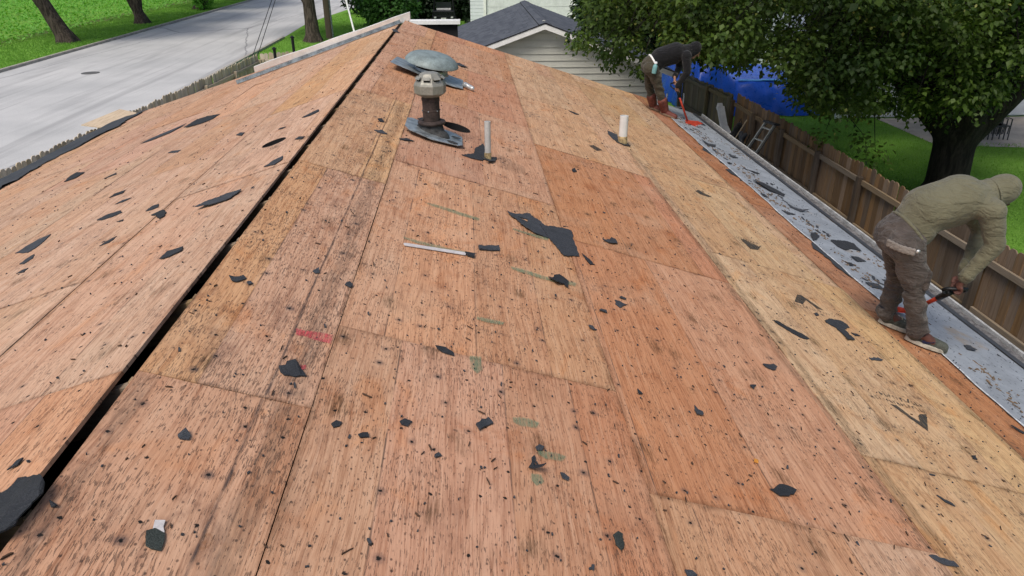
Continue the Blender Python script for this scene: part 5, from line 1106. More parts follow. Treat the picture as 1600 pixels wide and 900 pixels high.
# metal drip edge and gutter along the right eave
vs_, fs_ = [], []
for y in ys:
    vs_ += [rp(5.375, y, .016 + .002 * wav(y, 1, 1, 1)), rp(5.452, y, .019), rp(5.475, y, .006)]
for j in range(len(ys) - 1):
    for i in range(2):
        a = j * 3 + i
        fs_.append((a, a + 1, a + 4, a + 3))
obj('drip_edge', vs_, fs_, M['felt_black'], house)
ge = rp(S_EAVE, 0, -.004)
prof = [(.0, -.012), (.0, -.115), (.075, -.115), (.115, -.045), (.118, .004), (.138, .006), (.138, -.004), (.123, -.006), (.121, -.046), (.079, -.121), (-.004, -.121), (-.004, -.012)]
vs_, fs_ = [], []
yg = np.arange(Y0, Y1 + .01, .6)
for y in yg:
    dz = .006 * wav(y * .6, 0, 0, 0)
    vs_ += [(ge.x + .012 + px, y, ge.z + pz + dz) for px, pz in prof]
n = len(prof)
for j in range(len(yg) - 1):
    for i in range(n):
        fs_.append((j * n + i, j * n + (i + 1) % n, (j + 1) * n + (i + 1) % n, (j + 1) * n + i))
obj('gutter', vs_, fs_, M['gutter'], house)
vs_, fs_ = [], []
yq = np.arange(Y0, Y1, .05)
for y in yq:
    for i in range(4):
        vs_.append((ge.x + .014 + .114 * i / 3, y, ge.z - .026 + random.uniform(-.008, .012) - (.004 if i == 3 else 0)))
for j in range(len(yq) - 1):
    for i in range(3):
        fs_.append((j * 4 + i, j * 4 + i + 1, j * 4 + i + 5, j * 4 + i + 4))
o = obj('gutter_debris', vs_, fs_, simple('gutter_grit', (.15, .145, .145), .95, .45, 18, bump=.6, bscale=60), house)

# black felt left on the left eave, ragged inner edge
vs_, fs_ = [], []
yl = np.arange(4.0, Y1 - .02, .06)
NS = 5
for y in yl:
    si = 4.78 + .13 * wav(y * 1.1, 2, 0, 3) + .05 * wav(y * 3.7, 1, 4, 2) + random.uniform(-.012, .012)
    for i in range(NS + 1):
        s = si + (S_EAVE + .03 - si) * i / NS
        vs_.append(rp(s, y, .005 + .008 * (1 + wav(y * 1.4 + i * .8, i, 1, i * 2)) + (random.uniform(0, .012) if i == 0 else 0), 'L'))
for j in range(len(yl) - 1):
    for i in range(NS):
        a = j * (NS + 1) + i
        fs_.append((a, a + NS + 1, a + NS + 2, a + 1))
obj('eave_felt', vs_, fs_, M['felt_black'], house)

# white rake board on the far left edge, loose drip-edge strip inside it
a, b = rp(-.10, Y1 + .03, .0, 'L'), rp(2.78, Y1 + .03, .0, 'L')
vs_ = []
N_ = 10
mb = MB()
for i in range(N_ + 1):
    p = a.lerp(b, i / N_)
    up = .105 + .006 * math.sin(i * 1.7)
    vs_ += [p + Vector((0, -.02, -.03)), p + Vector((0, .018, -.03)), p + Vector((0, .018, up)), p + Vector((0, -.05 - .012 * math.sin(i * .9), up - .004))]
fs_ = [(0, 3, 2, 1), (N_ * 4, N_ * 4 + 1, N_ * 4 + 2, N_ * 4 + 3)]
for i in range(N_):
    for q in range(4):
        fs_.append((i * 4 + q, i * 4 + (q + 1) % 4, i * 4 + 4 + (q + 1) % 4, i * 4 + 4 + q))
obj('rake_board', vs_, fs_, M['white_paint'], house)
mb = MB()
a, b = rp(.02, 12.62, .012, 'L'), rp(2.72, 11.8, .01, 'L')
d = (b - a).normalized()
nrm = Vector((-SP, 0, CP))
sdw = d.cross(nrm).normalized()
mb.prism([a - sdw * .045, a + sdw * .045, a + sdw * .045 + nrm * .05, a + sdw * .041 + nrm * .05, a + sdw * .041 + nrm * .004, a - sdw * .045 + nrm * .004], b - a)
o = mb.build('drip_edge_strip', M['galv'])
tag(o, 'loose grey metal drip-edge strip lying inside the white rake board', 'metal strip')
# right rake: thin dirty trim
a, b = rp(0, Y1 + .012, -.06), rp(S_EAVE, Y1 + .012, -.06)
MB().prism([a + Vector((0, -.01, -.07)), a + Vector((0, .012, -.07)), a + Vector((0, .012, .045)), a + Vector((0, -.01, .045))], b - a).build('rake_board', M['white_paint'], house)

# ink stamps and paint marks, flat on the wood, under the sheet they are on
def sheet_at(s, y, side='R'):
    rows = ROWS_R if side == 'R' else ROWS_L
    for ri, (sa, sb, j0) in enumerate(rows):
        if sa <= s < sb:
            return SHEETS.get((side, ri, math.floor((y - j0) / 2.44))) or SHEETS[(side, ri, 1)]
def decal(name, polys, mat, h=.0045, soft_rim=True):
    cs = np.array([p for q in polys for p in q])
    sh = sheet_at(*cs.mean(0))
    inv = sh.matrix_local.inverted()
    bm = bmesh.new()
    fade = bm.verts.layers.float.new('fade')
    for q in polys:
        fc = bm.faces.new([bm.verts.new(inv @ (rp(s, y, h) - house.location)) for s, y in q])
        outer = list(fc.verts)
        if soft_rim:
            fc.normal_update()
            t = .8 * fc.calc_area() / max(fc.calc_perimeter(), 1e-5)
            bmesh.ops.inset_region(bm, faces=[fc], thickness=t, use_boundary=True, use_even_offset=False)
            for v_ in fc.verts:
                v_[fade] = 1.0
        else:
            for v_ in outer:
                v_[fade] = 1.0
    bmesh.ops.triangulate(bm, faces=bm.faces[:])
    me = bpy.data.meshes.new(name)
    bm.to_mesh(me)
    bm.free()
    return link_mesh(name, me, mat, sh)
def stain_band(side_s0, side_s1, y0, y1, mat, wob=.02, name='tar_stain'):
    """irregular stain running along the grain, cut at the sheet ends"""
    row = next(r for r in ROWS_R if r[0] <= (side_s0 + side_s1) / 2 < r[1])
    k = math.floor((y0 - row[2]) / 2.44)
    while True:
        ya, yb = max(y0, row[2] + 2.44 * k + .01), min(y1, row[2] + 2.44 * (k + 1) - .01)
        if ya >= y1 - .02:
            break
        n = max(2, int((yb - ya) / .18))
        yy = np.linspace(ya, yb, n + 1)
        l_ = [(max(row[0] + .004, side_s0 + random.uniform(-wob, wob)), float(y)) for y in yy]
        r_ = [(min(row[1] - .006, side_s1 + random.uniform(-wob, wob)), float(y)) for y in yy[::-1]]
        decal(name, [l_ + r_], mat)
        k += 1
for i_, (c_, poly) in enumerate(PAINT):
    if c_ == 'white' or i_ == 11:
        continue
    decal('paint_mark' if c_ != 'dark' else 'tar_stain', [poly], M['paint_' + c_])
for tri, l1, l2 in STAMPS:
    polys = [tri]
    for seg, dash in ((l1, .024), (l2, .03)):
        if not seg:
            continue
        a, b = np.array(seg[0]), np.array(seg[1])
        d = (b - a) / np.linalg.norm(b - a)
        nn = np.array((-d[1], d[0]))
        t = 0.0
        Lg = np.linalg.norm(b - a)
        while t < Lg - .02:                      # a row of worn, unreadable characters
            w_ = dash * random.uniform(.3, .62)
            hh = random.uniform(.012, .020)
            p = a + d * t
            polys.append([tuple(p - nn * hh), tuple(p + d * w_ * .4 - nn * hh), tuple(p + d * w_ * .4 + nn * hh), tuple(p + nn * hh)])
            if random.random() < .75:
                z = random.choice((-1, 0, 1)) * hh * .8
                polys.append([tuple(p + d * w_ * .45 + nn * (z - .006)), tuple(p + d * w_ + nn * (z - .006)), tuple(p + d * w_ + nn * (z + .006)), tuple(p + d * w_ * .45 + nn * (z + .006))])
            t += w_ + .011
    decal('ink_stamp', polys, M['ink'], soft_rim=False)

stain_band(.396, .410, .7, 7.0, M['seam_tar'], .003)
stain_band(.42, .53, .7, 6.8, M['paint_dark'], .02)
stain_band(.02, .09, .7, 2.0, M['paint_dark'], .02)
stain_band(2.94, 2.997, .9, 7.4, M['moss'], .012)
stain_band(3.004, 3.08, .9, 7.6, M['moss'], .015)
stain_band(4.17, 4.217, 1.5, 9, M['moss'], .012)
# black liners added inside the two vent holes so they read as dark
for side, hs, hy, hr in (('R', 1.0, 6.53, .133), ('L', .40, 5.36, .0935)):
    m_ = slope_matrix(hs, hy, side)
    MB().lathe([(hr, -.14), (hr, .003), (hr - .005, .003), (hr - .006, -.14), (.001, -.14)], 36, m_.translation, m_.to_3x3(), cap=False).build('hole_dark_liner', M['dark'], house)
# ------------------------------------------------------------------ loose scraps on the deck
def ragged(poly, amp, nsub=2):
    out = []
    n = len(poly)
    for i in range(n):
        a, b = np.array(poly[i]), np.array(poly[(i + 1) % n])
        L = np.linalg.norm(b - a)
        m = max(1, min(7, int(L / .016))) if nsub else 1
        d = (b - a) / max(L, 1e-6)
        nn = np.array((-d[1], d[0]))
        for q in range(m):
            p = a + (b - a) * q / m
            if q:
                p = p + nn * random.uniform(-amp, amp)
            out.append(p)
    return out

def scrap(side, curl, label, poly, mat, thick=.0045, name='shingle_scrap', cat='shingle scrap', group=None, hole=None):
    pts = ragged(poly, .0055)
    c = np.mean(pts, 0)
    ext = max(np.ptp(np.array(pts)[:, 0]), np.ptp(np.array(pts)[:, 1]), .02)
    ang = random.uniform(0, 6.28)
    dv = np.array((math.cos(ang), math.sin(ang)))
    bm = bmesh.new()
    vs_ = [bm.verts.new((p[0], p[1], 0)) for p in pts]
    f = bm.faces.new(vs_)
    if f.calc_area() > .006:
        bmesh.ops.triangulate(bm, faces=[f])
        bmesh.ops.subdivide_edges(bm, edges=bm.edges[:], cuts=1, use_grid_fill=True)
    bm.verts.ensure_lookup_table()
    if hole:
        hs, hy, hr = hole
        kill = [fc for fc in bm.faces if (fc.calc_center_median().xy - Vector((hs, hy))).length < hr]
        if kill:
            bmesh.ops.delete(bm, geom=kill, context='FACES')
    lift = {}
    for v in bm.verts:
        t = ((np.array(v.co.xy) - c) @ dv) / ext
        z = .007 + curl * max(0.0, t) ** 1.4 * 2.2 + random.uniform(0, .003) * (curl > .004)
        lift[v] = z
    top = [v for v in bm.verts]
    r = bmesh.ops.extrude_face_region(bm, geom=bm.faces[:])
    newv = [g for g in r['geom'] if isinstance(g, bmesh.types.BMVert)]
    keymap = {(round(v.co.x, 6), round(v.co.y, 6)): lift[v] for v in top}
    for v in top:
        v.co.z = lift[v] - thick
    for v in newv:
        v.co.z = keymap[(round(v.co.x, 6), round(v.co.y, 6))]
    bmesh.ops.recalc_face_normals(bm, faces=bm.faces[:])
    org = rp(c[0], c[1], 0, side)
    for v in bm.verts:
        w = rp(v.co.x, v.co.y, max(v.co.z, .0035) + (.011 if side == 'R' and c[0] > 4.57 else 0), side) - org
        v.co = w
    me = bpy.data.meshes.new(name)
    bm.to_mesh(me)
    bm.free()
    o = link_mesh(name, me, mat, None, org)
    return tag(o, label, cat, group)

for i, (side, curl, label, poly) in enumerate(SCRAPS):
    curl *= .3 if side == 'L' else .35 if 'lump' in label else 1.7
    mat = M['shingle_green'] if ('granule' in label or 'greenish' in label) else M['shingle']
    th = .016 if 'tar lump' in label else .010 if ('lump' in label or 'thick' in label) else .0045
    hole = (1.505, 4.475, .028) if 'round hole' in label else None
    scrap(side, curl, label, poly, mat, th, hole=hole, group='torn roofing scraps on the deck')
for c_, poly in PAINT:
    if c_ == 'white':
        scrap('R', .004, 'small white paper strip above the granule-covered shingle tab', poly, M['paper'], .002, 'paper_strip', 'paper')
st = thing('backing_strip', rp(1.0, 4.2, .01), 'long white backing strip with a dark end lying on the middle deck', 'strip')
for nm, poly, mat, h in (('strip', STICK, M['paper'], .003), ('dark_end', STICKTIP, M['shingle'], .010)):
    MB().prism([rp(s, y, .004) for s, y in poly], rp(1, 1, h) - rp(1, 1, 0)).build(nm, mat, st)
# the shingle folded over the ridge slot
vs_ = []
def over_ridge(x, y, h):
    z = APEX - abs(x) * SP / CP
    return Vector((x, y, z + h + .028 * math.exp(-(x / .05) ** 2)))
bm = bmesh.new()
f = bm.faces.new([bm.verts.new((x, y, 0)) for x, y in ragged(FOLDED, .004)])
bmesh.ops.triangulate(bm, faces=[f])
bmesh.ops.subdivide_edges(bm, edges=bm.edges[:], cuts=1, use_grid_fill=True)
for v in bm.verts:
    v.co = over_ridge(v.co.x, v.co.y, .012 + random.uniform(0, .004))
r = bmesh.ops.extrude_face_region(bm, geom=bm.faces[:])
for g in r['geom']:
    if isinstance(g, bmesh.types.BMVert):
        g.co.z -= .005
bmesh.ops.recalc_face_normals(bm, faces=bm.faces[:])
me = bpy.data.meshes.new('shingle_scrap')
org = Vector((0, 1.4, APEX))
for v in bm.verts:
    v.co -= org
bm.to_mesh(me)
bm.free()
tag(link_mesh('shingle_scrap', me, M['shingle'], None, org), 'large dark shingle folded over the near end of the ridge gap', 'shingle scrap', 'torn roofing scraps on the deck')
p = [(2.86, 2.55), (2.89, 2.56), (2.9, 2.585), (2.87, 2.59)]
scrap('R', .004, 'tiny orange-yellow chip on reddish plywood in the lower right', [(2.335, 2.278), (2.352, 2.275), (2.358, 2.292), (2.342, 2.298)], M['orange_leaf'], .003, 'orange_chip', 'chip')

# uncountable grit, splinters and nail shanks
def bits(name, n, mat, label, lmin, lmax, wmin, wmax, along, seed, regions):
    r_ = random.Random(seed)
    vs_, fs_ = [], []
    for _ in range(n):
        side, s0, s1, y0, y1, bias = r_.choices(regions, [g[5] for g in regions])[0]
        s, y = r_.uniform(s0, s1), y0 + (y1 - y0) * r_.random() ** 1.25
        L, W = r_.uniform(lmin, lmax) * (.6 + .4 * r_.random()), r_.uniform(wmin, wmax)
        a = (math.pi / 2 + r_.gauss(0, .35)) if r_.random() < along else r_.uniform(0, math.pi)
        ca, sa_ = math.cos(a), math.sin(a)
        h = .012 if s > 4.55 and side == 'R' else 0.0
        t = r_.uniform(.0015, .004)
        n0 = len(vs_)
        q = [(-.5, -.5), (.5, -r_.uniform(.1, .5)), (.5 * r_.uniform(.6, 1), .5), (-.5 * r_.uniform(.5, 1), r_.uniform(.2, .5))]
        pts = [(s + u * L * ca - v * W * sa_, y + u * L * sa_ + v * W * ca) for u, v in q]
        tl = [r_.uniform(0, .003) for _ in q]
        vs_ += [rp(a_, b_, .002 + h, side) for a_, b_ in pts] + [rp(a_, b_, .003 + h + t + e, side) for (a_, b_), e in zip(pts, tl)]
        fs_ += [(n0 + 4, n0 + 5, n0 + 6, n0 + 7)] + [(n0 + i, n0 + (i + 1) % 4, n0 + 4 + (i + 1) % 4, n0 + 4 + i) for i in range(4)]
    o = obj(name, vs_, fs_, mat, None, origin=(0, 5, APEX - .8))
    return tag(o, label, 'debris', kind='stuff')
REG = [('R', .02, 1.75, .6, 12.9, 3.0), ('R', 1.8, 4.2, .6, 12.9, 3.2), ('R', 4.2, 5.35, 2, 12.9, 1.6), ('L', .08, 4.7, .8, 12.9, 3.2)]
bits('roofing_grit', 2300, M['shingle'], 'small black shingle crumbs strewn over the plywood deck', .004, .012, .003, .007, .3, 21, REG)
bits('wood_splinters', 700, simple('dark_splinter', (.085, .05, .032), .9, .3, 20), 'dark wood splinters and bent nails strewn over the plywood deck', .014, .042, .002, .004, .45, 22, REG)
bits('felt_shreds', 260, M['felt_black'], 'small black felt shreds strewn over the plywood deck', .012, .034, .005, .011, .7, 23, REG)
bits('underlayment_shreds', 75, M['felt_black'], 'torn black felt shreds strewn over the grey underlayment', .03, .15, .010, .035, .85, 25, [('R', a_, a_ + .3, y_, y_ + .7, 1) for a_, y_ in ((4.62, 4.9), (4.7, 6.6), (4.62, 7.6), (4.85, 8.3), (4.65, 9.2), (4.62, 10.4), (4.8, 11.3))])
bits('felt_litter', 460, simple('brown_litter', (.20, .14, .09), .95, .4, 20), 'brown bark litter strewn over the grey underlayment', .01, .05, .006, .02, .6, 24, [('R', a_, a_ + .22, y_, y_ + .8, 1) for a_, y_ in ((4.66, 3.4), (4.62, 5.2), (4.66, 6.4), (4.6, 7.3), (4.7, 8.3), (4.62, 9.3), (4.7, 10.2), (4.62, 11.2), (5.1, 5.5), (5.12, 9.8))])

# ------------------------------------------------------------------ roof penetrations
up_n = Vector((SP, 0, CP))
SM = Matrix(((CP, 0, SP), (0, 1, 0), (-SP, 0, CP)))   # local deck axes to world
# stove-pipe vent
bp = rp(.80, 6.0, 0)
v = thing('stove_pipe_vent', bp, 'upright stove-pipe vent with faceted tan cap on a lifted flashing', 'roof vent')
mb = MB()
fl = []
for i, (sx, sy) in enumerate([(-.24, -.10), (-.20, -.20), (.0, -.235), (.22, -.20), (.255, -.16), (.255, .17), (.2, .22), (-.2, .22), (-.24, .16)]):
    fl.append(bp + SM @ Vector((sx, sy, .010 + (.028 if sx < -.15 else .012 if sy < -.15 else 0) + random.uniform(0, .006))))
mb.prism(fl, up_n * .004)
mb.build('flashing', M['galv'], v)
bb = Blob().cap(bp + Vector((-.01, 0, .0)), .125, bp + Vector((0, 0, .05)), .10)
bb.cap(bp + Vector((.06, -.04, -.03)), .09, bp + Vector((-.08, .03, .02)), .08)
vv, ff = bb.fuse(.012, 3)
obj('boot', vv, ff, M['tar'], v, True)
MB().lathe([(.125, -.03), (.105, .02), (.082, .12), (.077, .13)], 24, bp).build('cone', M['lead'], v, True)
MB().lathe([(.078, .095), (.112, .10), (.118, .112), (.112, .124), (.078, .13)], 28, bp).build('storm_collar', M['rust'], v, True)
auto_smooth(MB().lathe([(.071, .10), (.071, .205), (.0735, .207), (.0735, .217), (.071, .219), (.071, .29), (.075, .292), (.075, .31), (.072, .312), (.072, .345)], 28, bp).build('pipe', M['rust'], v, True), 40)
for q in range(6):
    a = R(60 * q + 15)
    MB().lathe([(.006, 0), (.006, .004), (0, .006)], 8, bp + Vector((.0735 * math.cos(a), .0735 * math.sin(a), .212)), Matrix.Rotation(a, 3, 'Z') @ Matrix.Rotation(R(90), 3, 'Y'), cap=False).build('screw', M['galv'], v)
for (tx, ty, tr) in ((.17, -.17, .05), (-.12, -.19, .045), (.20, .02, .04)):
    pts = [bp + SM @ Vector((tx + math.cos(t) * tr * random.uniform(.6, 1.3), ty + math.sin(t) * tr * .6 * random.uniform(.6, 1.2), .034)) for t in np.arange(0, 6.2, .5)]
    MB().prism(pts, up_n * .004).build('tar_smear', M['tar'], v)
cz = .335
capo = MB().lathe([(.075, cz - .012), (.10, cz), (.132, cz + .02), (.135, cz + .085), (.128, cz + .10), (.075, cz + .175), (.055, cz + .182), (.0, cz + .186)], 8, bp, cap=False, a0=R(12)).build('cap', M['vent_tan'], v)
soft(capo, .004, 2)
for q in range(8):
    a = R(12 + 22.5 + 45 * q)
    rr = .116
    c = bp + Vector((rr * math.cos(a) * .86, rr * math.sin(a) * .86, cz + .125))
    Mz = Matrix.Rotation(a, 3, 'Z') @ Matrix.Rotation(R(-36), 3, 'Y')
    MB().box(c, (.012, .052, .014), Mz).build('vent_slot', M['dark'], v)
    MB().box(c + Vector((math.cos(a) * .010, math.sin(a) * .010, .020)), (.004, .058, .032), Matrix.Rotation(a, 3, 'Z') @ Matrix.Rotation(R(-52), 3, 'Y')).build('slot_hood', M['vent_tan'], v)
# domed vent lying tilted on its lifted flange
bp = rp(.62, 8.62, 0)
v = thing('domed_roof_vent', bp, 'grey-green domed roof vent tilted on its lifted square flange', 'roof vent')
Mt = Matrix.Rotation(R(11.5), 3, 'Y') @ Matrix.Rotation(R(4), 3, 'X')
fl = []
for sx, sy, h in [(-.43, -.30, .075), (-.1, -.34, .05), (.30, -.30, .02), (.43, -.22, .012), (.43, .3, .02), (-.40, .32, .05)]:
    fl.append(bp + SM @ Vector((sx, sy, h)))
MB().prism(fl, up_n * .004).build('flange', M['galv'], v)
ctr = bp + SM @ Vector((.03, .0, .02))
nk = MB().lathe([(.215, .03), (.20, .05), (.19, .135), (.20, .15)], 30, ctr, Mt).build('neck', M['galv'], v, True)
MB().lathe([(.196, .085), (.2035, .09), (.2035, .118), (.196, .122)], 30, ctr, Mt).build('screen', M['dark'], v, True)
prof = [(.285, .135), (.300, .130), (.312, .136), (.310, .150), (.296, .172), (.27, .200), (.225, .226), (.15, .246), (.07, .255), (.0, .257)]
auto_smooth(MB().lathe(prof, 40, ctr, Mt, cap=False).build('dome', M['vent_green'], v, True), 50)
MB().lathe([(.285, .135), (.19, .146)], 40, ctr, Mt, cap=False).build('dome_underside', M['vent_green'], v, True)
for q in range(4):
    a = R(45 + 90 * q)
    c = ctr + Mt @ Vector((.215 * math.cos(a), .215 * math.sin(a), .12))
    MB().box(c, (.05, .02, .05), Mt @ Matrix.Rotation(a, 3, 'Z')).build('bracket', M['galv'], v)
o = Blob().cap(rp(1.07, 8.60, .03), .035, rp(1.16, 8.52, .03), .028).cap(rp(1.1, 8.56, .035), .03, rp(1.13, 8.6, .02), .03)
vv, ff = o.fuse(.008, 2)
o = obj('crumpled_foil', vv, ff, M['alu'], None, False)
tag(o, 'crumpled silver metal scrap beside the flange of the domed vent', 'metal scrap')
# plumbing pipes
def plumbing(s, y, r_, h, label, mat, foot):
    b = rp(s, y, 0)
    v = thing('vent_pipe', b, label, 'vent pipe', None)
    MB().lathe([(r_, -.2), (r_, h), (r_ - .006, h + .001), (r_ - .007, h - .08), (0, h - .08)], 24, b, cap=False).build('pipe', mat, v, True)
    MB().lathe([(r_ + .001, -.05), (r_ + .0045, .0), (r_ + .004, foot), (r_ + .0005, foot + .006)], 24, b, cap=False).build('stained_foot', M['pvc_dirty'], v, True)
    pts = [(b + SM @ Vector((math.cos(t) * (r_ + .03 + random.uniform(0, .022)), math.sin(t) * (r_ + .03 + random.uniform(0, .022)), .006))) for t in np.arange(0, 6.2, .35)]
    MB().prism(pts, up_n * .008).build('rubber_collar', M['tar'], v)
    auto_smooth(v.children[0], 60)
    return v
plumbing(1.282, 5.75, .025, .315, 'thin grey vent pipe rising from torn shingle remains', M['pvc_grey'], .055)
plumbing(2.99, 8.15, .049, .325, 'wide short white vent pipe with a stained foot', M['pvc'], .085)
for k_, (s, y) in enumerate([(1.10, 6.05), (1.14, 6.0), (1.12, 6.12), (1.17, 6.08)]):
    pass
# ------------------------------------------------------------------ fences
def picket_mesh(name, w, h, t, mat):
    e = .035
    prof = [(-w / 2, 0), (w / 2, 0), (w / 2, h - e), (w / 2 - e, h), (-w / 2 + e, h), (-w / 2, h - e)]
    mb = MB().prism([(0, y, z) for y, z in prof], (t, 0, 0))
    me = mesh(name, mb.v, mb.f)
    me.materials.append(mat)
    return me

def fence(label, A, B, posts, house_side, mats, h=1.83, post_h=1.66, seed=1, group=None, skip=None):
    """pickets on the outer face, rails and posts on the house side"""
    r_ = random.Random(seed)
    A, B = Vector(A), Vector(B)
    d = (B - A)
    L = d.length
    d.normalize()
    nrm = Vector((-d.y, d.x, 0)) * house_side
    ang = math.atan2(d.y, d.x) - math.pi / 2
    f = thing('plank_fence', A.lerp(B, .5), label, 'fence', group)
    variants = [picket_mesh('picket', .138, h * q, .016, mats[0]) for q in (1.0, .992, 1.006, .985)]
    n = int(L / .1445)
    for i in range(n):
        p = A + d * (.0722 + i * .1445)
        o = bpy.data.objects.new('picket', r_.choice(variants))
        col.objects.link(o)
        o.parent = f
        o.location = p - f.location + Vector((0, 0, .02 + r_.uniform(-.008, .008)))
        o.rotation_euler = (r_.gauss(0, .004), r_.gauss(0, .004), ang + r_.gauss(0, .008) + (math.pi if house_side < 0 else 0))
    Mz = Matrix.Rotation(ang, 3, 'Z')
    ts = sorted(posts)
    for t in ts:
        p = A + d * t + nrm * .078
        soft(MB().box(p + Vector((0, 0, post_h / 2)), (.095, .095, post_h), Mz).build('post', mats[2], f), .006, 1)
    for a, b in zip(ts[:-1], ts[1:]):
        for z in (post_h - .10 + r_.uniform(-.02, .02), .80 + r_.uniform(-.03, .03), .22):
            c = A + d * ((a + b) / 2) + nrm * .045
            soft(MB().box(c + Vector((0, 0, z)), (.042, b - a - .1, .092), Mz).build('rail', mats[1], f), .004, 1)
    return f

FX = 7.95
py = [3.4, 5.06, 6.73, 8.39, 10.05, 11.72, 13.38, 15.15, 16.84, 18.36]
fence('long brown plank fence with dog-eared boards beside the grey eave strip', (FX, 3.3, 0), (FX, 18.42, 0), [y - 3.3 for y in py], 1, (M['fence'], M['fence_rail'], M['fence_post']), seed=2)
fence('greenish plank gate section at the far end of the long brown fence', (FX - .03, 18.50, 0), (FX - .35, 22.2, 0), [.06, 1.55, 3.6], 1, (M['fence_green'], M['fence_green'], M['fence_green']), h=1.74, post_h=1.72, seed=5)
fence('pale plank fence between the house and the street', (-7.25, 6.5, 0), (-6.22, 26.2, 0), [.2 + 2.42 * i for i in range(8)] + [19.6], -1, (M['fence_pale'], M['fence_pale'], M['fence_pale']), seed=7)
fence('short pale fence return at the far corner of the street fence', (-6.2, 26.3, 0), (-2.6, 27.0, 0), [.1, 1.9, 3.55], -1, (M['fence_pale'], M['fence_pale'], M['fence_pale']), seed=9)
for x, y, h, lab in ((-5.62, 26.1, 1.98, 'black steel post just behind the short pale fence return, shorter one'), (-5.05, 26.5, 2.3, 'taller black steel post at the short pale fence return')):
    v = thing('steel_post', (x, y, 0), lab, 'post')
    MB().tube([(x, y, 0), (x, y, h)], .05, 10).build('shaft', M['black_metal'], v)
    MB().lathe([(.05, h), (.075, h + .01), (.075, h + .05), (.02, h + .09), (0, h + .09)], 12, (x, y, 0), cap=False).build('cap', M['black_metal'], v)

# pale plywood leaning on the street fence
a = Vector((-6.0, 12.0, 0))
mb = MB()
mb.prism([(-6.85, 15.0, 1.98), (-6.72, 16.5, 1.98), (-6.2, 16.35, 1.9), (-6.2, 14.95, 1.9)], (0.004, 0, .018))
o = mb.build('plywood_board', M['lumber'])
tag(o, 'pale new plywood board resting across the top of the street fence', 'board')

# ------------------------------------------------------------------ things leaning on the brown fence
# folded stepladder
v = thing('stepladder', (7.5, 15.8, 0), 'folded aluminium stepladder leaning on the brown fence', 'ladder')
b0, t0 = Vector((7.18, 16.15, .02)), Vector((7.70, 15.45, 1.72))
wv = Vector((.12, -.40, 0)).normalized() * .19
ax = (t0 - b0).normalized()
nv = ax.cross(wv).normalized()
for sgn in (-1, 1):
    mb = MB()
    p0, p1 = b0 + wv * sgn, t0 + wv * sgn * .8
    mb.prism([p0 - nv * .03 - wv * .07, p0 + nv * .03 - wv * .07, p0 + nv * .03 + wv * .07, p0 - nv * .03 + wv * .07], p1 - p0)
    mb.build('rail', M['alu'], v)
for i in range(6):
    t = .10 + i * .165
    p = b0.lerp(t0, t)
    k = 1 - .2 * t
    MB().prism([p - wv * k - nv * .04, p + wv * k - nv * .04, p + wv * k + nv * .04, p - wv * k + nv * .04], ax * .026).build('step', M['alu'], v)
off = Vector((.075, .02, 0))
for sgn in (-1, 1):
    MB().tube([b0 + wv * sgn + off, t0 + wv * sgn * .8 + off * .5], .016, 6).build('back_leg', M['plastic_dark'], v)
MB().prism([t0 - wv - nv * .06, t0 + wv - nv * .06, t0 + wv + nv * .10, t0 - wv + nv * .10], ax * .05).build('top_cap', M['plastic_dark'], v)
# bent white downspout
v = thing('downspout', (7.4, 18.2, 0), 'bent white downspout leaning on the brown fence', 'downspout')
pts = [Vector((7.5, 16.7, .05)), Vector((7.56, 17.0, .72)), Vector((7.60, 18.05, 1.06)), Vector((7.66, 18.62, 1.40))]
mb = MB()
for i in range(3):
    d = (pts[i + 1] - pts[i]).normalized()
    sx = d.cross(Vector((0, 0, 1))).normalized() * .085
    sz = sx.cross(d).normalized() * .05
    mb.prism([pts[i] - sx - sz, pts[i] + sx - sz, pts[i] + sx + sz, pts[i] - sx + sz], (pts[i + 1] - pts[i]) * 1.03)
mb.build('spout', M['white_metal'], v)
MB().box(pts[3] + Vector((-.02, .05, .03)), (.12, .10, .16), Matrix.Rotation(.5, 3, 'X')).build('elbow', M['white_metal'], v)
# rake handle, dark camp chair, dark bag
v = thing('garden_rake', (7.6, 17.3, 0), 'wooden-handled garden rake leaning beside a fence post', 'rake')
MB().tube([(7.35, 17.55, .05), (7.78, 17.02, 1.45)], .015, 8).build('handle', M['lumber'], v)
mb = MB().box((7.34, 17.56, .05), (.05, .40, .03))
for i in range(9):
    mb.box((7.31, 17.38 + i * .045, .025), (.06, .008, .012))
mb.build('tine_head', M['black_metal'], v)
v = thing('camp_chair', (7.55, 16.75, 0), 'folded dark camp chair leaning on the brown fence beside the stepladder', 'chair')
for dy in (-.12, .12):
    MB().tube([(7.40, 16.75 + dy, .02), (7.74, 16.72 + dy, 1.2)], .013, 6).build('leg', M['black_metal'], v)
    MB().tube([(7.52, 16.75 + dy, .02), (7.60, 16.72 + dy, 1.1)], .013, 6).build('leg', M['black_metal'], v)
bb = Blob().cap((7.60, 16.66, .92), .06, (7.62, 16.86, 1.16), .06).cap((7.60, 16.86, .9), .06, (7.66, 16.66, 1.18), .05)
vv, ff = bb.fuse(.015, 3)
obj('seat', vv, ff, M['plastic_dark'], v, True)
vv, ff = Blob().cap((7.56, 16.7, .55), .07, (7.60, 16.82, .78), .06).fuse(.015, 3)
obj('backrest', vv, ff, M['black_cloth'], v, True)
v = thing('tool_bag', (7.66, 17.45, .0), 'dark blue-black tool bag hung on a fence post behind the rake', 'bag')
vv, ff = Blob().cap((7.68, 17.42, 1.02), .10, (7.72, 17.30, 1.25), .08).cap((7.66, 17.5, .95), .09, (7.70, 17.34, 1.0), .1).fuse(.015, 2)
obj('bag', vv, ff, M['black_cloth'], v, True)
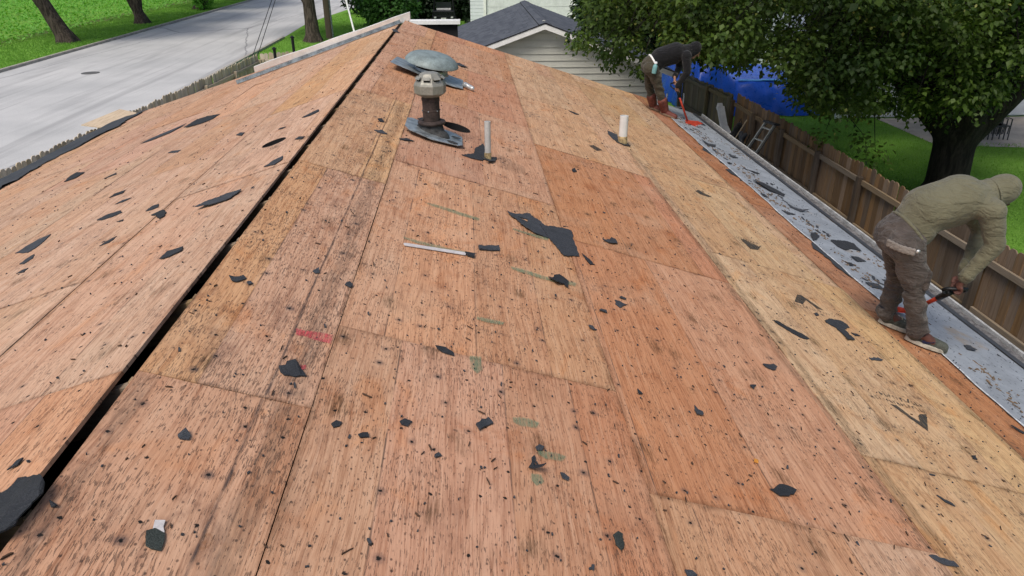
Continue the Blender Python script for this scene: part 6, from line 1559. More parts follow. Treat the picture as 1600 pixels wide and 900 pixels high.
MB().tube([(7.70, 17.36, 1.25), (7.74, 17.30, 1.42), (7.76, 17.25, 1.25)], .012, 6).build('strap', M['black_cloth'], v)
# hand cart with white handle
v = thing('hand_cart', (7.0, 20.9, 0), 'hand cart with white tube handle and black bag behind the far worker', 'cart')
MB().tube([(6.72, 20.7, .1), (6.78, 20.75, 1.28), (6.80, 20.83, 1.36)], .02, 8).build('handle', M['white_metal'], v)
MB().tube([(7.26, 20.7, .1), (7.28, 20.75, 1.28), (7.29, 20.83, 1.36)], .02, 8).build('handle', M['white_metal'], v)
MB().tube([(6.78, 20.74, .98), (7.27, 20.74, .98)], .02, 8).build('crossbar', M['white_metal'], v)
vv, ff = Blob().cap((7.16, 20.5, .3), .22, (7.2, 20.5, .72), .17).cap((7.0, 20.5, .3), .2, (7.1, 20.5, .5), .18).fuse(.03, 3)
obj('bag', vv, ff, M['black_cloth'], v, True)
for dx in (6.75, 7.3):
    MB().lathe([(.0, -.03), (.13, -.03), (.15, 0), (.13, .03), (0, .03)], 18, (dx, 20.68, .15), Matrix.Rotation(R(90), 3, 'Y'), cap=False).build('wheel', M['rubber'], v)
# ------------------------------------------------------------------ neighbour garage with sage siding
GY, GX, GZ = 22.0, 3.28, APEX - .92
gar = thing('garage', (GX, 25, 0), 'sage vinyl-sided garage with slate-grey gable roof beyond the far gable', 'garage')
GSL = .355
half = 3.55
wall_h = GZ - half * GSL - .1
z = .05
i = 0
while z < GZ - .12:
    hw = half if z < wall_h else max(.05, (GZ - .10 - z) / GSL)
    hw2 = half if z + .19 < wall_h else max(.03, (GZ - .10 - z - .19) / GSL)
    hw, hw2 = min(hw, half), min(hw2, half)
    MB().prism([(GX - hw, GY + .005, z), (GX + hw, GY + .005, z), (GX + hw2, GY + .018, z + .186), (GX - hw2, GY + .018, z + .186)], (0, .05, 0)).build('siding_board', M['siding'], gar)
    lip = MB().box((GX, GY - .002, z + .006), (2 * hw, .018, .012)).build('siding_lip', M['siding'], gar)
    z += .19
for g in (-1, 1):
    MB().box((GX + g * (half + .02), GY + .02, wall_h / 2), (.10, .10, wall_h)).build('corner_trim', M['white_paint'], gar)
    MB().box((GX + g * (half - .02), GY + 3.9, wall_h / 2), (.08, 7.7, wall_h)).build('side_wall', M['siding'], gar)
    ov = half + .40
    a = Vector((GX, GY - .32, GZ))
    b = Vector((GX + g * ov, GY - .32, GZ - ov * GSL))
    # roof plane in stepped courses
    nrm = Vector((g * GSL, 0, 1)).normalized()
    d = (b - a).normalized()
    Lr = (b - a).length
    k = 0
    base = MB().prism([a - nrm * .03, b - nrm * .03, b - nrm * .004, a - nrm * .004], (0, 8.2, 0)).build('roof_deck', M['roof_slate'], gar)
    while k * .145 < Lr - .02:
        p0 = a + d * (k * .145) + Vector((0, -.01, 0))
        p1 = a + d * min(Lr, (k + 1) * .145 + .012) + Vector((0, -.01, 0))
        cs = MB().prism([p0 + nrm * .001, p1 + nrm * .001, p1 + nrm * .0095, p0 + nrm * .003], (0, 8.22, 0)).build('shingle_course', M['roof_slate'], gar)
        k += 1
    fb = MB().prism([a + Vector((0, -.015, -.02)), b + Vector((0, -.015, -.02)), b + Vector((0, -.015, -.17)), a + Vector((0, -.015, -.17))], (0, .025, 0))
    fb.build('rake_board', M['white_paint'], gar)
    MB().prism([a + Vector((0, -.028, .010)), b + Vector((0, -.028, .010)), b + Vector((0, -.028, -.022)), a + Vector((0, -.028, -.022))], (0, .012, 0)).build('drip_edge', M['roof_dark'], gar)
    MB().prism([a + Vector((0, .012, -.035)), b + Vector((0, .012, -.035)), b + Vector((0, .30, -.035)), a + Vector((0, .30, -.035))], (0, 0, -.012)).build('soffit', M['white_paint'], gar)
for g in (-1, 1):
    nrm = Vector((g * GSL, 0, 1)).normalized()
    a = Vector((GX, GY - .36, GZ + .012))
    b = a + Vector((g * .17, 0, -.17 * GSL))
    MB().prism([a, b, b + nrm * .018, a + nrm * .018], (0, 8.26, 0)).build('ridge_cap', M['roof_slate'], gar)
    MB().prism([b + Vector((g * .001, 0, 0)), b + Vector((g * .012, 0, -.004)), b + nrm * .019 + Vector((g * .012, 0, -.004)), b + nrm * .019], (0, 8.26, 0)).build('ridge_cap_shadow_line', M['roof_dark'], gar)  # dark strip, shade along the cap's lower edge put into colour
MB().box((GX, GY + 7.75, wall_h / 2), (2 * half, .1, wall_h)).build('back_wall', M['siding'], gar)

# flat white-edged porch roof just past the far gable
v = thing('porch_roof', (.4, 16.1, 0), 'narrow white-edged porch roof with dark space below, past the ridge end', 'porch')
MB().box((.38, 16.1, APEX - .325), (1.06, .30, .075)).build('fascia', M['white_paint'], v)
MB().box((.36, 16.25, (APEX - .37) / 2), (.98, .42, APEX - .37)).build('dark_space_box', M['dark'], v)  # solid black box standing in for the shaded space below the porch roof

# white houses behind
def sided_wall(root, x0, x1, y, h, mat, step=.2):
    z = .05
    while z < h:
        MB().prism([(x0, y, z), (x0, y + .014, z + step - .004), (x0, y + .06, z + step - .004), (x0, y + .06, z)], (x1 - x0, 0, 0)).build('siding_board', mat, root)
        z += step
v = thing('white_house', (5, 48, 0), 'white sided house with a wide white garage door beyond the slate roof', 'house')
sided_wall(v, 1.2, 2.0, 46.0, 4.6, M['siding_white'])
sided_wall(v, 7.6, 9.6, 46.0, 4.6, M['siding_white'])
MB().box((4.8, 46.02, 3.6), (5.6, .05, 2.0)).build('lintel_wall', M['siding_white'], v)
for i in range(4):
    MB().box((4.8, 46.1, .3 + i * .57), (5.2, .05, .555)).build('door_panel', M['white_metal'], v)
for x in (2.08, 7.52):
    MB().box((x, 46.0, 1.3), (.16, .12, 2.6)).build('door_trim', M['white_paint'], v)
MB().box((5.4, 50, 2.2), (8.2, 7.6, 4.3)).build('walls', M['siding_white'], v)
MB().prism([(.8, 45.6, 4.6), (10.0, 45.6, 4.6), (5.4, 45.6, 6.4)], (0, 9, 0)).build('roof', M['roof_slate'], v)
v = thing('white_neighbour_house', (20, 27, 0), 'white sided house behind the big tree and patio chairs', 'house')
sided_wall(v, 13.3, 30.0, 23.3, 4.4, M['siding_white'])
MB().box((21.65, 27.4, 2.2), (16.6, 8.0, 4.4)).build('walls', M['siding_white'], v)
MB().prism([(12.9, 23.0, 4.45), (12.9, 31.8, 4.45), (12.9, 27.4, 6.4)], (17.5, 0, 0)).build('roof', M['roof_slate'], v)
MB().box((13.3, 23.28, 2.2), (.12, .1, 4.4)).build('corner_trim', M['white_paint'], v)
MB().prism([(17.3, 22.4, .05), (17.55, 22.4, .05), (20.2, 22.4, 1.8), (19.95, 22.4, 1.8)], (0, .05, 0)).build('stair_stringer', M['alu'], v)
for i in range(6):
    MB().box((17.9 + i * .42, 22.85, .22 + i * .28), (.36, .9, .04)).build('stair_tread', M['patio'], v)
v = thing('pale_back_house', (18, 50, 0), 'pale house far behind the big tree', 'house')
MB().box((19, 52, 2.4), (22, 8, 4.8)).build('walls', M['siding_white'], v)
MB().prism([(7.5, 47.6, 4.8), (7.5, 56.4, 4.8), (7.5, 52, 7.2)], (23, 0, 0)).build('roof', M['roof_slate'], v)
for x in (10, 13.5, 17, 21):
    w_ = MB().box((x, 47.97, 2.2), (1.1, .06, 1.3)).build('window', M['glass'], v)
    MB().box((x, 47.95, 2.2), (.06, .05, 1.3)).build('mullion', M['white_paint'], w_)

# stacked patio chairs
v0 = None
for i in range(3):
    cx, cy = 16.62 + i * .10, 20.55 - i * .05
    v = thing('patio_chair', (cx, cy, .012), ['dark-framed beige patio chair, innermost of the stack by the trunk', 'dark-framed beige patio chair in the middle of the stack', 'dark-framed beige patio chair standing outermost of the stack'][i], 'chair', 'stacked patio chairs')
    for dx in (-.24, .24):
        MB().tube([(cx + dx, cy - .24, .012), (cx + dx, cy - .20, .62), (cx + dx, cy + .2, .64), (cx + dx, cy + .24, .012)], .018, 6).build('side_frame', M['plastic_dark'], v)
        MB().tube([(cx + dx * .9, cy + .18, .4), (cx + dx * .9, cy + .28, 1.02)], .018, 6).build('back_post', M['plastic_dark'], v)
    MB().box((cx, cy - .02, .42), (.44, .44, .03)).build('seat', M['plastic_dark'], v)
    MB().box((cx, cy + .235, .76), (.42, .022, .46), Matrix.Rotation(R(-9), 3, 'X')).build('backrest', M['beige'], v)
    for q in range(5):
        MB().box((cx - .18 + q * .09, cy - .24, .30), (.02, .02, .24)).build('front_slat', M['plastic_dark'], v)
    MB().tube([(cx - .22, cy + .28, 1.0), (cx + .22, cy + .28, 1.0)], .018, 6).build('top_rail', M['beige'], v)

# blue tarp over a low stack
tv = thing('tarp_covered_stack', (10.9, 26, 0), 'low stack covered by a crumpled blue tarp behind the brown fence', 'tarp')
nx, ny = 56, 44
vs_, fs_ = [], []
X0, X1, YA, YB = 8.35, 13.2, 23.7, 28.6
def fbm(x, y):
    return (math.sin(x * 3.1 + 1.3 * math.sin(y * 2.3)) * .5 + math.sin(x * 7.3 + y * 3.1 + 2 * math.sin(x * 1.7)) * .3 + math.sin(y * 9.7 + x * 4.1) * .2)
for j in range(ny + 1):
    for i in range(nx + 1):
        x, y = X0 + (X1 - X0) * i / nx, YA + (YB - YA) * j / ny
        ex = min((x - X0) / .55, (X1 - x) / .55, (y - YA) / .75, (YB - y) / .6)
        ex = max(0.0, min(1.0, ex))
        tall = 1.05 if x > 10.1 else 1.05 + .75 * min(1, (10.1 - x) / .8)
        z = tall * (1 - (1 - ex) ** 1.6)
        if ex < .97:
            z += .09 * fbm(x * 1.6, y * 1.6 + z) * (1 - abs(2 * ex - 1) * .5)
            y += .10 * fbm(x * 1.3 + 4, z * 3)
            x += .06 * fbm(y + 7, z * 4)
        else:
            z += .014 * fbm(x, y)
        vs_.append((x, y, max(.03, z)))
for j in range(ny):
    for i in range(nx):
        a = j * (nx + 1) + i
        fs_.append((a, a + 1, a + nx + 2, a + nx + 1))
obj('tarp', vs_, fs_, M['tarp'], tv, True)
pts = []
for i in range(30):
    x = 10.2 + (13.0 - 10.2) * i / 29
    pts.append((x, 24.43 + .02 * fbm(x, 2), 1.075 + .012 * fbm(x * 2, 1)))
MB().tube(pts, .035, 6).build('hem', M['tarp_edge'], tv, True)

# ------------------------------------------------------------------ dark utility vehicle and shrubs behind the ridge end
VX, VY = -.55, 50.0
uv = thing('utility_vehicle', (VX, VY, 0), 'dark open utility vehicle with roll cage parked beyond the ridge end', 'vehicle')
soft(MB().box((VX, VY + 1.2, .72), (1.5, 2.6, .42)).build('body', M['car'], uv), .06, 3)
soft(MB().box((VX, VY + .35, 1.05), (1.42, .9, .30)).build('cargo_bed', M['car'], uv), .04, 2)
for sx in (-.68, .68):
    MB().tube([(VX + sx, VY + .75, .9), (VX + sx * .86, VY + .95, 1.9), (VX + sx * .86, VY + 2.0, 1.9), (VX + sx, VY + 2.5, 1.1)], .035, 8).build('roll_cage', M['black_metal'], uv)
MB().box((VX, VY + 1.5, 1.93), (1.3, 1.2, .05)).build('roof_panel', M['car'], uv)
MB().box((VX, VY + .92, 1.45), (1.0, .03, .42)).build('rear_window', M['glass'], uv)
MB().box((VX, VY + .95, 1.22), (.95, .10, .14)).build('seat_back', M['white_paint'], uv)
for sx in (-.55, .55):
    MB().box((VX + sx, VY - .11, .80), (.14, .03, .10)).build('tail_light', M['white_metal'], uv)
    for yy in (.25, 2.1):
        w_ = MB().lathe([(.15, -.13), (.33, -.13), (.36, -.06), (.36, .06), (.33, .13), (.15, .13)], 20, (VX + sx * 1.25, VY + yy, .36), Matrix.Rotation(R(90), 3, 'Y')).build('wheel', M['rubber'], uv)
MB().box((VX, VY - .115, .70), (.34, .02, .16)).build('plate', M['white_paint'], uv)

# ------------------------------------------------------------------ trees
def trunk_mesh(parent, segs, voxel, mat, name='trunk'):
    bb = Blob()
    for pts, rs in segs:
        bb.chain(pts, rs)
    vv, ff = bb.fuse(voxel, 3)
    return obj(name, vv, ff, mat, parent, True)

def clump_leaves(centers, per, rad, size, seed, flat=.75):
    r_ = np.random.default_rng(seed)
    C_ = np.repeat(np.array(centers), per, 0)
    n = len(C_)
    d = r_.normal(size=(n, 3))
    d /= np.linalg.norm(d, axis=1, keepdims=True)
    rr = np.repeat(r_.uniform(.7, 1.25, len(centers)), per) * rad
    P = C_ + d * (r_.uniform(.25, 1, n) ** .6 * rr)[:, None] * np.array([1, 1, flat])
    P[:, 2] -= np.abs(r_.normal(0, .12, n))
    N = d * .6 + np.array([0, 0, .8]) + r_.normal(0, .45, (n, 3))
    tone = np.clip(np.repeat(r_.uniform(0, 1, len(centers)), per) * .7 + r_.uniform(0, 1, n) * .3, 0, 1)
    return P, size * r_.uniform(.6, 1.25, n), size * r_.uniform(.55, 1.0, n), N, tone

def street_tree(name, label, base, r0, lean, forks, crown_c, crown_r, nclump, seed, mat_leaf, mat_bark, group, leaf=.32, per=42, low=3.0):
    r_ = random.Random(seed)
    b = Vector(base)
    v = thing(name, b, label, 'tree', group)
    top = b + Vector((lean[0], lean[1], lean[2]))
    segs = [([b + Vector((0, 0, -.2)), b + Vector((lean[0] * .12, 0, .4)), b.lerp(top, .55), top], [r0 * 1.45, r0 * 1.02, r0 * .88, r0 * .8])]
    for a in range(5):
        an = a * 1.26 + seed
        segs.append(([b + Vector((math.cos(an) * r0 * 1.5, math.sin(an) * r0 * 1.5, -.12)), b + Vector((math.cos(an) * r0 * .5, math.sin(an) * r0 * .5, .45))], [r0 * .25, r0 * .45]))
    for fx, fy, fz, fr in forks:
        e = top + Vector((fx, fy, fz))
        mid = top.lerp(e, .5) + Vector((r_.uniform(-.2, .2), r_.uniform(-.2, .2), .1))
        segs.append(([top + Vector((0, 0, -.25)), mid, e], [r0 * fr, r0 * fr * .8, r0 * fr * .45]))
    trunk_mesh(v, segs, r0 * .16, mat_bark)
    cc = np.array(crown_c)
    q = np.random.default_rng(seed)
    d = q.normal(size=(nclump, 3))
    d /= np.linalg.norm(d, axis=1, keepdims=True)
    cen = cc + d * np.array(crown_r) * (q.uniform(.35, 1, nclump) ** .5)[:, None]
    cen = cen[cen[:, 2] > low]
    P_, L_, W_, N_, t_ = clump_leaves(cen, per, .85, leaf, seed)
    leaf_mesh('crown', P_, L_, W_, N_, t_, mat_leaf, v, seed=seed)
    return v

street_tree('street_tree', 'thick leaning tree trunk on the verge, nearest across the street', (-22.3, 45.1, 0), .46, (-.9, 0, 2.4), [(-1.4, .3, 2.6, .75), (.5, .2, 3.0, .7)], (-22.8, 45.5, 8.8), (5.0, 5, 3.8), 260, 3, M['leaf_far'], M['bark'], 'verge trees', low=5.3)
street_tree('street_tree', 'forked tree on the verge, second along the far kerb', (-22.1, 55.3, 0), .42, (-.15, 0, 1.0), [(-1.0, 0, 3.0, .75), (.8, .2, 3.2, .78)], (-22.2, 55.5, 8.4), (5, 5, 3.8), 260, 4, M['leaf_far'], M['bark'], 'verge trees', low=5.6)
street_tree('street_tree', 'third tree along the far kerb with leafy shoots at its base', (-21.9, 67, 0), .45, (.1, 0, 1.4), [(-.8, 0, 3.0, .75), (.9, .2, 3.2, .7)], (-22, 67, 7.9), (5, 5, 3.8), 260, 5, M['leaf_far'], M['bark'], 'verge trees', low=5.2)
street_tree('street_tree', 'fourth tree along the far kerb, farthest in view', (-22.0, 77, 0), .42, (.1, 0, 1.4), [(-.8, 0, 3.0, .75), (.9, .2, 3.2, .7)], (-22, 77, 7.9), (5, 5, 3.8), 220, 6, M['leaf_far'], M['bark'], 'verge trees', low=5.2)
street_tree('street_tree', 'dark trunked tree beside the utility pole past the white rake board', (-8.0, 44.5, 0), .42, (-.05, 0, 2.3), [(-1.9, 0, 2.8, .62), (-.9, .2, 3.2, .5), (.1, 0, 3.4, .8)], (-8, 45, 9.4), (5, 5, 3.8), 240, 7, M['leaf_far'], M['bark'], None, low=6.0)
# leafy shoots and low hanging twigs
def leafy(name, label, cat, cen, per, rad, leaf, mat, seed, stems=True):
    c = np.array(cen)
    b = Vector((c[:, 0].mean(), c[:, 1].mean(), 0 if c[:, 2].min() < 2.0 else c[:, 2].min()))
    v = thing(name, b, label, cat)
    P_, L_, W_, N_, t_ = clump_leaves(c, per, rad, leaf, seed)
    leaf_mesh('foliage', P_, L_, W_, N_, t_, mat, v, seed=seed)
    if stems:
        mb = MB()
        for p in c[:40]:
            mb.tube([b + Vector((0, 0, .0)), b.lerp(Vector(p), .5) + Vector((0, 0, .1)), Vector(p)], [.06, .04, .015], 5)
        mb.build('stem', M['bark'], v)
    return v
q = np.random.default_rng(31)
def ball_pts(c, r, n, q):
    d = q.normal(size=(n, 3))
    d /= np.linalg.norm(d, axis=1, keepdims=True)
    p = np.array(c) + d * np.array(r) * q.uniform(.3, 1, n)[:, None] ** .6
    return p[p[:, 2] > .15]
leafy('shrub', 'pale green leafy shoots at the foot of the third verge tree', 'shrub', ball_pts((-21.2, 66, 1.2), (.9, .9, 1.1), 30, q), 40, .35, .2, M['weed'], 32)
leafy('shrub', 'bright leafy shrub standing on the grass left of the dark vehicle', 'shrub', ball_pts((-3.6, 46, 1.9), (1.5, 1.6, 2.0), 130, q), 60, .5, .22, M['leaf_far'], 33)
leafy('shrub', 'second leafy shrub between the utility pole and the bright shrub', 'shrub', ball_pts((-5.0, 52, 1.9), (1.3, 1.5, 2.2), 90, q), 60, .5, .22, M['leaf_far'], 36)
for k_, (x, y, r_, h_, lab) in enumerate([(-2.6, 57, 2.6, 3.8, 'dark evergreen behind the bright shrub'), (.4, 58, 2.4, 4.0, 'dark evergreen directly behind the utility vehicle'), (2.6, 55, 1.8, 3.4, 'dark evergreen beside the white garage door'), (-6.0, 62, 2.5, 4.2, 'dark evergreen behind the utility pole'), (8.6, 37, 2.2, 3.6, 'dark evergreen behind the far worker, beyond the sage garage')]):
    leafy('evergreen_bush', lab, 'evergreen', ball_pts((x, y, h_ * .5), (r_, r_, h_ * .6), 170, q), 60, .7, .3, M['leaf_dark'], 40 + k_)

# utility pole with guy wires
v = thing('utility_pole', (-7.35, 46.0, 0), 'brown wooden utility pole beside the dark trunked tree', 'utility pole')
MB().tube([(-7.35, 46, -.1), (-7.35, 46, 9.5)], [.19, .14], 12).build('shaft', M['pole'], v)
MB().box((-7.35, 45.8, 8.9), (2.2, .1, .12)).build('crossarm', M['pole'], v)
MB().tube([(-7.12, 45.95, .1), (-7.14, 45.95, 2.6)], .05, 8).build('conduit', M['galv'], v)
anchor = Vector((-5.0, 41.5, 0))
topg = Vector((-7.3, 46.0, 8.6))
MB().tube([anchor, topg], .012, 5).build('guy_wire', M['galv'], v)
MB().tube([anchor.lerp(topg, .03), anchor.lerp(topg, .42)], .05, 8).build('guy_guard', M['white_paint'], v)
for dx in (0, .25):
    MB().tube([(-9.9 + dx, 38.2, 0), (-7.4 + dx * .1, 46, 8.2)], .018, 5).build('guy_wire', M['black_metal'], v)

# the big linden over the back fence
SPRIGS = [(8.2,13.5,1.90),(8.0,13.5,2.05),(8.5,13.2,2.12),(8.7,13.0,1.88),(8.8,13.0,1.73),(9.1,13.2,1.90),(8.5,13.6,2.11),(8.6,13.2,2.03),(8.1,14.0,2.10),(8.3,13.4,1.76)]
TB = Vector((11.85, 15.0, 0))
tree = thing('linden_tree', TB, 'huge dark-trunked linden spreading over the back fence', 'tree')
fork = TB + Vector((-.05, .1, 2.1))
segs = [([TB + Vector((-.06, 0, -.2)), TB + Vector((-.05, 0, .5)), TB + Vector((-.06, .05, 1.3)), fork], [.50, .43, .43, .56])]
for a in range(7):
    an = a * .9 + .3
    segs.append(([TB + Vector((math.cos(an) * .62, math.sin(an) * .62, -.12)), TB + Vector((math.cos(an) * .2, math.sin(an) * .2, .5))], [.10, .25]))
limbs = [((-3.2, -1.0, 3.6), .30), ((-5.6, 1.2, 3.2), .26), ((-2.4, 3.4, 4.2), .26), ((1.0, .3, 4.8), .36), ((3.4, -1.8, 3.6), .30), ((4.6, 2.6, 3.4), .26), ((-.6, -3.2, 4.6), .28)]
limb_pts = []
for (dx, dy, dz), r_ in limbs:
    e = fork + Vector((dx, dy, dz))
    m = fork.lerp(e, .45) + Vector((0, 0, .35))
    start = fork + Vector((dx, dy, 0)).normalized() * .22
    segs.append(([start + Vector((0, 0, -.5)), m, e], [r_ * 1.15, r_ * .8, r_ * .38]))
    for t in np.linspace(.25, 1, 7):
        limb_pts.append((start.lerp(m, min(1, t * 2)) if t < .5 else m.lerp(e, t * 2 - 1)))
trunk_mesh(tree, segs, .055, M['bark_dark'])
rb = random.Random(3)
mb = MB()
LP = np.array([tuple(p) for p in limb_pts])
LOWC = np.array(CROWN_LOW)
for c in SPRIGS[1::3]:                          # twigs hanging from the lowest foliage
    a = Vector(LOWC[int(np.linalg.norm(LOWC - np.array(c), axis=1).argmin())])
    b = Vector(c)
    mb.tube([a, a.lerp(b, .5) + Vector((rb.uniform(-.08, .08), 0, -.06)), b], [.012, .009, .004], 4, cap=False)
for c in CROWN_IN + CROWN_LOW + CROWN_OUT[::2]:
    cv = np.array(c)
    dd = np.linalg.norm(LP - cv, axis=1)
    dd += np.where(LP[:, 2] < cv[2] - 3.5, 2, 0)
    a = Vector(LP[int(dd.argmin())])
    b = Vector(c)
    L = (b - a).length
    m1 = a.lerp(b, .4) + Vector((rb.uniform(-.25, .25), rb.uniform(-.25, .25), .10 * L))
    m2 = a.lerp(b, .75) + Vector((rb.uniform(-.2, .2), rb.uniform(-.2, .2), .06 * L))
    mb.tube([a, m1, m2, b], [.035 + .004 * L, .024 + .002 * L, .013, .005], 4, cap=False)
mb.build('branches', M['bark_dark'], tree, True)
def crown(name, cen, per, rad, size, mat, seed):
    P_, L_, W_, N_, t_ = clump_leaves(cen, per, rad, size, seed)
    return leaf_mesh(name, P_, L_, W_, N_, t_, mat, tree, seed=seed, droop=np.array([0, 0, -.7]))
crown('crown', CROWN_IN, 130, .50, .105, M['leaf'], 51)
crown('low_foliage', CROWN_LOW + SPRIGS[1::3], 48, .27, .11, M['leaf'], 52)
crown('upper_crown', [c for i, c in enumerate(CROWN_OUT) if i % 5 < 2], 85, 1.0, .16, M['leaf'], 53)
crown('bracts', CROWN_IN[::3] + CROWN_LOW[::3], 12, .5, .07, M['leaf_yellow'], 54)
from mathutils import noise as mnoise
# ------------------------------------------------------------------ people
def person(label, J, style):
    """J: world joints. The wearer faces +X, bent at the hips; R side is nearer the camera."""
    g = {k: Vector(p) for k, p in J.items()}
    base = (g['heelR'] + g['toeR'] + g['heelL'] + g['toeL']) / 4
    v = thing('person', base, label, 'person')
    S = Vector((0, 1, 0))
    # --- body: head, neck, trunk, arms with hands, legs; one continuous surface
    b = Blob()
    hd = g['head']
    fwd = (g['look']).normalized()
    up = g['crown'].normalized()
    b.ball(hd, (.085, .074, .105), Matrix((fwd, S, up)).transposed())
    b.cap(hd + fwd * .03 - up * .05, .055, hd + fwd * .05 - up * .085, .035)
    b.cap(hd + fwd * .082 + up * .012, .008, hd + fwd * .106 - up * .022, .014)
    for s in (-1, 1):
        b.ball(hd + S * .077 * s - up * .01, (.016, .010, .03))
        b.ball(hd + fwd * .078 + S * .03 * s + up * .018, .011)
    b.cap(hd + fwd * .078 - up * .055 - S * .02, .007, hd + fwd * .078 - up * .055 + S * .02, .007)
    b.cap(hd - up * .06, .052, g['neck'], .056)
    b.chain([g['pelvis'], g['waist'], g['chest'], g['neck']], [.115, .105, .115, .055])
    for sd in 'RL':
        b.chain([g['neck'].lerp(g['sh' + sd], .4), g['sh' + sd], g['el' + sd], g['wr' + sd]], [.055, .052, .038, .027])
        b.chain([g['hip' + sd], g['kn' + sd], g['an' + sd]], [.085, .055, .04])
        b.cap(g['an' + sd], .04, g['an' + sd].lerp(g['toe' + sd], .5), .035)
        # hand closed on the grip
        gp, ga = g['grip' + sd], g['gax' + sd].normalized()
        w = g['wr' + sd]
        palm = (w + gp) / 2
        out = (w - gp).normalized()
        sidev = ga.cross(out).normalized()
        b.cap(w, .026, gp + out * .030, .030, flat=.7, side=sidev)
        for f in range(4):
            off = ga * (.030 - .020 * f)
            ln = (.9, 1.0, .95, .78)[f]
            k0 = gp + out * .030 + off + sidev * .012
            k1 = gp + out * .008 + off + sidev * .030 * ln
            k2 = gp - out * .022 * ln + off + sidev * .018
            k3 = gp - out * .020 * ln + off - sidev * .010
            b.chain([k0, k1, k2, k3], [.0098, .0092, .0085, .0075])
        t0 = gp + out * .038 + ga * .032
        b.chain([t0, gp + out * .014 + ga * .040 - sidev * .024, gp - out * .010 + ga * .022 - sidev * .026], [.012, .0105, .0085])
    vv, ff = b.fuse(.0065, 3)
    obj('body', vv, ff, M[style['skin']], v, True)
    # --- hooded sweatshirt
    b = Blob()
    axis = (g['chest'] - g['pelvis']).normalized()
    hem = g['pelvis'] + axis * .07
    ball_M = Matrix((axis, S, axis.cross(S))).transposed()
    b.cap(hem, .142, g['waist'], .148, flat=1.14, side=S)
    b.cap(g['waist'], .148, g['chest'], .152, flat=1.2, side=S)
    b.cap(g['chest'], .152, g['neck'], .088, flat=1.22, side=S)
    b.cap(g['waist'] + Vector((0, 0, -.05)), .12, g['chest'] + Vector((-.02, 0, -.07)), .12, flat=1.1, side=S)
    b.cap(g['shR'], .085, g['shL'], .085)
    for sd in 'RL':
        el, wr = g['el' + sd], g['wr' + sd]
        b.chain([g['sh' + sd], g['sh' + sd].lerp(el, .5), el, el.lerp(wr, .55), wr.lerp(el, .06)], [.078, .070, .059, .049, .041])
        b.cap(wr.lerp(el, .16), .050, wr.lerp(el, .06), .046)
    # hood: shell round the skull, open at the face
    hm = Matrix((fwd, S, up)).transposed()
    b.ball(hd - fwd * .022 + up * .014, (.102, .096, .122), hm)
    b.cap(hd - fwd * .03 - up * .04, .095, g['neck'] + Vector((-.02, 0, .01)), .10)
    vv, ff = b.fuse(.011, 5)
    # open the hood and hem
    vv = np.array(vv)
    fw, upn, hda = np.array(fwd), np.array(up), np.array(hd)
    keep_f = []
    for f in ff:
        c = vv[list(f)].mean(0)
        rel = c - hda
        if rel @ fw > .062 and abs(rel @ upn) < .12 and np.linalg.norm(rel) < .16:
            continue
        if (c - np.array(hem)) @ np.array(axis) < -.045:
            continue
        keep_f.append(f)
    # soft wrinkles across the sweatshirt
    for i in range(len(vv)):
        p = vv[i]
        q3 = Vector((p[0] * 16 + p[2] * 5, p[1] * 5, p[2] * 12))
        under = max(0.0, min(1.0, (g['chest'].z - p[2]) / .15))
        q4 = Vector((p[0] * 24 + p[2] * 20, p[1] * 4, p[2] * 5 - p[0] * 5))
        vv[i] = p - np.array((.1, .55 * np.sign(p[1] - g['chest'].y), .6)) * ((.003 + .008 * under) * abs(mnoise.noise(q3)) + .016 * under * max(0.0, mnoise.noise(q4)))
    ho = obj('hooded_sweatshirt', vv, keep_f, M[style['top']], v, True)
    sol = ho.modifiers.new('s', 'SOLIDIFY')
    sol.thickness = .006
    sol.offset = -1
    # hood seam
    ring = []
    nk = g['neck'] + (hd - g['neck']) * .28
    ax2 = (hd - g['neck']).normalized()
    a_ = ax2.cross(S).normalized()
    for t in np.linspace(0, 2 * math.pi, 25):
        ring.append(nk + S * math.cos(t) * .112 + a_ * math.sin(t) * .108)
    MB().tube(ring, .006, 6, cap=False).build('hood_seam', M[style['top']], v, True)
    # ribbed hem and cuffs
    rib = []
    ha = axis.cross(S).normalized()
    for t in np.linspace(0, 2 * math.pi, 37):
        rib.append(hem - axis * .035 + S * math.cos(t) * .163 + ha * math.sin(t) * .141)
    MB().tube(rib, .011, 8, cap=False).build('hem_band', M[style['top']], v, True)
    for sd in 'RL':
        el, wr = g['el' + sd], g['wr' + sd]
        MB().tube([wr.lerp(el, .02), wr.lerp(el, .10), wr.lerp(el, .16)], [.041, .047, .046], 14).build('cuff', M[style['top']], v, True)
    # --- trousers
    b = Blob()
    back = Vector((-.035, 0, -.0))
    b.cap(g['hipR'] + back, .116, g['hipL'] + back, .116)
    b.ball(g['pelvis'] + Vector((-.03, 0, -.02)), (.135, .165, .14))
    b.cap(g['pelvis'], .15, hem, .135, flat=1.15, side=S)
    for sd in 'RL':
        hp, kn, an = g['hip' + sd], g['kn' + sd], g['an' + sd]
        b.chain([hp, hp.lerp(kn, .45), kn, kn.lerp(an, .4), an + (an - kn).normalized() * -.01], [.106, .093, .076, .070, .060 if style['boot'] else .064])
        if not style['boot']:
            b.cap(an.lerp(kn, .12), .072, an.lerp(kn, .02), .068)
        b.ball(hp.lerp(kn, .55) + Vector((.02, -.055 if sd == 'R' else .055, 0)), (.07, .05, .085))
    vv, ff = b.fuse(.011, 4)
    vv = np.array(vv)
    zt, zb = g['hipR'].z, g['anR'].z
